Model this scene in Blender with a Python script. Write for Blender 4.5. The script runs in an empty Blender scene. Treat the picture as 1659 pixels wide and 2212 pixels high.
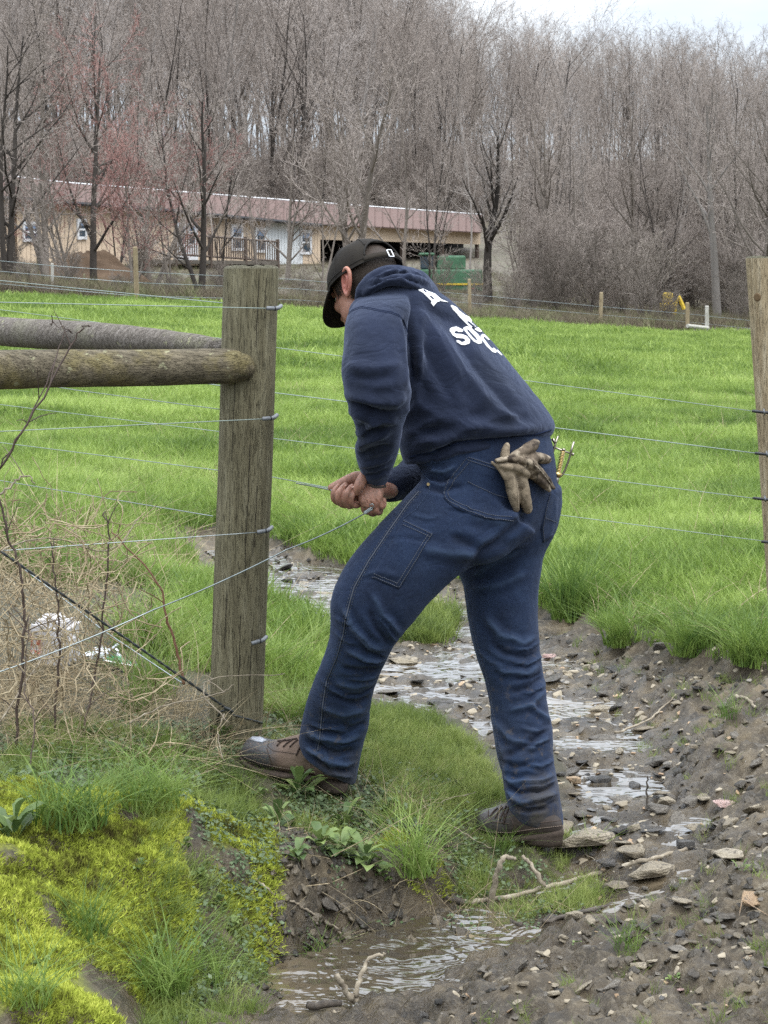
import bpy, bmesh, math, random
import numpy as np
from mathutils import Vector, Matrix
from mathutils.bvhtree import BVHTree

SC = bpy.context.scene
COL = SC.collection
random.seed(7)
R = math.radians
PI = math.pi

# ------------------------------------------------------------------ camera
EYE = 1.45                       # eye height above the mud at the man's rear boot
FPX = 4522.0                     # focal length in pixels of a 1659 x 2212 picture
HZ = 600.0                       # row of the horizon in that picture
PITCH = math.atan((1106 - HZ) / FPX)
cam_d = bpy.data.cameras.new('camera')
cam_d.sensor_fit = 'VERTICAL'
cam_d.sensor_height = 36.0
cam_d.lens = 36.0 * FPX / 2212.0
cam_d.clip_start = 0.1
cam_d.clip_end = 3000
cam_d.dof.use_dof = True
cam_d.dof.focus_distance = 5.3
cam_d.dof.aperture_fstop = 40
cam = bpy.data.objects.new('camera', cam_d)
COL.objects.link(cam)
cam.location = (0, 0, EYE)
cam.rotation_euler = (PI / 2 - PITCH, 0, 0)
SC.camera = cam

# ------------------------------------------------------------------ sky, sun, exposure
SUN_EL, SUN_AZ = R(64), R(-35)
world = bpy.data.worlds.new('World')
SC.world = world
world.use_nodes = True
nt = world.node_tree
nt.nodes.clear()
def wn(t, **k):
    n = nt.nodes.new(t)
    for a, b in k.items():
        setattr(n, a, b)
    return n
w_out = wn('ShaderNodeOutputWorld')
w_bg = wn('ShaderNodeBackground')
w_sky = wn('ShaderNodeTexSky', sky_type='NISHITA', sun_disc=False)
w_sky.sun_elevation = SUN_EL
w_sky.sun_rotation = SUN_AZ
w_geo = wn('ShaderNodeTexCoord')
w_map = wn('ShaderNodeMapping')
w_map.inputs['Scale'].default_value = (1.0, 1.0, 4.0)
w_noise = wn('ShaderNodeTexNoise')
w_noise.inputs['Scale'].default_value = 3.2
w_noise.inputs['Detail'].default_value = 6
w_noise.inputs['Roughness'].default_value = 0.55
w_ramp = wn('ShaderNodeValToRGB')                     # cloud sheet: slate-blue to white
w_ramp.color_ramp.elements[0].position = 0.34
w_ramp.color_ramp.elements[0].color = (5.2, 6.0, 7.1, 1)
w_ramp.color_ramp.elements[1].position = 0.68
w_ramp.color_ramp.elements[1].color = (8.2, 8.45, 8.8, 1)
w_sep = wn('ShaderNodeSeparateXYZ')
w_el = wn('ShaderNodeMapRange')                       # an overcast sky is about three times brighter overhead than at its edge
w_el.inputs['From Min'].default_value = 0.0
w_el.inputs['From Max'].default_value = 1.0
w_el.inputs['To Min'].default_value = 0.45
w_el.inputs['To Max'].default_value = 2.9
w_mul = wn('ShaderNodeVectorMath', operation='SCALE')
w_mix = wn('ShaderNodeMix', data_type='RGBA')
w_mix.inputs['Factor'].default_value = 0.9
L = nt.links.new
L(w_geo.outputs['Generated'], w_map.inputs['Vector'])
L(w_map.outputs['Vector'], w_noise.inputs['Vector'])
L(w_noise.outputs['Fac'], w_ramp.inputs['Fac'])
L(w_geo.outputs['Generated'], w_sep.inputs['Vector'])
L(w_sep.outputs['Z'], w_el.inputs['Value'])
L(w_ramp.outputs['Color'], w_mul.inputs[0])
L(w_el.outputs['Result'], w_mul.inputs['Scale'])
L(w_sky.outputs['Color'], w_mix.inputs['A'])
L(w_mul.outputs['Vector'], w_mix.inputs['B'])
L(w_mix.outputs['Result'], w_bg.inputs['Color'])
w_bg.inputs['Strength'].default_value = 0.1
L(w_bg.outputs['Background'], w_out.inputs['Surface'])

sun_d = bpy.data.lights.new('sun', 'SUN')
sun_d.energy = 1.2
sun_d.angle = R(40)
sun_d.color = (1.0, 0.97, 0.92)
sun = bpy.data.objects.new('sun', sun_d)
COL.objects.link(sun)
# light comes from high up, a little behind and to the left of the camera
sun.rotation_euler = Vector((-math.sin(SUN_AZ) * -1 * math.cos(SUN_EL), -math.cos(SUN_AZ) * -1 * math.cos(SUN_EL), -math.sin(SUN_EL))).to_track_quat('-Z', 'Y').to_euler()

SC.view_settings.view_transform = 'Standard'
SC.view_settings.look = 'None'
SC.view_settings.exposure = 1.0
SC.view_settings.gamma = 1.0
SC.view_settings.use_curve_mapping = False
SC.render.engine = 'CYCLES'
SC.cycles.max_bounces = 4
SC.cycles.diffuse_bounces = 2
SC.cycles.glossy_bounces = 2
SC.cycles.transmission_bounces = 2
SC.cycles.transparent_max_bounces = 8
SC.cycles.use_denoising = False

# ------------------------------------------------------------------ measuring helpers
CP, SP = math.cos(PITCH), math.sin(PITCH)
def ray(px, py):
    cx, cy = (px - 829.5) / FPX, -(py - 1106) / FPX
    return Vector((cx, CP + SP * cy, -SP + CP * cy))
def U(px, py, Y):
    """the place that measures (px, py) in the photograph and stands Y metres in front of the lens"""
    d = ray(px, py)
    t = Y / d.y
    return Vector((d.x * t, Y, EYE + d.z * t))
def G(px, py, z):
    d = ray(px, py)
    t = (z - EYE) / d.z
    return Vector((d.x * t, d.y * t, z))

# ------------------------------------------------------------------ noise
def _hash(ix, iy, iz, seed):
    with np.errstate(over='ignore'):
        h = (ix.astype(np.int64) * 374761393 + iy.astype(np.int64) * 668265263 + iz.astype(np.int64) * 2147483647 + seed * 974634777)
        h = (h ^ (h >> 13)) * 1274126177
        h = h ^ (h >> 16)
    return (h & 0xFFFFF).astype(np.float64) / 0xFFFFF
def vnoise(x, y, z=None, seed=0):
    x = np.asarray(x, float); y = np.asarray(y, float)
    z = np.zeros_like(x) if z is None else np.asarray(z, float)
    ix, iy, iz = np.floor(x), np.floor(y), np.floor(z)
    fx, fy, fz = x - ix, y - iy, z - iz
    fx, fy, fz = [f * f * f * (f * (f * 6 - 15) + 10) for f in (fx, fy, fz)]
    r = 0
    for a in (0, 1):
        for b in (0, 1):
            for c in (0, 1):
                w = (fx if a else 1 - fx) * (fy if b else 1 - fy) * (fz if c else 1 - fz)
                r = r + w * _hash(ix + a, iy + b, iz + c, seed)
    return r * 2 - 1
def fbm(x, y, z=None, octs=4, seed=0, gain=0.5, lac=2.03):
    x = np.asarray(x, float); y = np.asarray(y, float)
    z = np.zeros_like(x) if z is None else np.asarray(z, float)
    s, a, t = 0, 1.0, 0
    for o in range(octs):
        s = s + a * vnoise(x, y, z, seed + o * 17)
        t += a
        a *= gain
        x, y, z = x * lac + 3.1, y * lac + 1.7, z * lac + 5.3
    return s / t
def sstep(a, b, x):
    t = np.clip((x - a) / (b - a), 0, 1)
    return t * t * (3 - 2 * t)

# ------------------------------------------------------------------ object helpers
def tag(o, label=None, cat=None, group=None, kind=None):
    if label: o['label'] = label
    if cat: o['category'] = cat
    if group: o['group'] = group
    if kind: o['kind'] = kind
    return o
def empty(name, loc=(0, 0, 0), rz=0):
    o = bpy.data.objects.new(name, None)
    o.empty_display_size = 0.1
    COL.objects.link(o)
    o.location = loc
    o.rotation_euler = (0, 0, rz)
    return o
def link(name, me, mat=None, parent=None, smooth=False):
    """an object for a mesh whose coordinates are world ones (or local to an unmoved parent)"""
    if mat is not None and len(me.materials) == 0:
        for m in (mat if isinstance(mat, (list, tuple)) else [mat]):
            me.materials.append(m)
    if smooth:
        me.shade_smooth()
    o = bpy.data.objects.new(name, me)
    COL.objects.link(o)
    if parent is not None:
        o.parent = parent
        o.matrix_parent_inverse = Matrix.Translation(parent.location).inverted() if not parent.get('_local') else Matrix()
    return o
class MB:
    """gathers shapes that become ONE mesh"""
    def __init__(s):
        s.v, s.f, s.n = [], [], 0
    def add(s, vs, fs):
        vs = np.asarray(vs, float).reshape(-1, 3)
        s.v.append(vs)
        s.f.extend([tuple(int(i) + s.n for i in f) for f in fs])
        s.n += len(vs)
    def box(s, c, size, M=None):
        c = np.asarray(c, float); h = np.asarray(size, float) / 2
        vs = np.array([[x, y, z] for x in (-1, 1) for y in (-1, 1) for z in (-1, 1)]) * h
        if M is not None:
            vs = vs @ np.array(M.to_3x3()).T
        s.add(vs + c, [(0, 1, 3, 2), (4, 6, 7, 5), (0, 4, 5, 1), (2, 3, 7, 6), (0, 2, 6, 4), (1, 5, 7, 3)])
    def tube(s, pts, rad, seg=8, cap=True, flat=None):
        P = [Vector(p) for p in pts]
        n = len(P)
        rad = [rad] * n if np.isscalar(rad) else list(rad)
        rings = []
        T0 = (P[1] - P[0]).normalized()
        up = Vector((0, 0, 1)) if abs(T0.z) < 0.9 else Vector((1, 0, 0))
        a = T0.cross(up).normalized()
        for i in range(n):
            T = (P[min(i + 1, n - 1)] - P[max(i - 1, 0)])
            if T.length < 1e-9: T = T0
            T = T.normalized()
            a = (a - T * a.dot(T))
            a = a.normalized() if a.length > 1e-6 else T.orthogonal().normalized()
            b = T.cross(a)
            fl = 1.0 if flat is None else flat
            for k in range(seg):
                t = 2 * PI * k / seg
                rings.append(P[i] + (a * math.cos(t) + b * (math.sin(t) * fl)) * rad[i])
        fs = []
        for i in range(n - 1):
            for k in range(seg):
                k2 = (k + 1) % seg
                fs.append((i * seg + k, i * seg + k2, (i + 1) * seg + k2, (i + 1) * seg + k))
        if cap:
            fs.append(tuple(range(seg))[::-1])
            fs.append(tuple((n - 1) * seg + k for k in range(seg)))
        s.add([tuple(p) for p in rings], fs)
    def mesh(s, name):
        me = bpy.data.meshes.new(name)
        me.from_pydata(np.concatenate(s.v).tolist() if s.v else [], [], s.f)
        me.update()
        return me
    def build(s, name, mat=None, parent=None, smooth=False):
        return link(name, s.mesh(name), mat, parent, smooth)
def raw_mesh(name, V, F):
    """fast path: V (n,3), F (m,3) or (m,4) arrays"""
    V = np.ascontiguousarray(V, np.float32); F = np.ascontiguousarray(F, np.int32)
    k = F.shape[1]
    me = bpy.data.meshes.new(name)
    me.vertices.add(len(V)); me.vertices.foreach_set('co', V.ravel())
    me.loops.add(F.size); me.loops.foreach_set('vertex_index', F.ravel())
    me.polygons.add(len(F)); me.polygons.foreach_set('loop_start', np.arange(len(F), dtype=np.int32) * k)
    try:
        me.polygons.foreach_set('loop_total', np.full(len(F), k, np.int32))
    except Exception:
        pass
    me.update(calc_edges=True)
    return me
def set_attr(me, name, vals):
    vals = np.asarray(vals, np.float32)
    if vals.ndim == 1:
        at = me.attributes.new(name, 'FLOAT', 'POINT'); at.data.foreach_set('value', vals)
    else:
        at = me.attributes.new(name, 'FLOAT_VECTOR', 'POINT'); at.data.foreach_set('vector', vals.ravel())

# ------------------------------------------------------------------ material helper
class NM:
    """small wrapper that builds a Principled material with procedural inputs"""
    def __init__(s, name, color=(0.5, 0.5, 0.5), rough=0.7, metal=0.0, spec=0.4):
        s.m = bpy.data.materials.new(name)
        s.m.use_nodes = True
        s.t = s.m.node_tree
        s.b = s.t.nodes['Principled BSDF']
        s.out = s.t.nodes['Material Output']
        s.set('Base Color', (*color, 1)); s.set('Roughness', rough); s.set('Metallic', metal); s.set('Specular IOR Level', spec)
    def n(s, t, ins=None, **k):
        n = s.t.nodes.new(t)
        for a, b in k.items(): setattr(n, a, b)
        for a, b in (ins or {}).items():
            if hasattr(b, 'is_linked') or isinstance(b, bpy.types.NodeSocket):
                s.t.links.new(b, n.inputs[a])
            else:
                n.inputs[a].default_value = b
        return n
    def set(s, i, v):
        if isinstance(v, bpy.types.NodeSocket): s.t.links.new(v, s.b.inputs[i])
        else: s.b.inputs[i].default_value = v
    def coord(s, which='Object', scale=(1, 1, 1), rot=(0, 0, 0)):
        c = s.n('ShaderNodeTexCoord')
        return s.n('ShaderNodeMapping', {'Vector': c.outputs[which], 'Scale': scale, 'Rotation': rot}).outputs['Vector']
    def noise(s, scale=5, detail=4, rough=0.55, vec=None, dist=0.0):
        ins = {'Scale': scale, 'Detail': detail, 'Roughness': rough, 'Distortion': dist}
        if vec is not None: ins['Vector'] = vec
        return s.n('ShaderNodeTexNoise', ins).outputs['Fac']
    def ramp(s, fac, stops):
        r = s.n('ShaderNodeValToRGB', {'Fac': fac})
        cr = r.color_ramp
        while len(cr.elements) < len(stops): cr.elements.new(0.5)
        for e, (p, c) in zip(cr.elements, stops):
            e.position = p
            e.color = (*c, 1) if len(c) == 3 else c
        return r.outputs['Color']
    def gray(s, fac, a, b, lo=0.0, hi=1.0):
        return s.n('ShaderNodeMapRange', {'Value': fac, 'From Min': a, 'From Max': b, 'To Min': lo, 'To Max': hi}).outputs['Result']
    def mix(s, fac, a, b, mode='MIX'):
        n = s.n('ShaderNodeMix', data_type='RGBA', blend_type=mode)
        for sock, v in ((n.inputs['Factor'], fac), (n.inputs['A'], a), (n.inputs['B'], b)):
            if isinstance(v, bpy.types.NodeSocket): s.t.links.new(v, sock)
            else: sock.default_value = v if np.isscalar(v) else ((*v, 1) if len(v) == 3 else v)
        return n.outputs['Result']
    def math(s, op, a, b=0.0):
        n = s.n('ShaderNodeMath', operation=op)
        for i, v in ((0, a), (1, b)):
            if isinstance(v, bpy.types.NodeSocket): s.t.links.new(v, n.inputs[i])
            else: n.inputs[i].default_value = v
        return n.outputs[0]
    def attr(s, name):
        return s.n('ShaderNodeAttribute', attribute_name=name).outputs['Fac']
    def bump(s, h, strength=0.5, dist=0.01):
        n = s.n('ShaderNodeBump', {'Height': h, 'Strength': strength, 'Distance': dist})
        s.set('Normal', n.outputs['Normal'])
        return n
    def rnd(s):
        return s.n('ShaderNodeObjectInfo').outputs['Random']
def leafy(nm, col, trans=0.35):
    """adds light shining through to a thin leaf or blade"""
    tr = nm.n('ShaderNodeBsdfTranslucent')
    if isinstance(col, bpy.types.NodeSocket): nm.t.links.new(col, tr.inputs['Color'])
    else: tr.inputs['Color'].default_value = (*col, 1)
    mx = nm.n('ShaderNodeMixShader', {'Fac': trans})
    nm.t.links.new(nm.b.outputs[0], mx.inputs[1]); nm.t.links.new(tr.outputs[0], mx.inputs[2])
    nm.t.links.new(mx.outputs[0], nm.out.inputs['Surface'])
# ================================================================== GROUND
def tps_fit(P, z, lam=1e-4):
    P = np.asarray(P, float); z = np.asarray(z, float); n = len(P)
    d = np.linalg.norm(P[:, None] - P[None], axis=2)
    K = np.where(d > 0, d * d * np.log(d + 1e-12), 0) + lam * np.eye(n)
    Q = np.hstack([np.ones((n, 1)), P])
    A = np.block([[K, Q], [Q.T, np.zeros((3, 3))]])
    s = np.linalg.solve(A, np.concatenate([z, np.zeros(3)]))
    def f(x, y):
        x = np.asarray(x, float); y = np.asarray(y, float)
        r = s[n] + s[n + 1] * x + s[n + 2] * y
        for i in range(n):
            d2 = (x - P[i, 0]) ** 2 + (y - P[i, 1]) ** 2
            r = r + s[i] * 0.5 * d2 * np.log(d2 + 1e-12)
        return r
    return f
def poly_sd(poly, x, y):
    """signed distance to a polygon, negative inside"""
    x = np.asarray(x, float); y = np.asarray(y, float)
    d = np.full(x.shape, 1e9); ins = np.zeros(x.shape, bool)
    n = len(poly)
    for i in range(n):
        x0, y0 = poly[i]; x1, y1 = poly[(i + 1) % n]
        ex, ey = x1 - x0, y1 - y0
        t = np.clip(((x - x0) * ex + (y - y0) * ey) / (ex * ex + ey * ey + 1e-12), 0, 1)
        d = np.minimum(d, (x - x0 - t * ex) ** 2 + (y - y0 - t * ey) ** 2)
        c = ((y0 > y) != (y1 > y)) & (x < ex * (y - y0) / (ey + 1e-18 * (ey == 0)) + x0)
        ins ^= c
    d = np.sqrt(d)
    return np.where(ins, -d, d)
def gpoly(pts, z):
    return [(G(a, b, z)[0], G(a, b, z)[1]) for a, b in pts]
def gp(pts):
    P, Z = [], []
    for a, b, z in pts:
        g = G(a, b, z); P.append((g.x, g.y)); Z.append(z)
    return P, Z

# the muddy run: foot of the left bank, then up its left side, round the back and down the right side
LOW = [tuple(G(a, b, z)[:2]) for a, b, z in (
    (330, 2420, -.06), (440, 2230, -.06), (560, 2130, -.06), (650, 2050, -.06), (770, 2005, -.06), (900, 1962, -.05), (990, 1935, -.04), (1075, 1905, -.02),
    (1170, 1870, 0), (1235, 1810, .02), (1218, 1740, .03), (1190, 1670, .04), (1120, 1650, .05), (1050, 1640, .05), (990, 1600, .06), (900, 1570, .06), (800, 1545, .07),
    (725, 1470, .08), (692, 1395, .08), (610, 1345, .1), (555, 1310, .1), (455, 1295, .11), (405, 1225, .12), (365, 1178, .12), (480, 1165, .12), (610, 1192, .11),
    (740, 1225, .11), (880, 1245, .11), (1030, 1275, .11), (1160, 1335, .11), (1240, 1350, .11), (1310, 1395, .11), (1430, 1435, .13), (1560, 1458, .15), (1670, 1488, .16), (1900, 1530, .16),
    (2500, 1650, .16), (2600, 2600, .1), (1600, 3000, 0), (700, 3000, -.05))]
_p, _z = gp([(600, 2180, -.1), (850, 2080, -.1), (1040, 2000, -.085), (1180, 1945, -.07), (1290, 1905, -.05), (1400, 1845, 0.0), (1300, 1760, .008), (1270, 1690, .015), (1250, 1600, .028),
             (1000, 1500, .05), (900, 1420, .062), (700, 1250, .085), (400, 1200, .11), (1500, 2000, .035), (1400, 2150, .03), (1130, 2130, .015), (900, 2212, -.01), (1600, 2200, .06),
             (1620, 1800, .1), (1500, 1640, .12), (1620, 1550, .16), (1400, 1480, .11), (1200, 1400, .1), (1450, 1740, .05), (1300, 2000, .02), (1750, 1900, .12), (560, 2150, -.06), (780, 2020, -.07), (950, 1960, -.05)])
_p += [(2.2, 4.5), (2.4, 7), (0.5, 3), (-.6, 3.3), (2, 2.5)]; _z += [.12, .2, .02, -.1, .05]
f_low = tps_fit(_p, _z)
_p, _z = gp([(0, 1770, .22), (0, 1900, .2), (100, 2000, .14), (0, 2120, .1), (200, 2212, .03), (300, 2100, .05), (400, 1950, .11), (450, 1850, .17), (300, 1800, .21), (560, 1800, .16),
             (700, 1780, .105), (720, 1709, .138), (760, 1700, .135), (680, 1690, .15), (600, 1700, .17), (640, 1660, .19), (530, 1655, .205), (508, 1595, .23), (200, 1600, .26), (0, 1500, .3), (300, 1400, .26), (450, 1400, .2), (850, 1800, .1),
             (950, 1700, .11), (1050, 1790, .055), (1130, 1822, .045), (850, 1620, .13), (620, 1450, .16), (300, 1200, .2), (0, 1150, .3), (1230, 1300, .17), (1500, 1400, .2), (1659, 1400, .24),
             (1000, 1100, .18), (500, 1050, .22), (1600, 1100, .2), (560, 2080, .0), (880, 1880, .06), (1190, 1840, .03)])
_p += [(-2, 4), (-2, 8), (2.5, 8), (2.5, 5), (-2, 3), (2, 3), (0, 3), (-3, 12), (3, 13), (0, 14)]; _z += [.3, .4, .28, .25, .1, .1, -.02, .35, .2, .2]
f_high = tps_fit(_p, _z)
def f_far(x, y):
    prof = np.interp(y, [0, 8, 14, 30, 60, 75, 95, 130, 200, 300, 600, 1500], [.15, .17, .2, .26, .33, .35, 1.3, 3.4, 10, 18, 28, 40])
    tilt = np.interp(y, [0, 8, 20, 40, 60, 100, 140, 220], [0.0, .01, .03, .06, .09, .075, .03, 0])
    return prof - tilt * np.clip(x, -60, 40)
MOSS0 = [tuple(G(a, b, .16)[:2]) for a, b in ((-300, 1750), (0, 1765), (300, 1745), (540, 1745), (600, 1800), (540, 1900), (430, 1960), (380, 2060), (330, 2260), (50, 2300), (-300, 2300))]
WET = [tuple(G(a, b, .06)[:2]) for a, b in ((770, 1440), (830, 1390), (960, 1360), (1080, 1375), (1250, 1440), (1390, 1540), (1470, 1660), (1510, 1780), (1500, 1850), (1380, 1880), (1300, 1900), (1225, 1800), (1205, 1720), (1130, 1650), (1020, 1612), (900, 1560), (800, 1540))]
WET2 = [tuple(G(a, b, .09)[:2]) for a, b in ((560, 1215), (740, 1235), (800, 1300), (800, 1380), (700, 1370), (600, 1330), (560, 1290))]
PADS = [([(-.42, 5.1), (-.06, 4.98), (-.04, 5.33), (-.14, 5.36), (-.36, 5.46), (-.44, 5.44)], (-.36, .176, -.11, .124), 5.34),
        ([(.2, 4.95), (.46, 4.95), (.46, 5.22), (.24, 5.3), (.19, 5.28)], (.24, .03, .42, .028), 5.2)]
def mud_sd(x, y):
    j = 0.07 * fbm(x * 3.1, y * 2.4, octs=3, seed=5) + 0.03 * vnoise(x * 14, y * 11, seed=9)
    return poly_sd(LOW, x, y) + j
def water_z(x, y):
    return f_water(x, y)
_p, _z = gp([(600, 2212, -.052), (850, 2100, -.052), (1050, 2000, -.05), (1250, 1925, -.046), (1400, 1862, .004), (1300, 1760, .02), (1250, 1600, .034), (1000, 1490, .056), (880, 1420, .066), (700, 1250, .086), (400, 1200, .108), (1330, 1815, .013)])
_q, _y = gp([(1110, 1652, .046), (1190, 1700, .03), (960, 1590, .058), (820, 1550, .066), (560, 1310, .1), (1400, 1500, .06), (1450, 1700, .03)]); _p += _q; _z += _y
_p += [(-.5, 3.4), (1.2, 4.2)]; _z += [-.055, -.03]
f_water = tps_fit(_p, _z, 1e-3)
def height(x, y, full=False):
    x = np.asarray(x, float); y = np.asarray(y, float)
    sh = x.shape
    x = x.ravel(); y = y.ravel()
    near = (y < 22) & (y > 1) & (np.abs(x) < 7)
    z = f_far(x, np.maximum(y, 0))
    m = np.zeros_like(x)
    xn, yn = x[near], y[near]
    if len(xn):
        sd = mud_sd(xn, yn)
        wlow = sstep(0.055, -0.05, sd)
        k = sstep(11, 20, yn); k = np.maximum(k, sstep(3, 6, np.abs(xn)))
        hi = f_high(xn, yn)
        hi = hi + 0.018 * fbm(xn * 4, yn * 4, octs=3, seed=21) + 0.008 * fbm(xn * 17, yn * 17, octs=2, seed=22)
        cush = sstep(.08, -.08, poly_sd(MOSS0, xn, yn)) if len(xn) else 0
        hi = hi + .065 * sstep(.0, -.24, poly_sd(MOSS0, xn, yn)) + cush * (.03 * fbm(xn * 5, yn * 5, octs=3, seed=61) + .045 * np.abs(vnoise(xn * 4 + yn * 2, yn * 7 - xn * 3, seed=62)) - .02)
        hi = hi * (1 - k) + z[near] * k
        for poly, (xa, za, xb, zb), yc in PADS:                      # trodden flat under the boots
            t = np.clip((xn - xa) / (xb - xa), -.2, 1.2)
            pz = za + (zb - za) * t + (yn - yc) * .27 + .006 * fbm(xn * 20, yn * 20, octs=2, seed=71)
            wgt = sstep(.09, 0, poly_sd(poly, xn, yn))
            hi = hi + (np.minimum(hi, pz) - hi) * wgt
        lo = f_low(xn, yn)
        lump = fbm(xn * 5, yn * 5, octs=3, seed=31)
        clod = np.abs(vnoise(xn * 16, yn * 16, seed=33)) * 0.6 + np.abs(vnoise(xn * 36, yn * 36, seed=34)) * 0.4
        ww = f_water(xn, yn) + .02 * sstep(4.95, 5.5, yn)
        wet = np.maximum(sstep(.1, -.08, poly_sd(WET, xn, yn) + .05 * lump), .8 * sstep(.1, -.1, poly_sd(WET2, xn, yn) + .05 * lump))
        flat_ = ww - .008 + .034 * fbm(xn * 3.2, yn * 5.5, octs=3, seed=36) + .016 * lump
        lo = lo * (1 - wet) + flat_ * wet
        tram = sstep(0.0, 0.5, f_low(xn, yn) - f_water(xn, yn) + 0.02 * lump + .02)
        lo = lo + (1 - wet) * (0.042 * lump + .02 * np.abs(vnoise(xn * 8, yn * 8, seed=38))) + (0.05 + .035 * tram) * (1 - .35 * wet) * (clod - 0.28) + 0.009 * fbm(xn * 55, yn * 55, octs=2, seed=35)
        edge = np.exp(-(sd / 0.08) ** 2)
        zz = hi * (1 - wlow) + lo * wlow + edge * 0.032 * fbm(xn * 19, yn * 19, octs=4, seed=41, gain=.6)
        z[near] = zz
        m[near] = wlow
    if full:
        return z.reshape(sh), m.reshape(sh)
    return z.reshape(sh)
MOSS = gpoly([(-300, 1750), (0, 1765), (150, 1790), (300, 1745), (420, 1725), (540, 1745), (600, 1800), (590, 1870), (540, 1900), (420, 1830), (380, 1870), (420, 1960), (380, 2030), (260, 2010), (150, 2030),
              (190, 2090), (280, 2160), (330, 2260), (150, 2300), (50, 2200), (-300, 2300)], .16)
# one sheet, finer where it is near
ys = [-60, -40, -25, -15, -8, -4, -1, 1, 2, 2.6, 3.0]
y = 3.3
while y < 12: ys.append(y); y *= 1.0028
while y < 75: ys.append(y); y *= 1.011
while y < 1600: ys.append(y); y *= 1.035
ys = np.array(ys)
ss = list(np.arange(0, .235, .0028))
s_ = ss[-1]; ds = .0035
while s_ < 14: s_ += ds; ds *= 1.22; ss.append(s_)
ss = np.array(sorted([-a for a in ss[1:]] + ss))
wid = np.where(ys < 2.6, 2.6 + .35 * (2.6 - ys), ys)
wid = np.minimum(wid, 120 + (wid - 120) * .1 * (wid > 120))
X = ss[None, :] * wid[:, None]; Y = np.repeat(ys[:, None], len(ss), 1)
Z, M = height(X, Y, True)
nr, nc = X.shape
idx = np.arange(nr * nc).reshape(nr, nc)
F = np.stack([idx[:-1, :-1], idx[:-1, 1:], idx[1:, 1:], idx[1:, :-1]], -1).reshape(-1, 4)
gme = raw_mesh('ground', np.stack([X, Y, Z], -1).reshape(-1, 3), F)
gme.shade_smooth()
xr, yr = X.ravel(), Y.ravel()
moss_sd = poly_sd(MOSS, xr, yr)
ZX = np.gradient(Z, axis=1) / (np.gradient(X, axis=1) + 1e-9); ZY = np.gradient(Z, axis=0) / (np.gradient(Y, axis=0) + 1e-9)
steep = sstep(.45, .9, np.hypot(ZX, ZY)) * (Y < 12) * (Y > 3)
M = np.maximum(M, steep)
set_attr(gme, 'mud', M.ravel())
set_attr(gme, 'moss', sstep(.04, -.04, moss_sd + .08 * fbm(xr * 6, yr * 6, octs=3, seed=3)) * (1 - M.ravel()))
far_soil = sstep(-1, 2, yr - (63 + xr * 1.25))
set_attr(gme, 'wood', far_soil)
set_attr(gme, 'wet', np.maximum(sstep(.22, -.05, poly_sd(WET, xr, yr)), np.maximum(.8 * sstep(.15, -.1, poly_sd(WET2, xr, yr)), sstep(.1, .0, np.abs(Z.ravel() + .05) - .03) * (yr < 5.2))) * M.ravel())

nm = NM('soil_and_mud', rough=0.9)
v = nm.coord('Object')
n1 = nm.noise(9, 8, .62, v); n2 = nm.noise(70, 6, .65, v); n3 = nm.noise(2.2, 3, .5, v)
mudc = nm.ramp(n1, [(.3, (.018, .0135, .0075)), (.5, (.06, .0435, .023)), (.7, (.15, .115, .066))])
mudc = nm.mix(nm.gray(n2, .5, .8), mudc, (.175, .143, .095))
soil = nm.ramp(n1, [(.3, (.034, .032, .016)), (.6, (.058, .054, .026)), (.8, (.085, .072, .04))])
mossc = nm.ramp(n2, [(.3, (.05, .05, .012)), (.55, (.16, .17, .02)), (.75, (.28, .27, .03))])
woodc = nm.ramp(n3, [(.35, (.085, .075, .045)), (.55, (.13, .105, .075)), (.7, (.07, .09, .03))])
c = nm.mix(nm.attr('moss'), soil, mossc)
c = nm.mix(nm.attr('wood'), c, woodc)
c = nm.mix(nm.attr('mud'), c, mudc)
wa = nm.attr('wet')
c = nm.mix(nm.math('MULTIPLY', wa, .5), c, nm.mix(1.0, c, (.5, .47, .44), 'MULTIPLY'))
nm.set('Base Color', c)
wet = nm.math('MAXIMUM', nm.gray(nm.noise(3.0, 4, .6, v), .42, .62, 0, .75), wa)
rg = nm.mix(nm.math('MULTIPLY', nm.attr('mud'), wet), (.75, .75, .75), (.16, .16, .16))
nm.set('Roughness', rg)
nm.set('Specular IOR Level', .5)
nm.bump(nm.math('ADD', n2, nm.math('MULTIPLY', nm.noise(240, 4, .6, v), .5)), .8, .012)
ground = link('ground', gme, nm.m)
tag(ground, kind='structure')
GB = BVHTree.FromObject(ground, bpy.context.evaluated_depsgraph_get())
def hz(x, y):
    h = GB.ray_cast(Vector((x, y, 300)), Vector((0, 0, -1)))
    return h[0].z if h[0] is not None else float(f_far(np.array([x]), np.array([y]))[0])
def onground(px, py):
    """the point of the ground that measures (px, py)"""
    return GB.ray_cast(Vector((0, 0, EYE)), ray(px, py).normalized())[0]

# ------------------------------------------------------------------ water lying in the run
ch = [tuple(G(a, b, 0)[:2]) for a, b in ((500, 2330), (520, 2150), (620, 2050), (800, 1985), (1000, 1930), (1130, 1895), (1225, 1865), (1235, 1800), (1205, 1740), (1180, 1650), (1060, 1620), (900, 1560), (790, 1530), (700, 1390), (560, 1300), (380, 1200), (600, 1190), (800, 1250), (1000, 1300), (1080, 1370), (1250, 1420), (1400, 1480), (1480, 1600), (1480, 1720), (1530, 1830), (1450, 1880), (1300, 1960), (1150, 2010), (950, 2110), (760, 2240), (700, 2400))]
xs = np.arange(-1.9, 1.6, .016); yv = np.arange(3.3, 11.4, .02)
X, Y = np.meshgrid(xs, yv)
sd = poly_sd(ch, X, Y)
rip = 0.0012 * fbm(X * 16, Y * 13, octs=2, seed=51)
Zw = f_water(X, Y) + rip + .02 * sstep(4.95, 5.5, Y)
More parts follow.
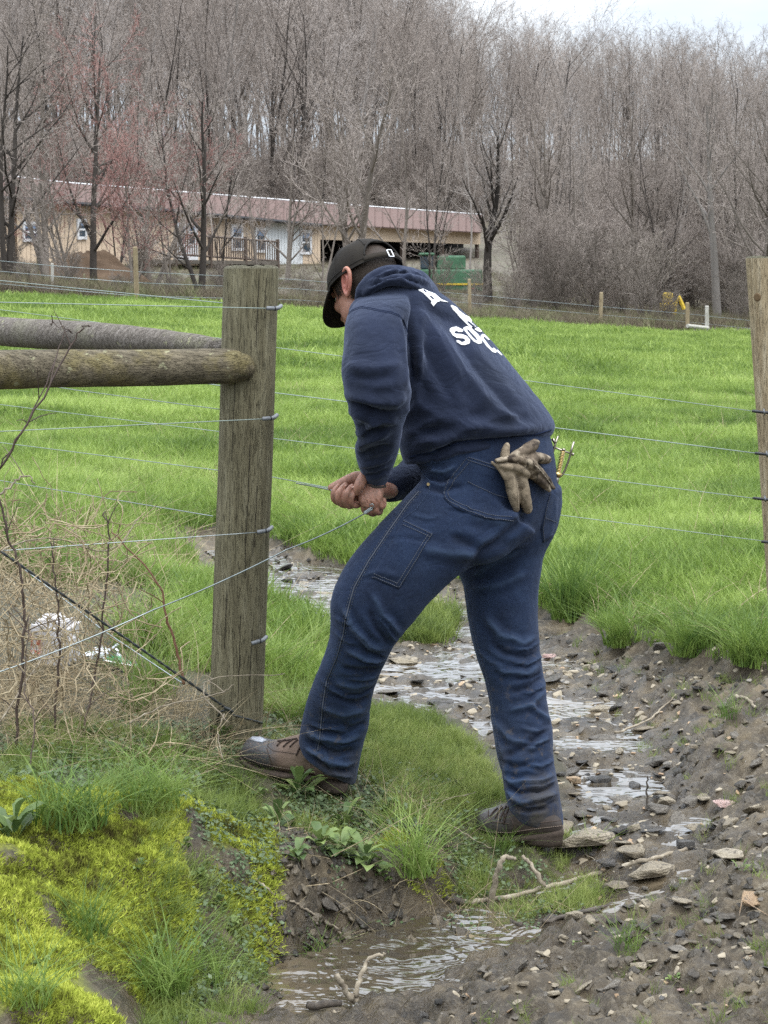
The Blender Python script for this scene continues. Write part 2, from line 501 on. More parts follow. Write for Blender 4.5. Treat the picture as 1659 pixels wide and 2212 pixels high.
Zt = height(X, Y)
keep = (np.minimum(sd, np.minimum(poly_sd(WET, X, Y), poly_sd(WET2, X, Y))) < .05) & (Zw > Zt - .03) & (Zw < Zt + .25)
idx = np.arange(X.size).reshape(X.shape)
kq = keep[:-1, :-1] & keep[1:, :-1] & keep[:-1, 1:] & keep[1:, 1:]
F = np.stack([idx[:-1, :-1], idx[:-1, 1:], idx[1:, 1:], idx[1:, :-1]], -1)[kq]
used, inv = np.unique(F, return_inverse=True)
wme = raw_mesh('water', np.stack([X, Y, Zw], -1).reshape(-1, 3)[used], inv.reshape(-1, 4))
wme.shade_smooth()
nm = NM('muddy_water', (.07, .055, .036), .04, spec=.5)
nm.b.inputs['IOR'].default_value = 1.33
v = nm.coord('Object', (.8, 1.0, 1))
nm.bump(nm.math('ADD', nm.noise(7, 2, .5, v, 1.2), nm.math('MULTIPLY', nm.noise(20, 1, .5, v, .8), .3)), .55, .06)
nm.set('Base Color', nm.mix(nm.gray(nm.noise(4, 3), .4, .6), (.05, .04, .026), (.1, .078, .05)))
nm.set('Coat Weight', 1.0); nm.set('Coat Roughness', .03); nm.set('Coat IOR', 1.6)
nm.t.links.new(nm.b.inputs['Normal'].links[0].from_socket, nm.b.inputs['Coat Normal'])
water = link('stream_water', wme, nm.m)
tag(water, kind='structure')
# ================================================================== FARM BUILDING BEYOND THE MEADOW
def flat_mat(name, col, rough=.8, spec=.2, var=.15, scale=3.0, metal=0.0):
    nm = NM(name, col, rough, metal, spec)
    f = nm.noise(scale, 5, .6)
    nm.set('Base Color', nm.ramp(f, [(.3, tuple(c * (1 - var) for c in col)), (.7, tuple(min(1, c * (1 + var)) for c in col))]))
    nm.bump(nm.noise(scale * 8, 3), .2, .01)
    return nm.m
M_tan = flat_mat('tan_siding', (.6, .47, .34)); M_greyw = flat_mat('white_grey_metal', (.66, .68, .68), .5); M_roof = flat_mat('faded_red_roof', (.135, .092, .08), .85, .1, .14, 1.2)
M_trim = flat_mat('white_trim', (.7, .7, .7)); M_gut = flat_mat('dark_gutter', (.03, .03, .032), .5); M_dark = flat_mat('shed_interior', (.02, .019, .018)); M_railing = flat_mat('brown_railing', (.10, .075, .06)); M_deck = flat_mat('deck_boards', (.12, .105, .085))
nm = NM('window_glass', (.05, .07, .09), .08, spec=.6); M_glass = nm.m
HA = np.array([-13.2, 88.0]); HD = np.array([.567, 1.0]); HD = HD / np.linalg.norm(HD); HN = np.array([HD[1], -HD[0]])     # HN faces the lens side
def hb(px, off=0.0):
    """the point of the front wall line seen at column px; off is metres in front of it"""
    s = (px - 829.5) / FPX
    o = HA + HN * off
    # o + u*HD with x = s*y
    u = (s * o[1] - o[0]) / (HD[0] - s * HD[1])
    q = o + HD * u
    return q
def hz_at(px, py, off=0.0):
    q = hb(px, off); return EYE + (HZ - py) / FPX * q[1]
def hp(px, py, off=0.0):
    q = hb(px, off); return Vector((q[0], q[1], EYE + (HZ - py) / FPX * q[1]))
MH = Matrix(((HD[0], HN[0], 0), (HD[1], HN[1], 0), (0, 0, 1))).to_4x4()
def hbox(mb, px0, px1, ztop, zbot, off, depth):
    a, b = hb(px0, off), hb(px1, off)
    c = (a + b) / 2; ln = np.linalg.norm(b - a)
    c3 = (c[0] - HN[0] * depth / 2, c[1] - HN[1] * depth / 2, (ztop + zbot) / 2)
    mb.box(c3, (ln, depth, ztop - zbot), MH)
house = empty('farm_building', (*hb(600), 1.5))
tag(house, 'long low tan farm building with faded red metal roof beyond the meadow', 'building')
ZB = 1.0
eave = lambda px: np.interp(px, [-150, 390, 690, 1040], [4.75, 4.45, 4.1, 4.0])
def part(name, mat, fn, parent=house, **k):
    mb = MB(); fn(mb); return mb.build(name, mat, parent, **k)
# wall behind the boards, end walls, shed back
part('wall', M_tan, lambda m: (hbox(m, -150, 690, 4.1, ZB, -.05, .2), [hbox(m, x0, x0 + 30, eave(x0 + 15), 4.05, -.05, .2) for x0 in range(-150, 690, 30)]))
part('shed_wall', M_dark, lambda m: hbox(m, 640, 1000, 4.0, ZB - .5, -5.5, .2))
a = hb(690); part('end_wall', M_tan, lambda m: m.box((a[0] - HN[0] * 2.8, a[1] - HN[1] * 2.8, 2.6), (.15, 5.4, 3.2), MH))
a = hb(-149); part('gable_wall', M_tan, lambda m: m.box((a[0] - HN[0] * 4.2, a[1] - HN[1] * 4.2, 2.9), (.15, 8.3, 3.8), MH))
part('fascia', M_tan, lambda m: hbox(m, 691, 1036, 4.05, 3.35, .05, .15))
for px in (780, 870, 955, 1030): part('shed_post', M_railing, lambda m: hbox(m, px, px + 3.4, 3.35, ZB - 1, .02, .18))
part('door_jamb', flat_mat('red_trim', (.3, .07, .05)), lambda m: hbox(m, 688.2, 691.4, 3.9, ZB, .06, .14))
# siding: upright boards
bd_mesh = MB(); bd_mesh.box((0, 0, 0), (.255, .03, 1)); bdm = bd_mesh.mesh('siding_board'); bdm.materials.append(M_tan)
bdm2 = bdm.copy(); bdm2.materials.clear(); bdm2.materials.append(M_greyw)
tot = np.linalg.norm(hb(688) - hb(40))
u = 0.0
s0 = hb(40)
while u < tot - .1:
    q = s0 + HD * (u + .14)
    px = 829.5 + FPX * q[0] / q[1]
    grey = 575 < px < 652
    zt = eave(px) - .06; zb = 1.25 if px > 440 else 1.9
    o = bpy.data.objects.new('metal_panel' if grey else 'board', bdm2 if grey else bdm); COL.objects.link(o)
    M = MH.copy(); M.translation = (q[0] + HN[0] * (.07 + .004 * math.sin(u * 9)), q[1] + HN[1] * (.07 + .004 * math.sin(u * 9)), (zt + zb) / 2)
    o.matrix_world = M @ Matrix.Diagonal((1, 1, zt - zb, 1))
    o.parent = house; o.matrix_parent_inverse = Matrix.Translation(house.location).inverted()
    u += .28
# roof: sheets with standing seams, ridge cap, gutter
def roof_pt(px, t, off0):
    q = hb(px, off0 - t * (off0 + 4.2)); z = (eave(px) + .02) * (1 - t) + np.interp(px, [-150, 150, 1030], [5.95, 5.65, 5.3]) * t
    return (q[0], q[1], z)
pxs = np.linspace(-150, 1038, 74)
vs, fs = [], []
for i, px in enumerate(pxs):
    for k in range(2):
        p = roof_pt(px, k, .55); vs.append(p)
for i in range(len(pxs) - 1): fs.append((2 * i, 2 * i + 2, 2 * i + 3, 2 * i + 1))
mb = MB(); mb.add(vs, fs); rf = mb.build('roof', M_roof, house)
m = rf.modifiers.new('t', 'SOLIDIFY'); m.thickness = .06
mb = MB()
for px in pxs[1::1]: mb.tube([Vector(roof_pt(px, 0, .55)) + Vector((0, 0, .02)), Vector(roof_pt(px, 1, .55)) + Vector((0, 0, .02))], .025, 4)
o = mb.build('standing_seams', M_roof, rf); o['kind'] = 'stuff'
vs, fs = [], []
for i, px in enumerate(pxs):
    p = roof_pt(px, 1, .55); q = Vector((p[0] - HN[0] * 4.6, p[1] - HN[1] * 4.6, p[2] - 1.3)); vs += [tuple(Vector(p) + Vector((0, 0, .01))), tuple(q)]
for i in range(len(pxs) - 1): fs.append((2 * i, 2 * i + 2, 2 * i + 3, 2 * i + 1))
mb = MB(); mb.add(vs, fs); mb.build('rear_roof', M_roof, house)
mb = MB(); mb.tube([Vector(roof_pt(px, 1, .55)) + Vector((0, 0, .03)) for px in pxs], .05, 6); mb.build('ridge_cap', M_trim, rf)
mb = MB(); mb.tube([Vector(roof_pt(px, 0, .6)) - Vector((0, 0, .09)) for px in pxs if px < 700], .09, 6); mb.build('gutter', M_gut, house)
# windows
def hwin(px0, px1, py0, py1, cross=True):
    zt, zb = hz_at((px0 + px1) / 2, py0), hz_at((px0 + px1) / 2, py1)
    w = part('window', M_glass, lambda m: hbox(m, px0 + 1, px1 - 1, zt - .04, zb + .04, .14, .04))
    fw = 2.2
    def fr(m):
        hbox(m, px0 - fw, px0 + 1.4, zt + .1, zb - .08, .17, .08); hbox(m, px1 - 1.4, px1 + fw, zt + .1, zb - .08, .17, .08)
        hbox(m, px0 + 1.4, px1 - 1.4, zt + .1, zt - .05, .168, .08); hbox(m, px0 + 1.4, px1 - 1.4, zb + .05, zb - .08, .168, .08)
        if cross: hbox(m, px0 + 1.4, px1 - 1.4, (zt + zb) / 2 + .04, (zt + zb) / 2 - .04, .165, .07)
    part('frame', M_trim, fr, w)
    part('blind', flat_mat('blue_blind', (.2, .3, .45)), lambda m: hbox(m, px0 + 2, px1 - 2, zt - .05 - (zt - zb) * .02, zt - (zt - zb) * .28, .1435, .003), w)
for a in ((506, 526, 491, 539), (557, 576, 498, 543), (654, 673, 503, 547), (388, 404, 488, 530), (413, 426, 489, 530), (60, 88, 486, 520), (176, 192, 480, 515)): hwin(*a)
dz0, dz1 = hz_at(410, 482), hz_at(410, 562)
d = part('door', M_trim, lambda m: (hbox(m, 384, 386.5, dz0, dz1, .12, .06), hbox(m, 428, 431, dz0, dz1, .12, .06), hbox(m, 386.5, 428, hz_at(410, 532), dz1, .125, .05)))
# deck with its railing
deck = empty('wooden_deck', (*hb(500, 2.0), 1.6)); tag(deck, 'raised wooden deck with a dark baluster railing in front of the tan building', 'deck')
zd = lambda px: hz_at(px, np.interp(px, [385, 605], [556, 570]), 2.4)
part('deck_floor', M_deck, lambda m: hbox(m, 380, 606, zd(500), zd(500) - .16, 2.4, 2.2), deck)
def rail_z(px, k): return zd(px) + (1.0, .12)[k]
for k in (0, 1):
    mb = MB(); mb.tube([Vector((*hb(px, 2.35), rail_z(px, k))) for px in (384, 450, 535, 605)], .045, 4); mb.build(('handrail', 'bottom_rail')[k], M_railing, deck)
bal = MB(); bal.box((0, 0, 0), (.05, .05, .9)); balm = bal.mesh('baluster'); balm.materials.append(M_railing)
for px in np.arange(389, 604, 4.9):
    o = bpy.data.objects.new('baluster', balm); COL.objects.link(o); q = hb(px, 2.35); o.location = (q[0], q[1], rail_z(px, 1) + .44); o.parent = deck; o.matrix_parent_inverse = Matrix.Translation(deck.location).inverted()
for px in (385, 460, 535, 604):
    part('deck_post', M_railing, lambda m: hbox(m, px - 1.6, px + 1.6, rail_z(px, 0) + .12, .8, 2.42, .13), deck)
# green harvester half hidden by the brush, and a yellow machine at far right
M_jgreen = flat_mat('faded_green_paint', (.07, .16, .09), .6, .3, .35, 1.5); M_jyel = flat_mat('yellow_paint', (.6, .42, .05), .5); M_tyre = flat_mat('tyre_rubber', (.02, .02, .02))
hv_ = empty('green_harvester', U(965, 640, 92)); tag(hv_, 'green harvester with a yellow stripe parked behind the brush right of the man', 'farm machine')
def wbox(px0, px1, py0, py1, Y, dep): 
    a, b = U(px0, py0, Y), U(px1, py1, Y)
    return ((a.x + b.x) / 2, Y + dep / 2, (a.z + b.z) / 2), (abs(b.x - a.x), dep, abs(a.z - b.z))
def mbox(name, mat, args, parent, bev=.08):
    mb = MB(); mb.box(*wbox(*args)); o = mb.build(name, mat, parent); m = o.modifiers.new('b', 'BEVEL'); m.width = bev; m.segments = 2; return o
mbox('body', M_jgreen, (905, 1042, 582, 640, 92, 2.6), hv_); mbox('grain_tank', M_jgreen, (944, 1006, 552, 583, 92.3, 2.0), hv_); mbox('stripe', M_jyel, (900, 1046, 612, 616, 91.96, .05), hv_, .005); mbox('cab', M_glass, (908, 936, 552, 582, 92.4, 1.8), hv_); mbox('cab_roof', M_jgreen, (905, 939, 546, 552, 92.3, 2.0), hv_)
mbox('lamp', flat_mat('red_lens', (.5, .05, .03), .3), (1018, 1026, 622, 632, 91.9, .08), hv_, .01)
for px, r in ((925, .85), (1022, .55)):
    c = U(px, 650, 91.8); mb = MB(); mb.tube([c + Vector((0, -.25, 0)), c + Vector((0, .25, 0))], r, 20); wl = mb.build('wheel', M_tyre, hv_); mb = MB(); mb.tube([c + Vector((0, -.28, 0)), c + Vector((0, -.2, 0))], r * .5, 16); mb.build('hub', M_jyel, wl)
ym = empty('yellow_digger', U(1445, 690, 85)); tag(ym, 'small yellow digger glimpsed through twigs at far right', 'farm machine')
mbox('body', M_jyel, (1432, 1462, 655, 684, 85, 1.2), ym); mbox('cab', M_jyel, (1438, 1455, 632, 655, 85.1, 1.0), ym); mb = MB(); mb.tube([U(1458, 660, 84.8), U(1466, 640, 84.8), U(1478, 668, 84.8)], .1, 6); mb.build('arm', M_jyel, ym); mbox('track', M_tyre, (1430, 1464, 684, 696, 84.9, 1.3), ym)
# earth heap in front of the building
def heap(name, px, py, Y, rx, ry, h, seed, mat, label, cat):
    c = U(px, py, Y); n, mseg = 14, 40; vs, fs = [], []
    for i in range(n + 1):
        t = i / n
        for k in range(mseg):
            a = 2 * PI * k / mseg
            rr = t * (1 + .2 * vnoise(np.array([math.cos(a) * 1.5]), np.array([math.sin(a) * 1.5]), None, seed)[0])
            z = h * (1 - t * t) * (1 + .3 * vnoise(np.array([math.cos(a) * t * 3]), np.array([math.sin(a) * t * 3]), None, seed + 1)[0]) + .3 * vnoise(np.array([math.cos(a) * t * 7]), np.array([math.sin(a) * t * 12]), None, seed + 2)[0] * (1 - t) - .3 * t
            vs.append((c.x + rx * rr * math.cos(a), c.y + ry * rr * math.sin(a), c.z + z))
    for i in range(n):
        for k in range(mseg): fs.append((i * mseg + k, (i + 1) * mseg + k, (i + 1) * mseg + (k + 1) % mseg, i * mseg + (k + 1) % mseg))
    mb = MB(); mb.add(vs, fs); o = mb.build(name, mat, None, True); tag(o, label, cat); return o
heap('earth_heap', 190, 590, 72, 2.1, 1.3, .62, 5, flat_mat('brown_earth', (.11, .075, .05), .95, .1, .35, 2.5), 'brown heap of earth and dead stalks under the reddish tree', 'earth heap')
# ================================================================== TREES
def grow(seed, H, r0, style):
    """skeleton of a bare tree: list of (p0, p1, ra, rb, level)"""
    rg = np.random.default_rng(seed); S = []
    def perp(d):
        v = rg.normal(size=3); v -= d * v.dot(d); return v / (np.linalg.norm(v) + 1e-9)
    def limb(p, d, L_, r, lev, up):
        n = (9, 6, 4, 3, 2)[lev] if lev < 5 else 2
        pts = [p]; dirs = []
        wob = (style.get('wob', .06), .16, .2, .24, .3)[min(lev, 4)]
        for i in range(n):
            d = d + perp(d) * wob * rg.uniform(.3, 1) + np.array([0, 0, up])
            d = d / np.linalg.norm(d); dirs.append(d)
            q = pts[-1] + d * L_ / n
            S.append((pts[-1], q, r * (1 - i / n * .8), r * (1 - (i + 1) / n * .8), lev)); pts.append(q)
        if lev >= style.get('depth', 4): return
        cnt = style['cnt'][lev]; t0 = style['t0'] if lev == 0 else .22
        for j in range(cnt):
            t = t0 + (1 - t0) * ((j + rg.uniform(0, 1)) / cnt)
            k = min(int(t * n), n - 1); f = t * n - k
            q = pts[k] * (1 - f) + pts[k + 1] * f
            ang = style['ang'][lev] * rg.uniform(.7, 1.25)
            e = dirs[k] * math.cos(ang) + perp(dirs[k]) * math.sin(ang)
            ll = L_ * style['len'][lev] * rg.uniform(.6, 1.15) * (1 - style.get('shr', .55) * t if lev == 0 else 1 - .35 * t)
            limb(q, e, ll, max(r * (1 - .75 * t) * .55, style['twig']), lev + 1, style['up'][lev])
    d0 = np.array([style.get('lx', 0), style.get('ly', 0), 1.0]); d0 /= np.linalg.norm(d0)
    for s in range(style.get('stems', 1)):
        dd = d0 + (rg.normal(size=3) * np.array([.16, .16, 0]) if style.get('stems', 1) > 1 else 0)
        base = np.array([0, 0, -.3])
        limb(base, dd / np.linalg.norm(dd), H * rg.uniform(.85, 1) if s else H, r0 * (1 if s == 0 else rg.uniform(.6, .95)), 0, style.get('up0', .02))
    return S
def tube_arrays(segs, sides):
    P0 = np.array([s[0] for s in segs]); P1 = np.array([s[1] for s in segs]); ra = np.array([s[2] for s in segs]); rb = np.array([s[3] for s in segs])
    d = P1 - P0; d /= np.linalg.norm(d, axis=1)[:, None] + 1e-9
    ref = np.where(np.abs(d[:, 2:3]) < .9, np.array([[0, 0, 1.0]]), np.array([[1.0, 0, 0]]))
    a = np.cross(d, ref); a /= np.linalg.norm(a, axis=1)[:, None]; b = np.cross(d, a)
    th = np.linspace(0, 2 * PI, sides, endpoint=False) + .3
    off = a[:, None] * np.cos(th)[None, :, None] + b[:, None] * np.sin(th)[None, :, None]
    V = np.concatenate([P0[:, None] + off * ra[:, None, None], P1[:, None] + off * rb[:, None, None]], 1)
    n = len(segs); base = np.arange(n)[:, None] * 2 * sides; k = np.arange(sides); k2 = (k + 1) % sides
    q = np.stack([base + k, base + k2, base + sides + k2, base + sides + k], -1).reshape(-1, 4)
    return V.reshape(-1, 3), q
def blade_arrays(segs, rg):
    """thin twigs: one tapering sliver each"""
    P0 = np.array([s[0] for s in segs]); P1 = np.array([s[1] for s in segs]); ra = np.array([s[2] for s in segs])
    d = P1 - P0; v = rg.normal(size=d.shape); v -= d * ((v * d).sum(1) / ((d * d).sum(1) + 1e-9))[:, None]; v /= np.linalg.norm(v, axis=1)[:, None]
    V = np.stack([P0 - v * ra[:, None], P0 + v * ra[:, None], P1 + v * ra[:, None] * .3, P1 - v * ra[:, None] * .3], 1)
    q = np.arange(len(segs))[:, None] * 4 + np.arange(4)
    return V.reshape(-1, 3), q
def bark(name, lo, hi, twig=False):
    nm = NM(name, hi, .95, spec=.1)
    r_ = nm.rnd()
    n1 = nm.noise(1.6, 4, .6)
    c = nm.ramp(nm.math('ADD', nm.math('MULTIPLY', n1, .7), nm.math('MULTIPLY', r_, .3)), [(.3, lo), (.7, hi)])
    nm.set('Base Color', c)
    if not twig: nm.bump(nm.noise(14, 4, .6, nm.coord('Object', (1, 1, .25))), .6, .03)
    return nm.m
M_bark = bark('grey_bark', (.12, .102, .086), (.235, .202, .172)); M_bark_d = bark('dark_bark', (.03, .026, .023), (.07, .06, .052)); M_bark_p = bark('pale_bark', (.16, .145, .13), (.29, .26, .235))
M_twig = bark('brown_twigs', (.19, .16, .138), (.35, .302, .266), True); M_twig_r = bark('red_budding_twigs', (.19, .095, .085), (.32, .19, .165), True); M_twig_g = bark('olive_twigs', (.22, .19, .105), (.38, .335, .2), True); M_twig_p = bark('pale_twigs', (.24, .21, .19), (.38, .34, .31), True); M_twig_d = bark('dark_twigs', (.09, .075, .06), (.18, .15, .12), True)
def tree_meshes(seed, H, r0, style, mt, mw):
    S = grow(seed, H, r0, style)
    rg = np.random.default_rng(seed + 5)
    tr = [s for s in S if s[4] == 0]; limbs = [s for s in S if s[4] in (1, 2)]; tw = [s for s in S if s[4] >= 3]
    V, q = tube_arrays(tr, 7); tm = raw_mesh('trunk', V, q); tm.materials.append(mt); tm.shade_smooth()
    V1, q1 = tube_arrays(limbs, 4); V2, q2 = blade_arrays(tw, rg)
    cm = raw_mesh('crown', np.concatenate([V1, V2]), np.concatenate([q1, q2 + len(V1)])); cm.materials.append(mt); cm.materials.append(mw)
    mi = np.ones(len(q1) + len(q2), np.int32); lev1 = np.array([s[4] for s in limbs]); mi[:len(q1)] = np.repeat((lev1 > 1).astype(np.int32), 4); cm.polygons.foreach_set('material_index', mi); cm.update()
    return tm, cm
def plant_tree(name, tm, cm, loc, rz, sc, label, group=None, cat='tree', tilt=0.0):
    t = empty(name, loc, rz); t.scale = sc if hasattr(sc, '__len__') else (sc, sc, sc); t.rotation_euler = (tilt, 0, rz)
    tag(t, label, cat, group)
    for n_, m in (('trunk', tm), ('crown', cm)):
        o = bpy.data.objects.new(n_, m); COL.objects.link(o); o.parent = t
    return t
FOREST = dict(cnt=(11, 8, 6, 4), t0=.24, ang=(.5, .6, .75, .8), len=(.5, .5, .5, .55), up=(.06, .05, .03, .02), twig=.013, wob=.1, shr=.35)
FIELD = dict(cnt=(17, 9, 7, 4), t0=.16, ang=(.85, .75, .8, .8), len=(.55, .5, .5, .55), up=(.1, .06, .03, .02), twig=.0095, wob=.09)
MULTI = dict(FIELD, stems=3, cnt=(11, 7, 6, 4), t0=.2, up0=.03)
BUSH = dict(cnt=(11, 9, 7), t0=.05, ang=(.6, .7, .8), len=(.55, .55, .55), up=(.03, .02, .01), twig=.008, wob=.14, stems=9, depth=3, up0=-.01)
protos = []
bush_protos = [tree_meshes(740 + i, 3.0, .028, dict(BUSH, stems=(9, 12, 7, 14)[i], cnt=((9, 7, 6), (10, 8, 6), (8, 7, 6), (9, 7, 6))[i]), M_bark, M_twig) for i in range(4)]
bush_cache = {}
def bush_mesh(i, mw):
    if (i, mw.name) not in bush_cache:
        tm, cm = bush_protos[i]; c = cm.copy(); c.materials.clear(); c.materials.append(M_bark); c.materials.append(mw); bush_cache[(i, mw.name)] = (tm, c)
    return bush_cache[(i, mw.name)]
for i in range(7):
    protos.append(tree_meshes(900 + i, 18.0, (.14, .12, .16, .11, .13, .14, .12)[i], dict(FOREST, t0=(.22, .3, .15, .34, .24, .18, .28)[i]), (M_bark_d, M_bark, M_bark_d, M_bark_d, M_bark_p, M_bark_d, M_bark)[i], (M_twig, M_twig, M_twig, M_twig_p, M_twig, M_twig, M_twig)[i]))
def top_row(px): return np.interp(px, [-200, 800, 900, 960, 1060, 1200, 1330, 1420, 1500, 1659, 1850], [-170, -130, -60, 0, 40, 55, 60, 70, 95, 115, 130])
rg = np.random.default_rng(42)
cand = []
tries = 0
while len(cand) < 255 and tries < 20000:
    tries += 1
    y = 96 + 120 * rg.uniform() ** 1.15
    s = rg.uniform(-.215, .215); x = s * y
    # nothing grows inside the building
    v_ = (x - HA[0]) * HN[0] + (y - HA[1]) * HN[1]
    if -11 < v_ < 8 and s < .06: continue
    if any((x - c[0]) ** 2 + (y - c[1]) ** 2 < 2.2 ** 2 for c in cand): continue
    cand.append((x, y))
def wood_label(px, y, pi):
    tone = {2: 'dark-barked', 5: 'dark-barked', 4: 'pale-barked', 3: 'pale-twigged'}.get(pi, 'grey')
    zone = 'left of the red roof' if px < 420 else 'above the red roof' if px < 760 else 'over the stooping man' if px < 1080 else 'behind the olive bushes' if px < 1420 else 'behind the right-hand post'
    row = 'front row' if y < 135 else 'middle row' if y < 175 else 'back row'
    return 'tall %s bare tree of the wood %s, %s' % (tone, zone, row)
FG = 'bare trees of the hillside wood'
for x, y in cand:
    px = 829.5 + FPX * x / y
    z = hz(x, y)
    h = (EYE + (HZ - top_row(px)) / FPX * y - z) * rg.uniform(.76, 1.02)
    h = min(max(h, 9), 27)
    pi = int(rg.integers(0, 7)); tm, cm = protos[pi]
    k = h / 18.0 * .84
    w_ = (1 - .25 * (y < 125)) * rg.uniform(.7, 1.25)
    plant_tree('bare_tree', tm, cm, (x, y, z), rg.uniform(0, 6.28), (k * w_ * 1.15, k * w_ * 1.15, k), wood_label(px, y, pi), FG, 'tree', rg.normal(0, .05))
# beyond them the wood reads as one mass
wc = bpy.data.collections.new('wood_sources')
for i, (tm, cm) in enumerate(protos[:5]):
    bm = bmesh.new(); bm.from_mesh(tm); bm.from_mesh(cm); me = bpy.data.meshes.new('wood_tree'); bm.to_mesh(me); bm.free(); me.materials.append(M_bark); me.materials.append(M_twig)
    o = bpy.data.objects.new('wood_%02d' % i, me); wc.objects.link(o)
# ================================================================== THE MAN
def Vn(v): return np.asarray(v, float)
def loft(st, seg=40, sub=6, power=2.0, axis=(0, 1, 0), cap=True):
    """st: stations (xl, yl, xr, yr, Y, rd): the two measured edges of a limb, its distance and its half depth.
    returns verts, quads of a closed tube interpolated smoothly through the stations"""
    ax0 = Vector(axis).normalized()
    C, A, B = [], [], []
    for (xl, yl, xr, yr, Y, rd) in st:
        a, b = U(xl, yl, Y), U(xr, yr, Y)
        w = (b - a) / 2
        d = ax0.copy()
        t = w.normalized()
        k = d.dot(t)
        rw = math.sqrt(max(w.length ** 2 - (k * rd) ** 2, (0.45 * w.length) ** 2))
        C.append(list((a + b) / 2)); A.append(list(t * rw)); B.append(list(d * rd))
    return loft_rings(np.array(C), np.array(A), np.array(B), seg, sub, power, cap)
def catmull(P, sub):
    P = np.asarray(P, float); n = len(P); out = []
    for i in range(n - 1):
        p0, p1, p2, p3 = P[max(i - 1, 0)], P[i], P[i + 1], P[min(i + 2, n - 1)]
        for k in range(sub):
            t = k / sub
            out.append(0.5 * ((2 * p1) + (-p0 + p2) * t + (2 * p0 - 5 * p1 + 4 * p2 - p3) * t * t + (-p0 + 3 * p1 - 3 * p2 + p3) * t ** 3))
    out.append(P[-1])
    return np.array(out)
def loft_rings(C, A, B, seg=40, sub=6, power=2.0, cap=True):
    C, A, B = catmull(C, sub), catmull(A, sub), catmull(B, sub)
    th = np.linspace(0, 2 * PI, seg, endpoint=False)
    c, s = np.cos(th), np.sin(th)
    e = 2.0 / power
    c, s = np.sign(c) * np.abs(c) ** e, np.sign(s) * np.abs(s) ** e
    V = C[:, None] + A[:, None] * c[None, :, None] + B[:, None] * s[None, :, None]
    n = len(C)
    fs = []
    for i in range(n - 1):
        for k in range(seg):
            k2 = (k + 1) % seg
            fs.append((i * seg + k, i * seg + k2, (i + 1) * seg + k2, (i + 1) * seg + k))
    if cap:
        fs.append(tuple(range(seg))[::-1]); fs.append(tuple((n - 1) * seg + k for k in range(seg)))
    return V.reshape(-1, 3), fs
def sausage(pts, seg=14, sub=5, flat=1.0, axis=(0, 1, 0)):
    """pts: (px, py, Y, radius in metres); a tube with rounded ends"""
    P = np.array([list(U(a, b, c)) for a, b, c, r in pts]); Rr = np.array([p[3] for p in pts])
    return sausage3(P, Rr, seg, sub, flat)
def sausage3(P, Rr, seg=14, sub=5, flat=1.0):
    P = catmull(P, sub); Rr = catmull(np.asarray(Rr, float)[:, None], sub)[:, 0]
    # round ends
    t0 = P[0] - P[1]; t0 /= np.linalg.norm(t0) + 1e-9
    t1 = P[-1] - P[-2]; t1 /= np.linalg.norm(t1) + 1e-9
    h = np.array([.95, .7, .4])
    P = np.vstack([[P[0] + t0 * Rr[0] * a for a in h], P, [P[-1] + t1 * Rr[-1] * a for a in h[::-1]]])
    k = np.sqrt(1 - h * h)
    Rr = np.concatenate([Rr[0] * k, Rr, Rr[-1] * k[::-1]])
    mb = MB(); mb.tube([Vector(p) for p in P], list(Rr), seg, True, flat)
    return np.concatenate(mb.v), mb.f
def ellipsoid(c, ax, n=20):
    """c centre, ax three axis vectors carrying their radii"""
    ax = [Vn(a) for a in ax]; V, Fs = [], []
    for i in range(n + 1):
        ph = PI * i / n
        for k in range(2 * n):
            th = PI * k / n
            V.append(Vn(c) + ax[0] * math.sin(ph) * math.cos(th) + ax[1] * math.sin(ph) * math.sin(th) + ax[2] * math.cos(ph))
    for i in range(n):
        for k in range(2 * n):
            k2 = (k + 1) % (2 * n)
            Fs.append((i * 2 * n + k, (i + 1) * 2 * n + k, (i + 1) * 2 * n + k2, i * 2 * n + k2))
    return np.array(V), Fs
def union(shapes, voxel, smooth=4, name='u'):
    """melts overlapping closed shapes into one continuous skin; returns V, F arrays"""
    mb = MB()
    for v, f in shapes: mb.add(v, f)
    me = mb.mesh(name)
    bm = bmesh.new(); bm.from_mesh(me)
    bmesh.ops.remove_doubles(bm, verts=bm.verts, dist=1e-6)
    bmesh.ops.recalc_face_normals(bm, faces=bm.faces)
    bm.to_mesh(me); bm.free()
    o = bpy.data.objects.new(name, me); COL.objects.link(o)
    m = o.modifiers.new('r', 'REMESH'); m.mode = 'VOXEL'; m.voxel_size = voxel; m.adaptivity = 0
    if smooth:
        s = o.modifiers.new('s', 'SMOOTH'); s.factor = 0.5; s.iterations = smooth
    dg = bpy.context.evaluated_depsgraph_get()
    ev = o.evaluated_get(dg)
    m2 = bpy.data.meshes.new_from_object(ev)
    bpy.data.objects.remove(o); bpy.data.meshes.remove(me)
    return m2
def mesh_vn(me):
    n = len(me.vertices)
    V = np.empty(n * 3, np.float32); me.vertices.foreach_get('co', V)
    N = np.empty(n * 3, np.float32); me.vertex_normals.foreach_get('vector', N)
    return V.reshape(-1, 3).astype(float), N.reshape(-1, 3).astype(float)
def put_v(me, V):
    me.vertices.foreach_set('co', np.ascontiguousarray(V, np.float32).ravel()); me.update()
def project(V):
    d = V - np.array([0, 0, EYE])
    f = d[:, 1] * CP - d[:, 2] * SP
    u = d[:, 1] * SP + d[:, 2] * CP
    return 829.5 + FPX * d[:, 0] / f, 1106 - FPX * u / f
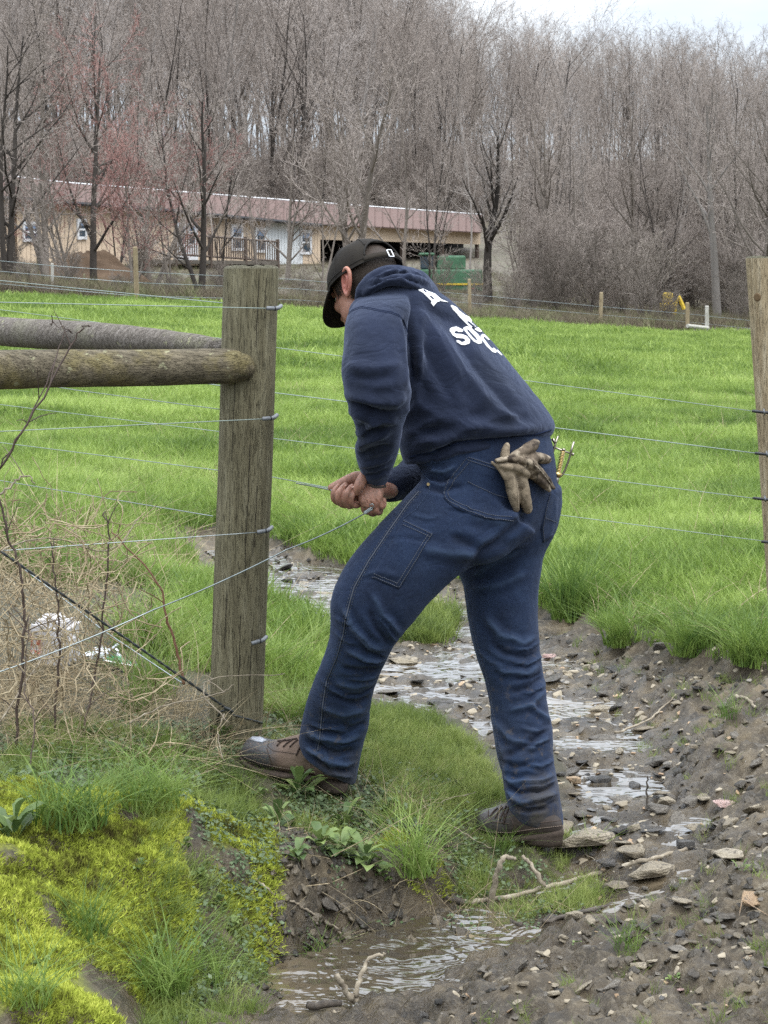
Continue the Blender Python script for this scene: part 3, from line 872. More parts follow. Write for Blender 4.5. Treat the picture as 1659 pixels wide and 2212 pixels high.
def seg_d(px, py, pts):
    best = np.full(px.shape, 1e9); along = np.zeros(px.shape)
    tot = 0; L_ = [math.dist(pts[i], pts[i + 1]) for i in range(len(pts) - 1)]; S = sum(L_)
    for i in range(len(pts) - 1):
        (x0, y0), (x1, y1) = pts[i], pts[i + 1]
        ex, ey = x1 - x0, y1 - y0
        t = np.clip(((px - x0) * ex + (py - y0) * ey) / (ex * ex + ey * ey + 1e-9), 0, 1)
        d = np.hypot(px - x0 - t * ex, py - y0 - t * ey)
        m = d < best
        best = np.where(m, d, best); along = np.where(m, (tot + t * L_[i]) / S, along)
        tot += L_[i]
    return best, along
def creases(me, strokes, back=False):
    """sculpts folds: each stroke is (points, half width, height in mm); a fold fades out at both ends"""
    V, N = mesh_vn(me)
    px, py = project(V)
    view = V - np.array([0, 0, EYE]); view /= np.linalg.norm(view, axis=1)[:, None]
    facing = sstep(0.25, -0.15, (N * view).sum(1))
    off = np.zeros(len(V))
    px = px + 3 * fbm(px / 30, py / 30, octs=2, seed=4); py = py + 3 * fbm(px / 30, py / 30, octs=2, seed=6)
    for pts, w, h in strokes:
        w = w * .78
        d, a = seg_d(px, py, pts)
        prof = .55 * np.exp(-(d / w) ** 2) + .55 * np.exp(-1.7 * d / w) - 0.35 * np.exp(-((d - 1.9 * w) / (0.9 * w)) ** 2)
        fade = sstep(0, .22, a) * sstep(1, .75, a)
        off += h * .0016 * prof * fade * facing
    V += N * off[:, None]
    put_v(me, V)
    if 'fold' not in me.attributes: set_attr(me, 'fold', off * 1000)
def ruffle(me, amp, scale, seed, stretch=(1, 1, 1)):
    V, N = mesh_vn(me)
    s = np.array(stretch) * scale
    n = fbm(V[:, 0] * s[0], V[:, 1] * s[1], V[:, 2] * s[2], octs=3, seed=seed)
    V += N * (n * amp)[:, None]
    put_v(me, V)
def bvh_of(mes):
    bm = bmesh.new()
    for me in (mes if isinstance(mes, list) else [mes]): bm.from_mesh(me)
    t = BVHTree.FromBMesh(bm); bm.free()
    return t
EYEV = Vector((0, 0, EYE))
def on_skin(bvh, px, py, lift=0.0):
    """the point of a surface that measures (px, py), lifted along its normal"""
    d = ray(px, py).normalized()
    h = bvh.ray_cast(EYEV, d)
    if h[0] is None:
        return None, None
    n = h[1] if h[1].dot(d) < 0 else -h[1]
    return h[0] + n * lift, n
def patch(bvh, poly, lift=0.002, thick=0.002, step=5, name='patch'):
    """a cloth piece cut to a measured outline and sewn on a surface"""
    from mathutils.geometry import delaunay_2d_cdt
    pts = []
    n = len(poly)
    for i in range(n):
        a, b = poly[i], poly[(i + 1) % n]
        m = max(1, int(math.dist(a, b) / step))
        for k in range(m): pts.append((a[0] + (b[0] - a[0]) * k / m, a[1] + (b[1] - a[1]) * k / m))
    nb = len(pts)
    xs = [p[0] for p in poly]; ys_ = [p[1] for p in poly]
    gx, gy = np.meshgrid(np.arange(min(xs), max(xs), step), np.arange(min(ys_), max(ys_), step))
    sd = poly_sd(poly, gx, gy)
    for a, b in zip(gx[sd < -step * .6], gy[sd < -step * .6]): pts.append((float(a), float(b)))
    r = delaunay_2d_cdt([Vector(p) for p in pts], [(i, (i + 1) % nb) for i in range(nb)], [list(range(nb))], 1, 1e-4)
    P2, F2 = r[0], r[2]
    last = None; top = []; nrm = []
    for p in P2:
        q, nn = on_skin(bvh, p.x, p.y, lift)
        if q is None:
            h = bvh.find_nearest(U(p.x, p.y, last.y if last else 5.2)); q = h[0] + h[1] * lift; nn = h[1]
        last = q; top.append(q); nrm.append(nn)
    # keep the piece from bridging a gap between two limbs
    ok = [f for f in F2 if all((top[f[i]] - top[f[(i + 1) % len(f)]]).length < 0.05 for i in range(len(f)))]
    N = len(top)
    V = [tuple(p) for p in top] + [tuple(p - m * (thick + lift)) for p, m in zip(top, nrm)]
    cnt = {}
    for f in ok:
        for i in range(len(f)):
            e = (f[i], f[(i + 1) % len(f)]); cnt[e] = cnt.get(e, 0) + 1
    Fs = [tuple(f) for f in ok] + [tuple(i + N for i in reversed(f)) for f in ok]
    for (a, b) in cnt:
        if (b, a) not in cnt: Fs.append((b, a, a + N, b + N))
    me = bpy.data.meshes.new(name); me.from_pydata(V, [], Fs); me.update()
    bm = bmesh.new(); bm.from_mesh(me); bmesh.ops.recalc_face_normals(bm, faces=bm.faces); bm.to_mesh(me); bm.free()
    return me
def stitch(mb, bvh, pts, dash=4.0, gap=2.5, r=0.0007, lift=0.0012, solid=False):
    """a row of thread along a measured line on a surface"""
    P = []
    for i in range(len(pts) - 1):
        a, b = pts[i], pts[i + 1]
        m = max(1, int(math.dist(a, b) / 1.5))
        for k in range(m): P.append((a[0] + (b[0] - a[0]) * k / m, a[1] + (b[1] - a[1]) * k / m))
    P.append(pts[-1])
    per = max(2, int(dash / 1.5)); gp_ = max(1, int(gap / 1.5))
    if solid: per, gp_ = 6, -1
    i = 0
    while i < len(P) - 1:
        q = [on_skin(bvh, *P[j], lift)[0] for j in range(i, min(i + per + 1, len(P)))]
        q = [a for a in q if a is not None]
        if len(q) >= 2 and (q[-1] - q[0]).length < .04 and (q[-1] - q[0]).length > 1e-4:
            mb.tube([q[0], q[len(q) // 2], q[-1]] if len(q) > 2 else q, r, 4)
        i += per + gp_

person = empty('person', G(1000, 1700, .1))
tag(person, 'man in navy hooded sweatshirt and dark jeans stooping to tie a fence wire', 'person')
LX = (0.42, 0.9, 0)            # across the man's hips and shoulders: he faces left and a little away

# ---- trousers
pelvis = loft([(878, 968, 1186, 930, 5.28, .165), (890, 990, 1194, 955, 5.28, .17), (912, 1012, 1200, 990, 5.28, .175), (905, 1055, 1205, 1040, 5.28, .18), (900, 1100, 1210, 1085, 5.29, .18), (930, 1150, 1204, 1130, 5.3, .17), (980, 1200, 1180, 1170, 5.31, .13)], 48, 5, 2.2, LX)
legL = loft([(960, 985, 1160, 1150, 5.22, .10), (905, 1042, 1085, 1200, 5.18, .105), (850, 1098, 1000, 1238, 5.15, .10), (802, 1150, 940, 1290, 5.13, .095), (762, 1200, 895, 1340, 5.12, .09), (731, 1252, 862, 1378, 5.12, .086),
             (715, 1298, 846, 1402, 5.13, .083), (714, 1340, 834, 1425, 5.15, .08), (711, 1382, 824, 1446, 5.17, .077), (697, 1425, 812, 1472, 5.2, .074), (681, 1462, 803, 1502, 5.23, .073), (667, 1500, 798, 1532, 5.25, .074),
             (656, 1540, 796, 1564, 5.28, .076), (648, 1578, 786, 1604, 5.30, .076), (646, 1600, 778, 1645, 5.31, .078), (650, 1618, 772, 1676, 5.31, .076), (654, 1628, 766, 1696, 5.31, .068)], 48, 6, 2.15)
legR = loft([(990, 1090, 1212, 1050, 5.35, .11), (985, 1130, 1213, 1092, 5.36, .115), (982, 1185, 1203, 1145, 5.36, .115), (988, 1232, 1178, 1195, 5.36, .105), (1000, 1265, 1168, 1245, 5.35, .098), (1006, 1312, 1162, 1302, 5.34, .092), (1016, 1370, 1163, 1364, 5.33, .088), (1030, 1425, 1168, 1420, 5.32, .086),
             (1048, 1476, 1177, 1470, 5.31, .082), (1060, 1530, 1184, 1525, 5.29, .08), (1064, 1580, 1194, 1575, 5.27, .078), (1071, 1630, 1197, 1625, 5.25, .076), (1082, 1670, 1201, 1662, 5.24, .076), (1086, 1700, 1207, 1697, 5.225, .08), (1092, 1728, 1212, 1730, 5.22, .082), (1098, 1750, 1215, 1758, 5.215, .08), (1108, 1768, 1217, 1782, 5.21, .072)], 48, 6, 2.15)
jme = union([pelvis, legL, legR], .0058, 2, 'jeans')
ruffle(jme, .004, 9, 71, (1, 1, .6))
creases(jme, [
    # behind and round the forward knee
    ([(840, 1412), (800, 1395), (760, 1350), (740, 1300)], 9, 7), ([(832, 1428), (790, 1425), (745, 1400)], 9, 7), ([(826, 1448), (780, 1452), (730, 1440)], 8, -6), ([(850, 1400), (815, 1360), (790, 1310)], 9, -6),
    ([(870, 1378), (825, 1325), (800, 1270)], 10, 5), ([(815, 1470), (770, 1485), (720, 1470)], 10, 5), ([(806, 1500), (770, 1520), (700, 1500)], 9, -5), ([(800, 1530), (740, 1545), (680, 1520)], 11, 5),
    # stacked at the forward cuff
    ([(650, 1575), (690, 1592), (740, 1600), (790, 1585)], 9, 8), ([(648, 1596), (690, 1615), (735, 1628), (782, 1618)], 7, -8), ([(655, 1610), (700, 1640), (745, 1652), (776, 1642)], 8, 8), ([(670, 1632), (710, 1662), (765, 1668)], 6, -6),
    ([(795, 1560), (760, 1575), (735, 1560)], 8, -5), ([(700, 1640), (730, 1670), (765, 1680)], 6, 5),
    # hip and seat
    ([(905, 1050), (950, 1060), (1010, 1050)], 9, -5), ([(925, 1015), (960, 1020), (985, 1005)], 7, 6), ([(915, 1030), (950, 1040), (990, 1030)], 6, -6), ([(1000, 1110), (1080, 1125), (1150, 1100)], 16, 4), ([(960, 1150), (1040, 1190), (1120, 1160)], 15, -4), ([(900, 1180), (980, 1200), (1050, 1190)], 16, 4),
    ([(1000, 1235), (1050, 1190), (1110, 1140), (1150, 1090)], 12, -5), ([(1010, 1250), (1070, 1215), (1140, 1175)], 12, 4), ([(1010, 1275), (1080, 1265), (1150, 1230)], 12, 4),
    # rear leg
    ([(1165, 1370), (1130, 1390), (1080, 1370), (1040, 1320)], 11, 6), ([(1170, 1400), (1140, 1420), (1090, 1410), (1050, 1380)], 9, -7), ([(1174, 1432), (1140, 1455), (1090, 1452), (1060, 1430)], 9, 5), ([(1180, 1455), (1145, 1485), (1090, 1500)], 9, -5), ([(1184, 1490), (1150, 1520), (1090, 1540)], 9, 5),
    ([(1064, 1550), (1100, 1595), (1150, 1612), (1194, 1590)], 9, 5), ([(1075, 1640), (1110, 1625), (1150, 1600), (1192, 1560)], 9, -5), ([(1140, 1520), (1180, 1550), (1190, 1565)], 8, 5),
    ([(1085, 1672), (1110, 1690), (1160, 1690), (1204, 1672)], 8, 9), ([(1086, 1692), (1120, 1712), (1165, 1708), (1208, 1695)], 6, -9), ([(1092, 1712), (1130, 1732), (1180, 1722), (1212, 1712)], 8, 9), ([(1100, 1738), (1140, 1752), (1190, 1745)], 6, -8), ([(1075, 1640), (1110, 1655), (1160, 1650)], 8, -5),
    ([(1060, 1530), (1090, 1640), (1100, 1700)], 8, 4),
    ([(838, 1418), (805, 1408), (772, 1378)], 4, 4), ([(834, 1432), (800, 1436), (765, 1425)], 4, -4), ([(858, 1390), (832, 1352), (812, 1330)], 4, 4), ([(818, 1458), (780, 1470), (748, 1466)], 4, 4), ([(812, 1482), (778, 1500), (740, 1500)], 4, -4), ([(720, 1330), (740, 1345), (770, 1342)], 5, 3), ([(718, 1360), (745, 1380), (780, 1400)], 5, 3), ([(690, 1460), (715, 1490), (760, 1510)], 5, 3),
    ([(660, 1560), (700, 1572), (750, 1578)], 5, 4), ([(700, 1600), (740, 1612), (780, 1605)], 4, 4), ([(672, 1604), (700, 1625), (720, 1650)], 4, 4),
    ([(1168, 1385), (1140, 1402), (1110, 1402)], 4, 4), ([(1172, 1416), (1140, 1436), (1100, 1432)], 4, 4), ([(1178, 1450), (1150, 1464), (1110, 1466)], 4, -4), ([(1182, 1480), (1150, 1496), (1120, 1496)], 4, 4), ([(1030, 1400), (1060, 1430), (1100, 1440)], 5, 3), ([(1190, 1570), (1160, 1580), (1120, 1572)], 5, 4), ([(1196, 1600), (1160, 1612), (1110, 1605)], 4, -4), ([(1200, 1640), (1170, 1655), (1130, 1650)], 5, 5), ([(1206, 1684), (1170, 1700), (1130, 1702)], 4, 5), ([(1210, 1722), (1170, 1738), (1130, 1742)], 4, 5), ([(1090, 1700), (1110, 1720), (1125, 1745)], 5, 4),
    ([(960, 1090), (1000, 1100), (1060, 1096)], 5, 2.5), ([(880, 1110), (920, 1120), (960, 1112)], 6, 2.5), ([(830, 1170), (870, 1160), (930, 1170)], 6, -2.5), ([(780, 1240), (820, 1235), (870, 1250)], 7, 3), ([(1120, 1000), (1160, 1010), (1195, 1000)], 5, -3),
])
ruffle(jme, .0012, 55, 72)
jme.shade_smooth()

nm = NM('indigo_denim', (.012, .022, .05), .85, spec=.25)
v = nm.coord('Object')
wv = nm.n('ShaderNodeTexWave', {'Vector': nm.coord('Object', (1, 1, 1), (0, .6, 0)), 'Scale': 260, 'Distortion': 2.0, 'Detail': 2}).outputs['Fac']
base = nm.ramp(nm.noise(7, 5, .6, v), [(.3, (.004, .009, .025)), (.55, (.0068, .0158, .042)), (.75, (.014, .029, .066))])
base = nm.mix(nm.gray(nm.noise(3.2, 3, .55, v), .48, .68, 0, .28), base, (.022, .042, .085))
base = nm.mix(nm.gray(nm.noise(150, 2, .6, v), .45, .8, 0, .4), base, (.022, .037, .066))
base = nm.mix(nm.gray(nm.attr('fold'), 1.5, 8, 0, .6), base, (.034, .056, .10))       # worn fading on fold ridges, plus their highlights painted into the colour
base = nm.mix(nm.gray(nm.attr('fold'), -1, -6, 0, .5), base, (.003, .006, .016))  # shade of the fold grooves painted into the denim colour
# dried mud splashed on the lower legs
gz = nm.n('ShaderNodeSeparateXYZ', {'Vector': nm.n('ShaderNodeNewGeometry').outputs['Position']}).outputs['Z']
low = nm.gray(gz, .62, .06)
spl = nm.gray(nm.noise(38, 5, .7, v), .56, .66)
spl2 = nm.gray(nm.noise(11, 4, .6, v), .44, .62)
md = nm.math('MULTIPLY', nm.math('MULTIPLY', spl, low), .75)
md2 = nm.math('MULTIPLY', nm.math('MULTIPLY', spl2, nm.gray(gz, .34, .1)), .85)
base = nm.mix(md, base, (.085, .068, .048))
base = nm.mix(md2, base, (.05, .042, .03))
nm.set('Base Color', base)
nm.set('Sheen Weight', .12); nm.set('Sheen Roughness', .5); nm.set('Sheen Tint', (.5, .6, .9, 1))
rid = nm.math('ABSOLUTE', nm.math('SUBTRACT', nm.noise(10, 2, .5, nm.coord('Object', (1, 1, 1.9), (.3, .4, 0)), .8), .5))
nm.bump(nm.math('ADD', nm.math('ADD', nm.math('MULTIPLY', wv, .1), nm.math('MULTIPLY', nm.noise(60, 6, .65, v), .5)), nm.math('MULTIPLY', nm.gray(rid, 0, .16), .4)), .6, .005)
M_denim = nm.m
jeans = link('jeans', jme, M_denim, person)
jb = bvh_of(jme)
nm = NM('seam_thread', (.055, .062, .078), .8); M_thread = nm.m
nm = NM('worn_denim_edge', (.03, .045, .08), .85, spec=.2); M_edge = nm.m
nm.bump(nm.noise(300, 3), .4, .002)
for pts in ([(905, 1062), (880, 1090), (845, 1140), (795, 1215), (765, 1270), (748, 1330), (742, 1370), (728, 1420), (706, 1470), (698, 1520), (694, 1560), (690, 1600), (686, 1622)],
            [(1003, 1270), (1012, 1330), (1030, 1400), (1052, 1480), (1066, 1560), (1078, 1630), (1090, 1690)]):
    mb = MB()
    for k, off in enumerate((-5, 0, 5) if pts[0][0] < 950 else (0, 5)):
        q = [(a + off, b) for a, b in pts]
        if k == 1 and pts[0][0] < 950: stitch(mb, jb, q, r=.0016, solid=True)
        else: stitch(mb, jb, q, 5, 3)
    mb.build('leg_seam', M_thread, jeans)
def pocket(name, poly, rows, label=None, rnd=False):
    if rnd: poly = [tuple(p) for p in catmull(list(poly) + [poly[0]], 4)[:-1]]; rows = [[tuple(q) for q in catmull(r, 4)] for r in rows]
    me = patch(jb, poly, .0022, .003)
    me.shade_smooth()
    o = link(name, me, M_denim, jeans)
    mb = MB()
    for r in rows: stitch(mb, jb, r, 4, 2.6, .001, .0036)
    if mb.n: mb.build('stitching', M_thread, jeans)
    if label: o['label'] = label
    return o
pocket('hammer_pocket', [(873, 1122), (936, 1150), (862, 1272), (802, 1248), (835, 1190)], [[(873, 1126), (933, 1154)], [(871, 1134), (929, 1160)], [(932, 1154), (862, 1268)], [(925, 1154), (857, 1262)], [(804, 1245), (860, 1268)], [(808, 1238), (858, 1260)]], 'carpenter pocket low on the forward thigh')
pocket('back_pocket', [(1012, 985), (1082, 1008), (1160, 1035), (1152, 1080), (1112, 1122), (1050, 1120), (985, 1098), (956, 1068), (972, 1030)],
       [[(1012, 988), (1080, 1010)], [(1010, 994), (1078, 1016)], [(1008, 990), (968, 1042), (960, 1068), (978, 1089), (1050, 1118), (1108, 1124)], [(1014, 998), (976, 1046), (968, 1067), (984, 1084), (1052, 1112), (1104, 1117)], [(1010, 1040), (1060, 1065), (1110, 1078)]], 'rounded seat pocket with a wide flap seam', True)
pocket('hip_pocket', [(1190, 1060), (1206, 1075), (1203, 1120), (1192, 1160), (1172, 1172), (1168, 1140), (1180, 1090)], [[(1187, 1066), (1178, 1100), (1171, 1140), (1174, 1168)], [(1176, 1118), (1200, 1128)]])
mb = MB()
stitch(mb, jb, [(905, 1000), (912, 1020), (930, 1042), (928, 1058)], 4, 1, .0014, .001, True); stitch(mb, jb, [(940, 1000), (980, 985)], 4, 2, .001)
stitch(mb, jb, [(928, 1060), (900, 1100), (870, 1122)], 5, 2, .0012)
mb.build('front_pocket_edge', M_edge, jeans)
rv = on_skin(jb, 926, 1046, .002)[0]
mb = MB(); mb.tube([rv, rv + Vector((0, -.003, 0))], .004, 8); nm = NM('brass_rivet', (.5, .38, .2), .4, 1.0); mb.build('rivet', nm.m, jeans)

# ---- sweatshirt
torso = loft([(880, 1002, 1188, 946, 5.28, .17), (872, 985, 1196, 938, 5.28, .18), (866, 960, 1201, 918, 5.28, .192), (863, 925, 1184, 888, 5.28, .198), (858, 880, 1150, 842, 5.28, .205), (850, 825, 1110, 790, 5.28, .212), (836, 768, 1066, 735, 5.27, .218), (812, 722, 1020, 685, 5.26, .215), (785, 685, 972, 640, 5.25, .19), (772, 655, 925, 612, 5.245, .13), (778, 630, 885, 598, 5.24, .085)], 64, 6, 2.2, LX)
armL = loft([(785, 640, 872, 632, 5.15, .05), (762, 658, 886, 650, 5.09, .072), (746, 690, 886, 690, 5.04, .088), (743, 745, 882, 742, 4.99, .09), (738, 798, 883, 795, 4.95, .086), (743, 842, 889, 842, 4.94, .083), (750, 876, 884, 880, 4.95, .08), (764, 915, 872, 915, 4.99, .074), (771, 950, 864, 955, 5.03, .07), (766, 975, 858, 985, 5.07, .066), (776, 1012, 848, 1015, 5.1, .06), (783, 1036, 838, 1040, 5.13, .05), (788, 1045, 832, 1049, 5.14, .044)], 44, 6, 2.1)
armR = sausage([(880, 650, 5.38, .085), (905, 720, 5.45, .085), (915, 820, 5.5, .08), (925, 930, 5.52, .072), (925, 1000, 5.5, .064), (893, 1032, 5.42, .052), (862, 1046, 5.33, .042), (842, 1056, 5.28, .034)], 30, 6)
neckroll = sausage([(777, 648, 5.15, .013), (786, 626, 5.14, .018), (808, 604, 5.14, .022), (848, 593, 5.17, .024), (886, 599, 5.24, .025), (914, 612, 5.31, .023), (926, 630, 5.37, .02)], 20, 5)
yoke = sausage([(788, 676, 5.13, .04), (830, 664, 5.14, .05), (880, 662, 5.18, .052), (935, 680, 5.25, .053), (985, 716, 5.32, .05)], 24, 6)
hme = union([torso, armL, armR, yoke], .0065, 3, 'hoodie')
ruffle(hme, .004, 7, 81, (1, 1, .7))
creases(hme, [
    # sleeve: creases inside the elbow and gathered towards the cuff
    ([(738, 850), (790, 862), (850, 872), (888, 850)], 13, 7), ([(745, 868), (800, 885), (850, 905)], 9, -8), ([(752, 885), (800, 905), (868, 912)], 12, 7), ([(760, 915), (800, 935), (850, 930)], 9, -6), ([(772, 945), (800, 920), (830, 880)], 9, 5), ([(764, 968), (800, 950), (850, 925)], 10, 8), ([(768, 985), (800, 975), (852, 960)], 8, -6), ([(772, 1005), (810, 1000), (852, 985)], 8, 6), ([(780, 1028), (815, 1026), (845, 1010)], 6, -5),
    ([(742, 810), (800, 820), (860, 812)], 14, -4), ([(742, 790), (800, 795), (880, 790)], 16, 3),
    # armhole and the pull from shoulder to waist
    ([(874, 668), (886, 730), (892, 800), (894, 850)], 9, -10), ([(900, 665), (910, 740), (905, 830)], 14, 6), ([(880, 650), (920, 690), (960, 760), (1010, 850)], 18, 6), ([(930, 680), (985, 780), (1060, 880), (1150, 930)], 18, 5), ([(905, 720), (940, 800), (985, 880)], 16, -5), ([(965, 690), (1030, 790), (1110, 890), (1170, 925)], 15, -4),
    ([(890, 870), (960, 905), (1040, 915)], 18, 5), ([(885, 920), (950, 940), (1020, 930)], 15, -5), ([(880, 960), (940, 950), (1020, 925), (1100, 930), (1180, 918)], 16, 10), ([(872, 985), (930, 985), (985, 960), (1080, 955), (1190, 935)], 9, -9), ([(880, 900), (900, 870), (900, 820)], 12, 6), ([(1000, 930), (1060, 905), (1140, 895)], 14, 6), ([(870, 940), (900, 930), (950, 900)], 12, 5),
])
# gathered rib above the hem
ruffle(hme, .0012, 45, 82)
hme.shade_smooth()
nm = NM('navy_fleece', (.018, .027, .06), .95, spec=.15)
v = nm.coord('Object')
base = nm.ramp(nm.noise(5, 5, .6, v), [(.3, (.0085, .0115, .021)), (.6, (.0125, .0172, .035)), (.8, (.017, .0225, .044))])
nm.set('Base Color', nm.mix(nm.gray(nm.noise(420, 2, .6, v), .5, .8, 0, .5), base, (.024, .031, .05)))
nm.set('Sheen Weight', .22); nm.set('Sheen Roughness', .45); nm.set('Sheen Tint', (.6, .7, 1, 1))
rid = nm.math('ABSOLUTE', nm.math('SUBTRACT', nm.noise(9, 3, .5, nm.coord('Object', (1, 1, 1.4), (.3, .4, 0)), 1.0), .5))
nm.bump(nm.math('ADD', nm.math('ADD', nm.math('MULTIPLY', nm.noise(380, 3, .7, v), .3), nm.noise(30, 5, .6, v)), nm.math('MULTIPLY', nm.gray(rid, 0, .14), .7)), .5, .005)
M_fleece = nm.m
hoodie = link('hooded_sweatshirt', hme, M_fleece, person)
hb = bvh_of(hme)
# the hood lying bunched behind the neck
hood_fold = sausage([(842, 592, 5.18, .014), (872, 598, 5.2, .022), (905, 606, 5.25, .026), (924, 622, 5.31, .018)], 20, 5)
lowroll = sausage([(790, 634, 5.12, .010), (814, 616, 5.105, .013), (850, 605, 5.115, .015), (890, 609, 5.16, .018), (924, 628, 5.25, .017)], 18, 5)
ho = union([neckroll, hood_fold, lowroll], .0055, 5, 'hood')
creases(ho, [([(790, 622), (830, 600), (880, 592)], 5, -7), ([(800, 608), (845, 588), (885, 584)], 5, 5), ([(850, 578), (880, 600), (925, 620)], 6, -6), ([(890, 585), (915, 600), (932, 622)], 5, 4)])
ruffle(ho, .003, 22, 83)
ho.shade_smooth()
hood = link('hood', ho, M_fleece, hoodie)
# seams, hem rib
nm = NM('navy_seam', (.012, .018, .04), .95, spec=.1); M_seam = nm.m
mb = MB()
for dy in (0, 3): stitch(mb, hb, [(752, 676 + dy), (764, 668 + dy), (780, 662 + dy), (800, 665 + dy), (822, 670 + dy), (845, 674 + dy), (862, 680 + dy), (872, 692 + dy), (879, 712 + dy), (884, 740 + dy)], r=.0009, lift=.0004, solid=True)
mb.build('shoulder_seam', M_seam, hoodie)
mb = MB()
stitch(mb, hb, [(884, 988), (910, 980), (950, 972), (1000, 955), (1080, 946), (1150, 940), (1190, 928)], r=.0022, solid=True)
mb.build('hem_seam', M_seam, hoodie)
nm = NM('frayed_cuff', (.05, .042, .036), .9, spec=.2); M_cuff = nm.m
mb = MB()
c0 = (U(788, 1046, 5.14) + U(832, 1050, 5.14)) / 2
ax = (U(832, 1050, 5.14) - U(788, 1046, 5.14)) / 2
mb.tube([c0 + ax * 1.02 * math.cos(t) + Vector((0, 1, 0)) * .046 * math.sin(t) for t in np.linspace(0, 2 * PI, 25)], .0032, 6, False)
mb.build('cuff', M_cuff, hoodie)
# varsity lettering printed across the back: only its left-hand part can be seen from the fence
nm = NM('cracked_white_print', (.72, .72, .71), .6)
nm.set('Base Color', nm.mix(nm.gray(nm.noise(120, 4), .6, .75), (.74, .74, .73), (.4, .42, .47)))
M_print = nm.m
def zoomP(x, y): return ((1300 + x / 4.1475) * .6636, (900 + y / 4.1475) * .6636)
letters = [
    [(245, 165), (280, 152), (380, 200), (470, 262), (545, 335), (500, 350), (455, 402), (425, 362), (430, 335), (320, 225), (258, 190)],
    [(395, 205), (480, 240), (560, 310), (660, 350), (625, 345), (560, 335), (480, 275)],
    [(688, 395), (705, 388), (770, 420), (800, 460), (880, 520), (960, 560), (1030, 620), (1048, 660), (1030, 690), (1000, 660), (960, 700), (920, 660), (860, 600), (800, 540), (770, 500), (720, 450)],
    [(1010, 715), (1045, 690), (1090, 705), (1120, 735), (1100, 752), (1060, 745)],
    [(680, 708), (700, 692), (765, 680), (860, 725), (850, 748), (800, 752), (770, 738), (750, 742), (735, 760), (752, 775), (850, 785), (905, 810), (950, 860), (945, 905), (880, 928), (835, 925), (775, 890), (768, 862), (800, 865), (840, 890), (880, 880), (890, 862), (870, 840), (770, 830), (720, 800), (680, 740)],
    [(1095, 805), (1115, 782), (1150, 790), (1215, 855), (1200, 862), (1150, 820), (1130, 815), (1132, 840), (1215, 950), (1255, 985), (1270, 965), (1310, 1005), (1300, 1035), (1260, 1025), (1180, 950), (1110, 850)],
    [(1315, 990), (1340, 1015), (1385, 1065), (1375, 1068), (1330, 1030)],
]
O_outer = [(860, 695), (905, 672), (960, 690), (1060, 790), (1110, 860), (1108, 905), (1060, 912), (1000, 880), (930, 800), (868, 720)]
O_inner = [(905, 722), (915, 715), (940, 730), (1040, 840), (1055, 875), (1030, 870), (985, 830), (915, 745)]
# the round letter, cut in two halves about its counter
letters.append(O_outer[:5] + [O_outer[5]] + O_inner[5:2:-1] + O_inner[2::-1])
letters.append([O_outer[0]] + O_outer[:4:-1] + O_inner[5:] + [O_inner[0]])
A_holes = [[(355, 215), (365, 225)]]
for k, poly in enumerate(letters):
    try:
        me = patch(hb, [zoomP(*p) for p in poly], .0016, .001, 3)
        link('printed_letter', me, M_print, hoodie)
    except Exception as e:
        print('PRINT letter failed', k, e)
nm = NM('letter_gap_navy', (.02, .028, .06), .95); M_gap = nm.m
for poly in ([(312, 185), (330, 182), (365, 212), (352, 222)], [(398, 268), (415, 262), (462, 300), (448, 315)], [(905, 610), (930, 608), (1005, 672), (995, 690)]):
    me = patch(hb, [zoomP(*p) for p in poly], .0024, .001, 3)
    link('letter_counter', me, M_gap, hoodie)
# ---- head, neck and hands: one skin
_h = Vector((-.62, .785, 0)); _a = R(24)
hF = (_h * math.cos(_a) - Vector((0, 0, 1)) * math.sin(_a)).normalized()
hU = (_h * math.sin(_a) + Vector((0, 0, 1)) * math.cos(_a)).normalized()
hL = hU.cross(hF).normalized()
CC = U(788, 601, 5.25)
def H(f, l, u): return CC + hF * f + hL * l + hU * u
def hell(f, l, u, rf, rl, ru, tilt=0.0):
    a, b = hF, hU
    if tilt: a, b = hF * math.cos(tilt) + hU * math.sin(tilt), hU * math.cos(tilt) - hF * math.sin(tilt)
    return ellipsoid(H(f, l, u), (a * rf, hL * rl, b * ru), 18)
head_shapes = [hell(0, 0, 0, .096, .076, .088), hell(.03, 0, -.045, .066, .066, .07), hell(.052, 0, -.085, .042, .05, .034), hell(.07, 0, -.108, .024, .028, .018),
               hell(.1, 0, -.045, .016, .014, .028, .25), hell(.112, 0, -.06, .014, .015, .011), hell(.088, 0, -.005, .02, .05, .012), hell(.062, .036, -.045, .028, .024, .02), hell(.062, -.036, -.045, .028, .024, .02),
               hell(.092, 0, -.083, .012, .024, .006), hell(.09, 0, -.093, .012, .022, .006), hell(.025, .052, -.075, .035, .014, .03), hell(.025, -.052, -.075, .035, .014, .03)]
head_shapes.append(sausage3(np.array([list(H(-.03, 0, -.05)), list(H(-.05, 0, -.12)), list(U(845, 668, 5.27))]), [.06, .058, .075], 24))
hm = union(head_shapes, .0035, 4, 'head')
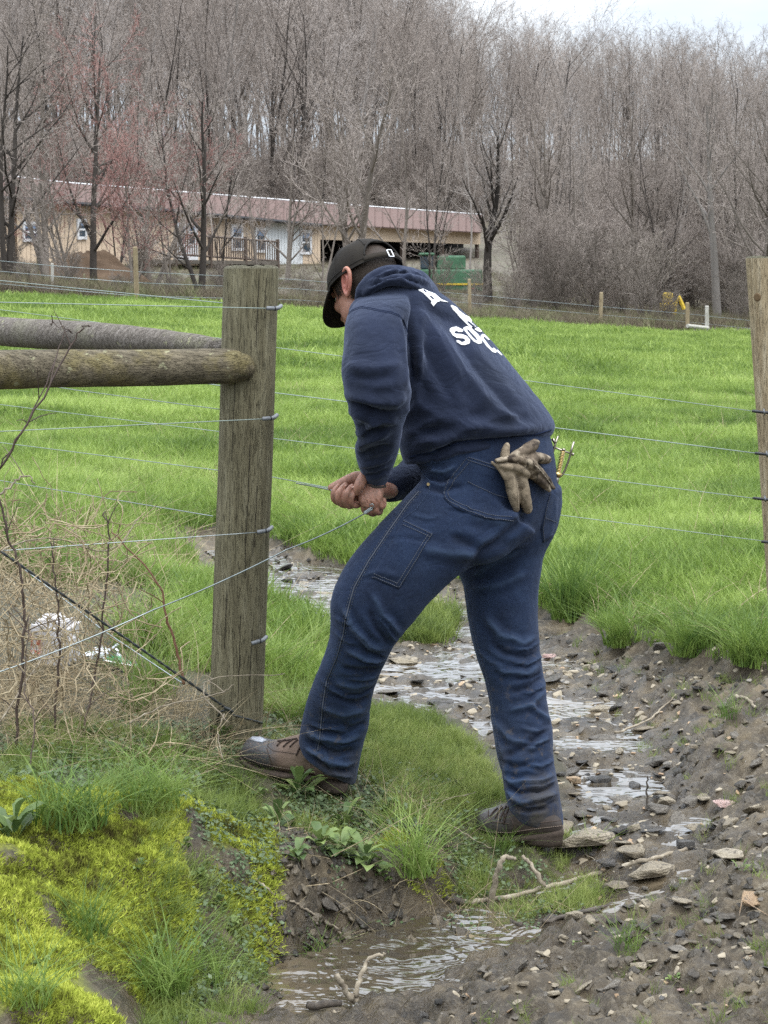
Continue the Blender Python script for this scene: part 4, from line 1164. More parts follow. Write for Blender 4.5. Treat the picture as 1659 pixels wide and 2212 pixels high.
# ears: a rolled rim round a hollow, with a lobe
def ear(side):
    o = H(-.008, .074 * side, -.022)
    e_out = (hL * side * .93 - hF * .3).normalized()          # the shell stands off the skull backwards
    back = (-hF * .98 + hL * side * .12).normalized()
    up = (hU * .97 - hF * .15).normalized()
    pts = [(.004, -.026), (-.003, -.008), (.001, .014), (.012, .029), (.027, .031), (.037, .018), (.035, .0), (.026, -.018), (.013, -.031)]
    P = np.array([list(o + back * a + up * b + e_out * .006) for a, b in pts])
    rim = sausage3(P, [.004, .004, .0045, .005, .0052, .005, .0048, .0046, .005], 10, 4)
    lobe = ellipsoid(o + back * .009 + up * -.029 + e_out * .005, (back * .008, up * .009, e_out * .0045), 10)
    bowl = ellipsoid(o + back * .014 + up * .001 + e_out * .0005, (back * .019, up * .028, e_out * .0035), 12)
    anti = sausage3(np.array([list(o + back * a + up * b + e_out * .005) for a, b in [(.008, -.016), (.018, -.006), (.021, .008), (.015, .018)]]), [.003, .0035, .0035, .003], 8, 4)
    trag = ellipsoid(o + back * -.001 + up * -.006 + e_out * .005, (back * .005, up * .007, e_out * .004), 8)
    return [rim, lobe, bowl, anti, trag]
em = union(ear(1) + ear(-1), .0018, 3, 'ears')

# right hand: a fist whose finger ends show, thumb stretched along the wire
Yr = 5.135
rh = [sausage([(838, 1060, 5.25, .026), (812, 1056, 5.2, .028), (785, 1056, 5.17, .034), (760, 1062, 5.155, .034), (744, 1066, 5.15, .03)], 20, 5, .8),
      sausage([(792, 1036, 5.165, .018), (772, 1034, 5.15, .019), (754, 1036, 5.14, .0135), (736, 1044, 5.135, .0115), (716, 1053, 5.13, .0095)], 14, 5)]
for pts in ([(752, 1076, 5.15, .0082), (735, 1086, 5.125, .0082), (722, 1078, 5.105, .0082), (722, 1062, 5.1, .008), (731, 1051, 5.115, .0072)],
            [(762, 1080, 5.145, .0084), (745, 1091, 5.115, .0084), (732, 1082, 5.095, .0084), (734, 1062, 5.088, .0082), (746, 1048, 5.105, .0074)],
            [(772, 1082, 5.14, .0082), (757, 1093, 5.11, .0084), (745, 1084, 5.09, .0082), (750, 1064, 5.083, .0082), (761, 1051, 5.1, .0072)],
            [(782, 1084, 5.135, .008), (770, 1092, 5.11, .008), (758, 1085, 5.092, .0078), (760, 1070, 5.085, .0076), (765, 1059, 5.098, .007)]):
    rh.append(sausage(pts, 14, 5))
rhm = union(rh, .0017, 1, 'hand_r')
# left hand: coming down out of the near sleeve, back of the hand towards us, fingers folded under round the twisted wire
lh = [loft([(786, 1028, 834, 1032, 5.13, .024), (783, 1046, 830, 1050, 5.12, .024), (777, 1062, 829, 1066, 5.11, .024), (774, 1078, 824, 1084, 5.105, .022), (779, 1092, 815, 1098, 5.105, .018)], 24, 5, 2.3),
      sausage([(790, 1022, 5.105, .013), (781, 1038, 5.09, .0135), (774, 1052, 5.085, .0125), (770, 1064, 5.09, .008)], 14, 5)]
for pts in ([(786, 1088, 5.105, .0088), (787, 1101, 5.115, .0084), (796, 1105, 5.14, .008), (800, 1096, 5.155, .0072)],
            [(797, 1090, 5.1, .0088), (799, 1105, 5.108, .0088), (808, 1109, 5.135, .0082), (812, 1098, 5.15, .0072)],
            [(808, 1088, 5.1, .0084), (812, 1104, 5.105, .0084), (820, 1106, 5.13, .008), (823, 1094, 5.145, .0072)],
            [(818, 1080, 5.102, .008), (824, 1094, 5.108, .008), (829, 1090, 5.13, .0074), (828, 1080, 5.14, .007)]):
    lh.append(sausage(pts, 14, 5))
lhm = union(lh, .0017, 1, 'hand_l')
creases(lhm, [([(790, 1078), (796, 1088)], 2.5, -1.6), ([(801, 1080), (806, 1090)], 2.5, -1.6), ([(813, 1076), (816, 1086)], 2.5, -1.6), ([(785, 1044), (800, 1050), (828, 1048)], 2, -1.2), ([(786, 1052), (790, 1075)], 3, 1), ([(800, 1056), (801, 1078)], 3, 1)])
# trunk and limbs inside the clothes
inner = union([sausage([(845, 668, 5.27, .06), (895, 740, 5.3, .085), (1000, 880, 5.3, .1), (1060, 1030, 5.29, .1)], 24, 5), sausage([(850, 715, 5.14, .04), (815, 800, 5.0, .035), (815, 870, 4.97, .035), (815, 950, 5.04, .03), (808, 1035, 5.125, .026)], 16, 5), sausage([(890, 700, 5.4, .04), (918, 850, 5.49, .035), (925, 990, 5.5, .032), (890, 1033, 5.41, .028), (840, 1057, 5.275, .024)], 16, 5),
               sausage([(1030, 1080, 5.24, .06), (782, 1340, 5.15, .04), (735, 1480, 5.22, .032), (712, 1630, 5.31, .022)], 16, 5), sausage([(1085, 1100, 5.35, .06), (1090, 1400, 5.33, .04), (1130, 1580, 5.28, .03), (1152, 1740, 5.235, .02)], 16, 5)], .012, 2, 'inner')
bm = bmesh.new()
for m in (hm, em, rhm, lhm, inner): bm.from_mesh(m)
sk = bpy.data.meshes.new('skin'); bm.to_mesh(sk); bm.free()
sk.shade_smooth()
nm = NM('skin', (.42, .22, .15), .5, spec=.35)
v = nm.coord('Object')
c = nm.ramp(nm.noise(28, 5, .6, v), [(.3, (.25, .115, .078)), (.55, (.34, .17, .118)), (.75, (.42, .225, .16))])
P_ = nm.n('ShaderNodeNewGeometry').outputs['Position']
def near(pt, r0, r1):
    d = nm.n('ShaderNodeVectorMath', {0: P_, 1: tuple(pt)}, operation='DISTANCE').outputs['Value']
    return nm.gray(d, r1, r0)
earp = H(-.02, .08, -.02)
c = nm.mix(nm.math('MULTIPLY', near(earp, .02, .045), .6), c, (.36, .105, .085))
# stubble on the jaw, grime on the hands
c = nm.mix(nm.math('MULTIPLY', near(H(.05, .04, -.09), .03, .06), nm.gray(nm.noise(500, 2), .4, .7, .1, .45)), c, (.16, .1, .075))
hp = U(775, 1068, 5.12)
c = nm.mix(nm.math('MULTIPLY', near(hp, .08, .12), nm.gray(nm.noise(60, 5, .7),   .42, .66, .1, .7)), c, (.13, .08, .058))
nm.set('Base Color', c)
nm.set('Subsurface Weight', .12); nm.set('Subsurface Radius', (.01, .004, .002)); nm.set('Subsurface Scale', .5)
nm.bump(nm.noise(330, 4, .6, v), .3, .002)
M_skin = nm.m
body = link('body', sk, M_skin, person)
# eyes and nails
nm = NM('eye_white', (.7, .68, .65), .2); me_w = nm.m
for s in (1, -1):
    mb = MB(); mb.add(*ellipsoid(H(.078, .031 * s, -.022), (hF * .0125, hL * .0125, hU * .0125), 10)); e = mb.build('eye', me_w, body, True)
    nm = NM('iris', (.08, .1, .12), .1); mb = MB(); mb.add(*ellipsoid(H(.0893, .031 * s, -.022), (hF * .002, hL * .006, hU * .006), 8)); mb.build('iris', nm.m, body, True)
nm = NM('finger_nail', (.42, .25, .19), .4); M_nail = nm.m
sb = bvh_of(sk)
for (a, b, w, h) in ((748, 1049, 3.2, 2.6), (762, 1052, 3.2, 2.6)):
    poly = [(a + w * math.cos(t), b + h * math.sin(t)) for t in np.linspace(0, 2 * PI, 9)[:-1]]
    me = patch(sb, poly, .0006, .0006, 3); link('finger_nail', me, M_nail, body, True)

# ---- hair: short strands below the cap
rng = np.random.default_rng(3)
hv, hf = [], []
hair_bvh = bvh_of(hm)
def strand(p, n, d, ln, w):
    s = d.cross(n).normalized() * w
    i = len(hv)
    q = p + (d * ln + n * ln * .25)
    hv.extend([p - s, p + s, q]); hf.append((i, i + 1, i + 2))
for _ in range(16000):
    th = rng.uniform(-PI, PI); uu = rng.uniform(-.075, .03)
    dirv = hF * math.cos(th) + hL * math.sin(th) + hU * (uu / .08)
    h = hair_bvh.ray_cast(CC + dirv.normalized() * .25, -dirv.normalized())
    if h[0] is None: continue
    p, n = h[0], h[1]
    q = p - CC; f, l, u = q.dot(hF), q.dot(hL), q.dot(hU)
    if u > .02: continue
    side = abs(l) > .045
    lowline = -.085 if f < -.03 else (-.085 + (f + .03) * 1.3 if f < .02 else (-.032 if f < .045 else 1))
    if abs(l) > .06 and -.028 < f < .008 and u < 0.005 and u > -.05: continue
    if f > .012 and not side: continue
    if u < lowline + rng.uniform(-.006, .006): continue
    d = (-hU - hF * .35 + Vector(rng.normal(0, .25, 3))).normalized()
    d = (d - n * d.dot(n)).normalized()
    strand(p + n * .0004, n, d, rng.uniform(.006, .013), .0005)
me = bpy.data.meshes.new('hair'); me.from_pydata([tuple(a) for a in hv], [], hf); me.update()
nm = NM('brown_hair', (.03, .021, .015), .6, spec=.3)
nm.set('Base Color', nm.mix(nm.noise(90, 3), (.018, .012, .009), (.055, .038, .026)))
M_hair = nm.m
hair = link('hair', me, M_hair, person)
bm = bmesh.new()                                       # the scalp under the strands
scv, scf = [], []
bm.from_mesh(hm)
kill = []
for f in bm.faces:
    q = f.calc_center_median() - CC; a, l, u = q.dot(hF), q.dot(hL), q.dot(hU)
    lowline = -.078 if a < -.03 else (-.078 + (a + .03) * 1.3 if a < .02 else (-.028 if a < .042 and abs(l) > .045 else 1))
    if u < lowline or a > .05: kill.append(f)
bmesh.ops.delete(bm, geom=kill, context='FACES')
for vv in bm.verts: vv.co += vv.normal * .0012
scm = bpy.data.meshes.new('scalp_hair'); bm.to_mesh(scm); bm.free(); scm.shade_smooth()
nm.bump(nm.noise(400, 3), .5, .003)
link('hair_base', scm, M_hair, hair)

# ---- cap
nm = NM('black_brown_canvas', (.022, .018, .014), .9, spec=.2)
v = nm.coord('Object')
nm.set('Base Color', nm.ramp(nm.noise(14, 5, .6, v), [(.3, (.013, .011, .0095)), (.55, (.021, .0175, .0135)), (.75, (.034, .028, .021))]))
nm.bump(nm.math('ADD', nm.noise(420, 3, .6, v), nm.noise(26, 4, .6, v)), .5, .003)
M_cap = nm.m
# local axes of the cap: seated level with the line over the ear
kU = (hU * math.cos(.12) - hF * math.sin(.12) * -1).normalized() if False else (hU + hF * .10).normalized()
kF = (hF - kU * hF.dot(kU)).normalized(); kL = kU.cross(kF).normalized()
KC = CC + hU * .008
RF, RL, RU = .106, .087, .092
def cap_pt(th, ph, e=0.0):
    """th round the head from the brow, ph up from the edge"""
    pr = math.cos(ph) ** .82
    seam = 1 - .012 * math.exp(-((((th + PI / 6) % (PI / 3)) - PI / 6) / .05) ** 2) * math.cos(ph)
    dent = 1 + .018 * vnoise(np.array([math.cos(th) * 2.2 + 5]), np.array([math.sin(th) * 2.2]), np.array([ph * 2.5]), 91)[0]
    return KC + kF * ((RF + e) * pr * math.cos(th) * seam * dent) + kL * ((RL + e) * pr * math.sin(th) * seam * dent) + kU * (-.012 + (RU + e) * math.sin(ph) * dent)
nt_, np_ = 72, 22
cv, cf = [], []
for i in range(np_ + 1):
    for k in range(nt_): cv.append(cap_pt(2 * PI * k / nt_, (PI / 2 - .02) * i / np_))
def in_arch(th, ph):
    d = abs(((th - PI) + PI) % (2 * PI) - PI)
    return ph > .17 and (d / .62) ** 2 + (max(ph - .17, 0) / .5) ** 2 < 1
for i in range(np_):
    for k in range(nt_):
        if in_arch(2 * PI * (k + .5) / nt_, (PI / 2 - .02) * (i + .5) / np_): continue
        k2 = (k + 1) % nt_
        cf.append((i * nt_ + k, i * nt_ + k2, (i + 1) * nt_ + k2, (i + 1) * nt_ + k))
cv.append(cap_pt(0, PI / 2)); cf += [(np_ * nt_ + k, np_ * nt_ + (k + 1) % nt_, len(cv) - 1) for k in range(nt_)]
cme = bpy.data.meshes.new('cap'); cme.from_pydata([tuple(a) for a in cv], [], cf); cme.update()
cap = link('cap', cme, M_cap, person, True)
m = cap.modifiers.new('thick', 'SOLIDIFY'); m.thickness = .0022; m.offset = 1
m = cap.modifiers.new('sub', 'SUBSURF'); m.levels = 1; m.render_levels = 1
nm = NM('cap_seam', (.012, .010, .008), .9); M_cs = nm.m
mb = MB()
for k in range(6):
    th = 2 * PI * (k + .5) / 6
    mb.tube([cap_pt(th, p, .003) for p in np.linspace(.55 if k in (2, 3) else .03, 1.5, 12)], .0012, 5)
mb.tube([cap_pt(t, .02, .003) for t in np.linspace(0, 2 * PI, 49)], .0016, 5, False)
mb.tube([cap_pt(t, .13, .003) for t in np.linspace(-PI * .78, PI * .78, 49)], .0008, 4, False)
mb.tube([cap_pt(PI + .64 * math.cos(t), .17 + .52 * math.sin(t), .003) for t in np.linspace(0, PI, 21)], .0022, 5)   # binding of the opening
mb.build('seam', M_cs, cap, True)
mb = MB(); mb.add(*ellipsoid(cap_pt(0, PI / 2, .004), (kF * .007, kL * .007, kU * .003), 8)); mb.build('button', M_cap, cap, True)
mb = MB()
for e in (0.0035,):
    vs, fs = [], []
    for t in np.linspace(PI - .7, PI + .7, 21):
        for p in (.03, .17): vs.append(cap_pt(t, p, e))
    for i in range(20): fs.append((2 * i, 2 * i + 1, 2 * i + 3, 2 * i + 2))
    mb.add([tuple(a) for a in vs], fs)
strap = mb.build('strap', M_cap, cap, True)
m = strap.modifiers.new('thick', 'SOLIDIFY'); m.thickness = .002
nm = NM('steel_buckle', (.75, .75, .74), .25, 1.0)
mb = MB()
bt = PI + .06
q = [cap_pt(bt - .07, .0, .008), cap_pt(bt - .07, .2, .008), cap_pt(bt + .07, .2, .008), cap_pt(bt + .07, .0, .008)]
for a, b in zip(q, q[1:] + q[:1]): mb.tube([a, b], .0015, 6)
mb.build('buckle', nm.m, cap)
# brim
bd = (_h * .42 - Vector((0, 0, 1)) * .91).normalized()
vs, fs = [], []
nb_, mb_ = 24, 8
for i in range(nb_ + 1):
    a = -1.12 + 2.24 * i / nb_
    root = cap_pt(a, 0.0, .001)
    reach = .078 * math.cos(a / 1.12 * PI / 2) ** .55
    for k in range(mb_ + 1):
        t = k / mb_
        q = root + bd * reach * t + kL * (math.sin(a) * .012 * t) - kU * (.012 * t * abs(math.sin(a)) ** 2)
        vs.append(q)
for i in range(nb_):
    for k in range(mb_):
        j = i * (mb_ + 1) + k
        fs.append((j, j + 1, j + mb_ + 2, j + mb_ + 1))
bme = bpy.data.meshes.new('brim'); bme.from_pydata([tuple(a) for a in vs], [], fs); bme.update()
brim = link('brim', bme, M_cap, cap, True)
m = brim.modifiers.new('thick', 'SOLIDIFY'); m.thickness = .004; m.offset = 0
m = brim.modifiers.new('sub', 'SUBSURF'); m.levels = 1; m.render_levels = 1
# ---- boots
def boot_leather(name, dark):
    nm = NM(name, (.1, .065, .045), .65, spec=.35)
    v = nm.coord('Object')
    n1 = nm.noise(30, 6, .65, v)
    hide = nm.ramp(nm.noise(16, 4, .6, v), [(.3, (.022, .016, .013)), (.6, (.034, .024, .018)), (.8, (.055, .039, .03))] if dark else [(.3, (.1, .067, .048)), (.55, (.15, .103, .076)), (.8, (.21, .15, .115))])
    z = nm.n('ShaderNodeSeparateXYZ', {'Vector': nm.n('ShaderNodeNewGeometry').outputs['Position']}).outputs['Z']
    return nm, v, n1, hide, z
def make_boot(up, sole, heel, shaft, laces, toe_patch, dark, label, wornpx):
    nm, v, n1, hide, z = boot_leather('boot_leather', dark)
    P_ = nm.n('ShaderNodeNewGeometry').outputs['Position']
    d = nm.n('ShaderNodeVectorMath', {0: P_, 1: tuple(wornpx)}, operation='DISTANCE').outputs['Value']
    worn = nm.math('MULTIPLY', nm.gray(d, .085, .055), nm.gray(nm.noise(45, 4, .6), .3, .5))
    c = nm.mix(worn, hide, (.045, .047, .05) if not dark else (.05, .045, .042))
    mudline = nm.math('MULTIPLY', nm.gray(nm.math('ADD', z, nm.math('MULTIPLY', n1, .06)), MUDZ[label] + .02, MUDZ[label] - .005), .95)
    c = nm.mix(mudline, c, (.022, .018, .014))
    nm.set('Base Color', c)
    nm.set('Roughness', nm.mix(worn, (.72, .72, .72), (.42, .42, .42)))
    nm.bump(nm.math('ADD', nm.noise(160, 4, .6, v), nm.noise(40, 4, .6, v)), .5, .003)
    ML = nm.m
    up_m = union([loft(up, 28, 5, 2.3), shaft], .004, 3, 'boot')
    ruffle(up_m, .0012, 40, 61)
    b = bvh_of(up_m)
    up_m.shade_smooth()
    root = link('boot', up_m, ML, person); root['label'] = label
    nm = NM('rubber_sole', (.05, .035, .026), .8, spec=.3)
    nm.set('Base Color', nm.ramp(nm.noise(40, 5, .6), [(.35, (.03, .022, .017)), (.6, (.065, .046, .034)), (.8, (.10, .08, .06))]))
    nm.bump(nm.noise(120, 5), .5, .003)
    MS = nm.m
    so = union([loft(sole, 28, 5, 3.2), loft(heel, 28, 4, 4)], .0035, 1, 'sole'); so.shade_smooth()
    so_o = link('sole', so, MS, root)
    # welt: a pale seam where the upper meets the sole
    nm = NM('welt', (.14, .105, .08), .8); mb = MB()
    stitch(mb, bvh_of([so, up_m]), laces['welt'], 3, 2, .0012, .0012)
    mb.build('welt_stitching', nm.m, so_o)
    nm = NM('boot_lace', (.035, .022, .016), .8); mb = MB()
    for q in laces['lace']: stitch(mb, b, q, r=.0022, lift=.002, solid=True)
    mb.build('lace', nm.m, root, True)
    mb = MB()
    for q in laces['panel']: stitch(mb, b, q, r=.0011, lift=.0006, solid=True)
    nm = NM('leather_seam', (.05, .032, .022), .7); mb.build('leather_seam', nm.m, root)
    if toe_patch:
        me = patch(b, toe_patch, .0022, .003, 3); nm = NM('scuffed_steel_toe', (.36, .38, .42), .45, .3); link('toe_guard', me, nm.m, root, True)
    return root
LF, LB = 'forward brown leather work boot with a scuffed grey toe', 'rear muddy dark work boot planted on flat stones'
MUDZ = {LF: U(640, 1660, 5.34).z, LB: U(1120, 1790, 5.2).z}
make_boot([(521, 1620, 523, 1638, 5.39, .02), (527, 1606, 530, 1643, 5.385, .036), (540, 1595, 543, 1648, 5.38, .045), (560, 1593, 562, 1655, 5.37, .049), (585, 1599, 585, 1660, 5.36, .047), (610, 1596, 610, 1665, 5.35, .043), (640, 1588, 640, 1670, 5.34, .04), (670, 1582, 672, 1674, 5.33, .038), (700, 1590, 704, 1682, 5.31, .037), (730, 1605, 733, 1687, 5.3, .036), (750, 1625, 752, 1690, 5.29, .03), (757, 1645, 757, 1686, 5.29, .018)],
          [(517, 1622, 519, 1636, 5.39, .026), (527, 1634, 529, 1650, 5.385, .042), (545, 1643, 547, 1661, 5.38, .051), (570, 1652, 571, 1668, 5.37, .054), (600, 1660, 601, 1673, 5.35, .05), (640, 1667, 641, 1679, 5.34, .044), (676, 1672, 678, 1686, 5.32, .041), (715, 1679, 717, 1694, 5.305, .04), (752, 1685, 753, 1699, 5.29, .032)],
          [(674, 1674, 682, 1702, 5.325, .036), (695, 1676, 699, 1706, 5.315, .041), (725, 1681, 726, 1711, 5.3, .04), (752, 1684, 748, 1710, 5.29, .03)],
          sausage([(708, 1655, 5.31, .04), (702, 1610, 5.31, .036), (706, 1570, 5.3, .03)], 24, 5),
          {'welt': [(519, 1624), (530, 1636), (560, 1648), (600, 1657), (650, 1665), (700, 1674), (755, 1686)], 'lace': [[(598, 1612), (606, 1604), (618, 1598)], [(612, 1614), (620, 1606), (632, 1599)], [(626, 1614), (634, 1606), (644, 1598)], [(640, 1632), (646, 1618), (654, 1606)], [(600, 1602), (620, 1600), (642, 1596)], [(655, 1618), (668, 1622), (676, 1616)]],
           'panel': [[(582, 1600), (578, 1612), (590, 1622), (640, 1628)], [(576, 1616), (584, 1640), (590, 1656)], [(678, 1620), (690, 1640), (720, 1660), (754, 1670)], [(648, 1600), (660, 1625), (690, 1650), (700, 1672)]]},
          [(540, 1597), (545, 1592), (564, 1593), (576, 1600), (566, 1604), (550, 1601)], False, LF, U(545, 1622, 5.35))
make_boot([(1030, 1770, 1031, 1786, 5.25, .018), (1036, 1757, 1038, 1794, 5.245, .035), (1050, 1749, 1052, 1800, 5.24, .044), (1068, 1745, 1070, 1803, 5.23, .047), (1090, 1737, 1092, 1805, 5.22, .045), (1115, 1738, 1117, 1806, 5.2, .042), (1150, 1745, 1152, 1808, 5.18, .039), (1185, 1754, 1187, 1808, 5.165, .038), (1205, 1764, 1207, 1805, 5.155, .032), (1214, 1775, 1215, 1798, 5.15, .018)],
          [(1030, 1784, 1031, 1797, 5.25, .022), (1040, 1791, 1042, 1805, 5.245, .042), (1058, 1796, 1060, 1810, 5.235, .05), (1085, 1799, 1087, 1813, 5.225, .051), (1120, 1797, 1122, 1812, 5.2, .046), (1160, 1791, 1162, 1808, 5.18, .045), (1195, 1786, 1197, 1804, 5.16, .042), (1216, 1783, 1217, 1800, 5.15, .028)],
          [(1122, 1798, 1128, 1817, 5.2, .036), (1150, 1792, 1153, 1822, 5.185, .043), (1185, 1788, 1187, 1826, 5.165, .043), (1215, 1784, 1213, 1824, 5.152, .032)],
          sausage([(1162, 1775, 5.185, .038), (1152, 1740, 5.225, .032), (1150, 1710, 5.235, .026)], 24, 5),
          {'welt': [(1035, 1790), (1060, 1797), (1100, 1798), (1150, 1791), (1214, 1784)], 'lace': [[(1060, 1764), (1066, 1754), (1076, 1746)], [(1070, 1768), (1076, 1756), (1084, 1744)], [(1080, 1772), (1086, 1758), (1094, 1742)], [(1090, 1776), (1094, 1760), (1100, 1742)], [(1084, 1742), (1090, 1762), (1088, 1780)]],
           'panel': [[(1056, 1748), (1054, 1762), (1064, 1775), (1100, 1780)], [(1100, 1760), (1110, 1780), (1116, 1796)], [(1118, 1776), (1160, 1778), (1214, 1772)]]},
          None, True, LB, U(1045, 1768, 5.2))

# ---- gloves tucked into the seat pocket
def z4(x, y): return ((1550 + x / 4.1475) * .6636, (1380 + y / 4.1475) * .6636)
skinb = bvh_of([jme, hme])
def seat_y(px, py, d):
    q = on_skin(skinb, px, py)[0]
    return (q.y if q is not None else 5.2) - d
def gl(pts, flat=.7):
    return sausage([(*z4(x, y), min(seat_y(*z4(x, y), d), 5.26), r * 1.45 / 4.1475 * .6636 / 863) for x, y, d, r in pts], 14, 5, flat + .1)
def glove_mat(name, stops, stain):
    nm = NM(name, (.2, .15, .1), .85, spec=.2)
    v = nm.coord('Object')
    c = nm.ramp(nm.noise(24, 5, .65, v), stops)
    c = nm.mix(nm.math('MULTIPLY', nm.gray(nm.noise(34, 4, .6, v, .8), .52, .64), stain), c, (.025, .018, .013))
    nm.set('Base Color', c)
    nm.bump(nm.math('ADD', nm.noise(70, 5, .65, v), nm.math('MULTIPLY', nm.noise(300, 3), .4)), .6, .004)
    return nm.m
M_g1 = glove_mat('tan_leather', [(.3, (.15, .115, .078)), (.55, (.25, .2, .14)), (.75, (.36, .29, .205))], .5)
M_g2 = glove_mat('stained_leather', [(.3, (.05, .037, .027)), (.5, (.13, .1, .07)), (.66, (.42, .35, .26))], .95)
g1 = union([gl([(255, 545, .03, 30), (340, 560, .03, 75), (480, 580, .028, 120), (590, 640, .026, 110)], .45), gl([(440, 640, .028, 75), (470, 800, .026, 72), (505, 980, .024, 66), (540, 1140, .022, 42)]), gl([(580, 660, .026, 78), (622, 820, .026, 76), (655, 1000, .024, 76), (690, 1130, .022, 62)]),
            gl([(400, 520, .03, 70), (390, 400, .032, 62), (410, 310, .034, 44)], .6), gl([(215, 520, .036, 14), (300, 590, .034, 22), (360, 680, .032, 24), (398, 760, .03, 16)], .8)], .0026, 2, 'glove')
ruffle(g1, .0012, 70, 63); g1.shade_smooth()
gb = bvh_of(g1)
w = empty('work_glove', U(*z4(480, 600), seat_y(*z4(480, 600), .03)))
tag(w, 'tan leather work glove hanging fingers down from the seat pocket', 'glove')
link('glove_hand', g1, M_g1, w)
nm = NM('glove_stitch', (.33, .27, .2), .8); mb = MB()
stitch(mb, gb, [z4(540, 700), z4(552, 850), z4(562, 1000), z4(572, 1150)], 3, 2, .0008, .001); stitch(mb, gb, [z4(300, 480), z4(420, 440), z4(540, 425)], 3, 1, .0016, .001)
mb.build('glove_seam', nm.m, w)
g2 = union([gl([(300, 490, .045, 36), (420, 475, .045, 52), (560, 480, .045, 85), (680, 520, .045, 110), (740, 600, .042, 95)], .5), gl([(520, 420, .05, 45), (640, 370, .05, 66), (740, 310, .05, 74), (790, 260, .05, 52)], .6), gl([(700, 480, .05, 80), (800, 450, .045, 66), (900, 470, .04, 60), (950, 480, .036, 50)], .7),
            gl([(760, 560, .045, 56), (850, 650, .04, 54), (950, 760, .036, 44), (1040, 860, .032, 24)], .7), gl([(700, 640, .04, 60), (800, 720, .036, 50), (900, 810, .032, 44), (980, 890, .03, 26)], .7), gl([(620, 560, .046, 60), (640, 640, .044, 50)], .7)], .0026, 2, 'glove2')
ruffle(g2, .0016, 60, 64); g2.shade_smooth()
w = empty('work_glove', U(*z4(700, 520), seat_y(*z4(700, 520), .045)))
tag(w, 'dark stained leather work glove with pale creases crossing over the tan one', 'glove')
link('glove_hand', g2, M_g2, w)
gb2 = bvh_of(g2)
nm = NM('glove_stitch_pale', (.42, .36, .28), .8); mb = MB()
stitch(mb, gb2, [z4(800, 560), z4(880, 640), z4(960, 740), z4(1040, 850)], 6, 1, .0012, .0008); stitch(mb, gb2, [z4(560, 520), z4(640, 600), z4(700, 640)], 3, 2, .0008, .001)
mb.build('glove_seam', nm.m, w)

# ---- spring wire tool hooked over the far hip
Yt = 5.34
def T(x, y, dy=0.0): return U(*z4(x, y), Yt + dy)
tool = empty('wire_tool', T(1090, 760)); tag(tool, 'small brass and steel spring tool hooked on the back hip', 'tool')
nm = NM('tarnished_steel', (.32, .29, .24), .35, 1.0); nm.set('Base Color', nm.mix(nm.noise(80, 4), (.14, .12, .09), (.5, .46, .38))); M_st = nm.m
nm = NM('brass', (.62, .45, .18), .3, 1.0); M_br = nm.m
mb = MB()
mb.tube(catmull([T(1104, 168, .012), T(1072, 260), T(1030, 420), T(1012, 560), T(1030, 660), T(1075, 715), T(1130, 712), T(1180, 660), T(1232, 540), T(1270, 420), T(1292, 330), T(1320, 245, .012)], 5), .0028, 8)
mb.build('fork', M_st, tool, True)
mb = MB(); mb.tube([T(1000, 297), T(1315, 414)], .0024, 8); mb.tube([T(996, 297), T(1006, 300)], .004, 8); mb.tube([T(1296, 407), T(1318, 415)], .0042, 8); mb.build('cross_pin', M_st, tool, True)
mb = MB(); mb.tube([T(1182, 330), T(1098, 690)], .0024, 8); mb.tube([T(1183, 335), T(1178, 360)], .005, 8); mb.build('rod', M_st, tool, True)
a, b = T(1170, 370), T(1104, 672); ax = (b - a).normalized(); s1 = ax.cross(Vector((0, 1, 0))).normalized(); s2 = ax.cross(s1)
mb = MB(); mb.tube([a + (b - a) * (i / 150) + (s1 * math.cos(i * 2 * PI / 10) + s2 * math.sin(i * 2 * PI / 10)) * .0062 for i in range(151)], .0012, 5); mb.build('spring', M_br, tool, True)
mb = MB(); mb.tube([T(1108, 655), T(1092, 705)], .0095, 14); mb.build('collar', M_br, tool, True)
mb = MB(); mb.tube([T(1096, 700), T(1080, 760), T(1060, 830), T(1050, 900)], [.006, .0075, .008, .007], 10); mb.build('handle', M_st, tool, True)
mb = MB(); mb.tube([T(1030, 200), T(1050, 230), T(1072, 260)], .004, 8); mb.build('hook', M_st, tool, True)
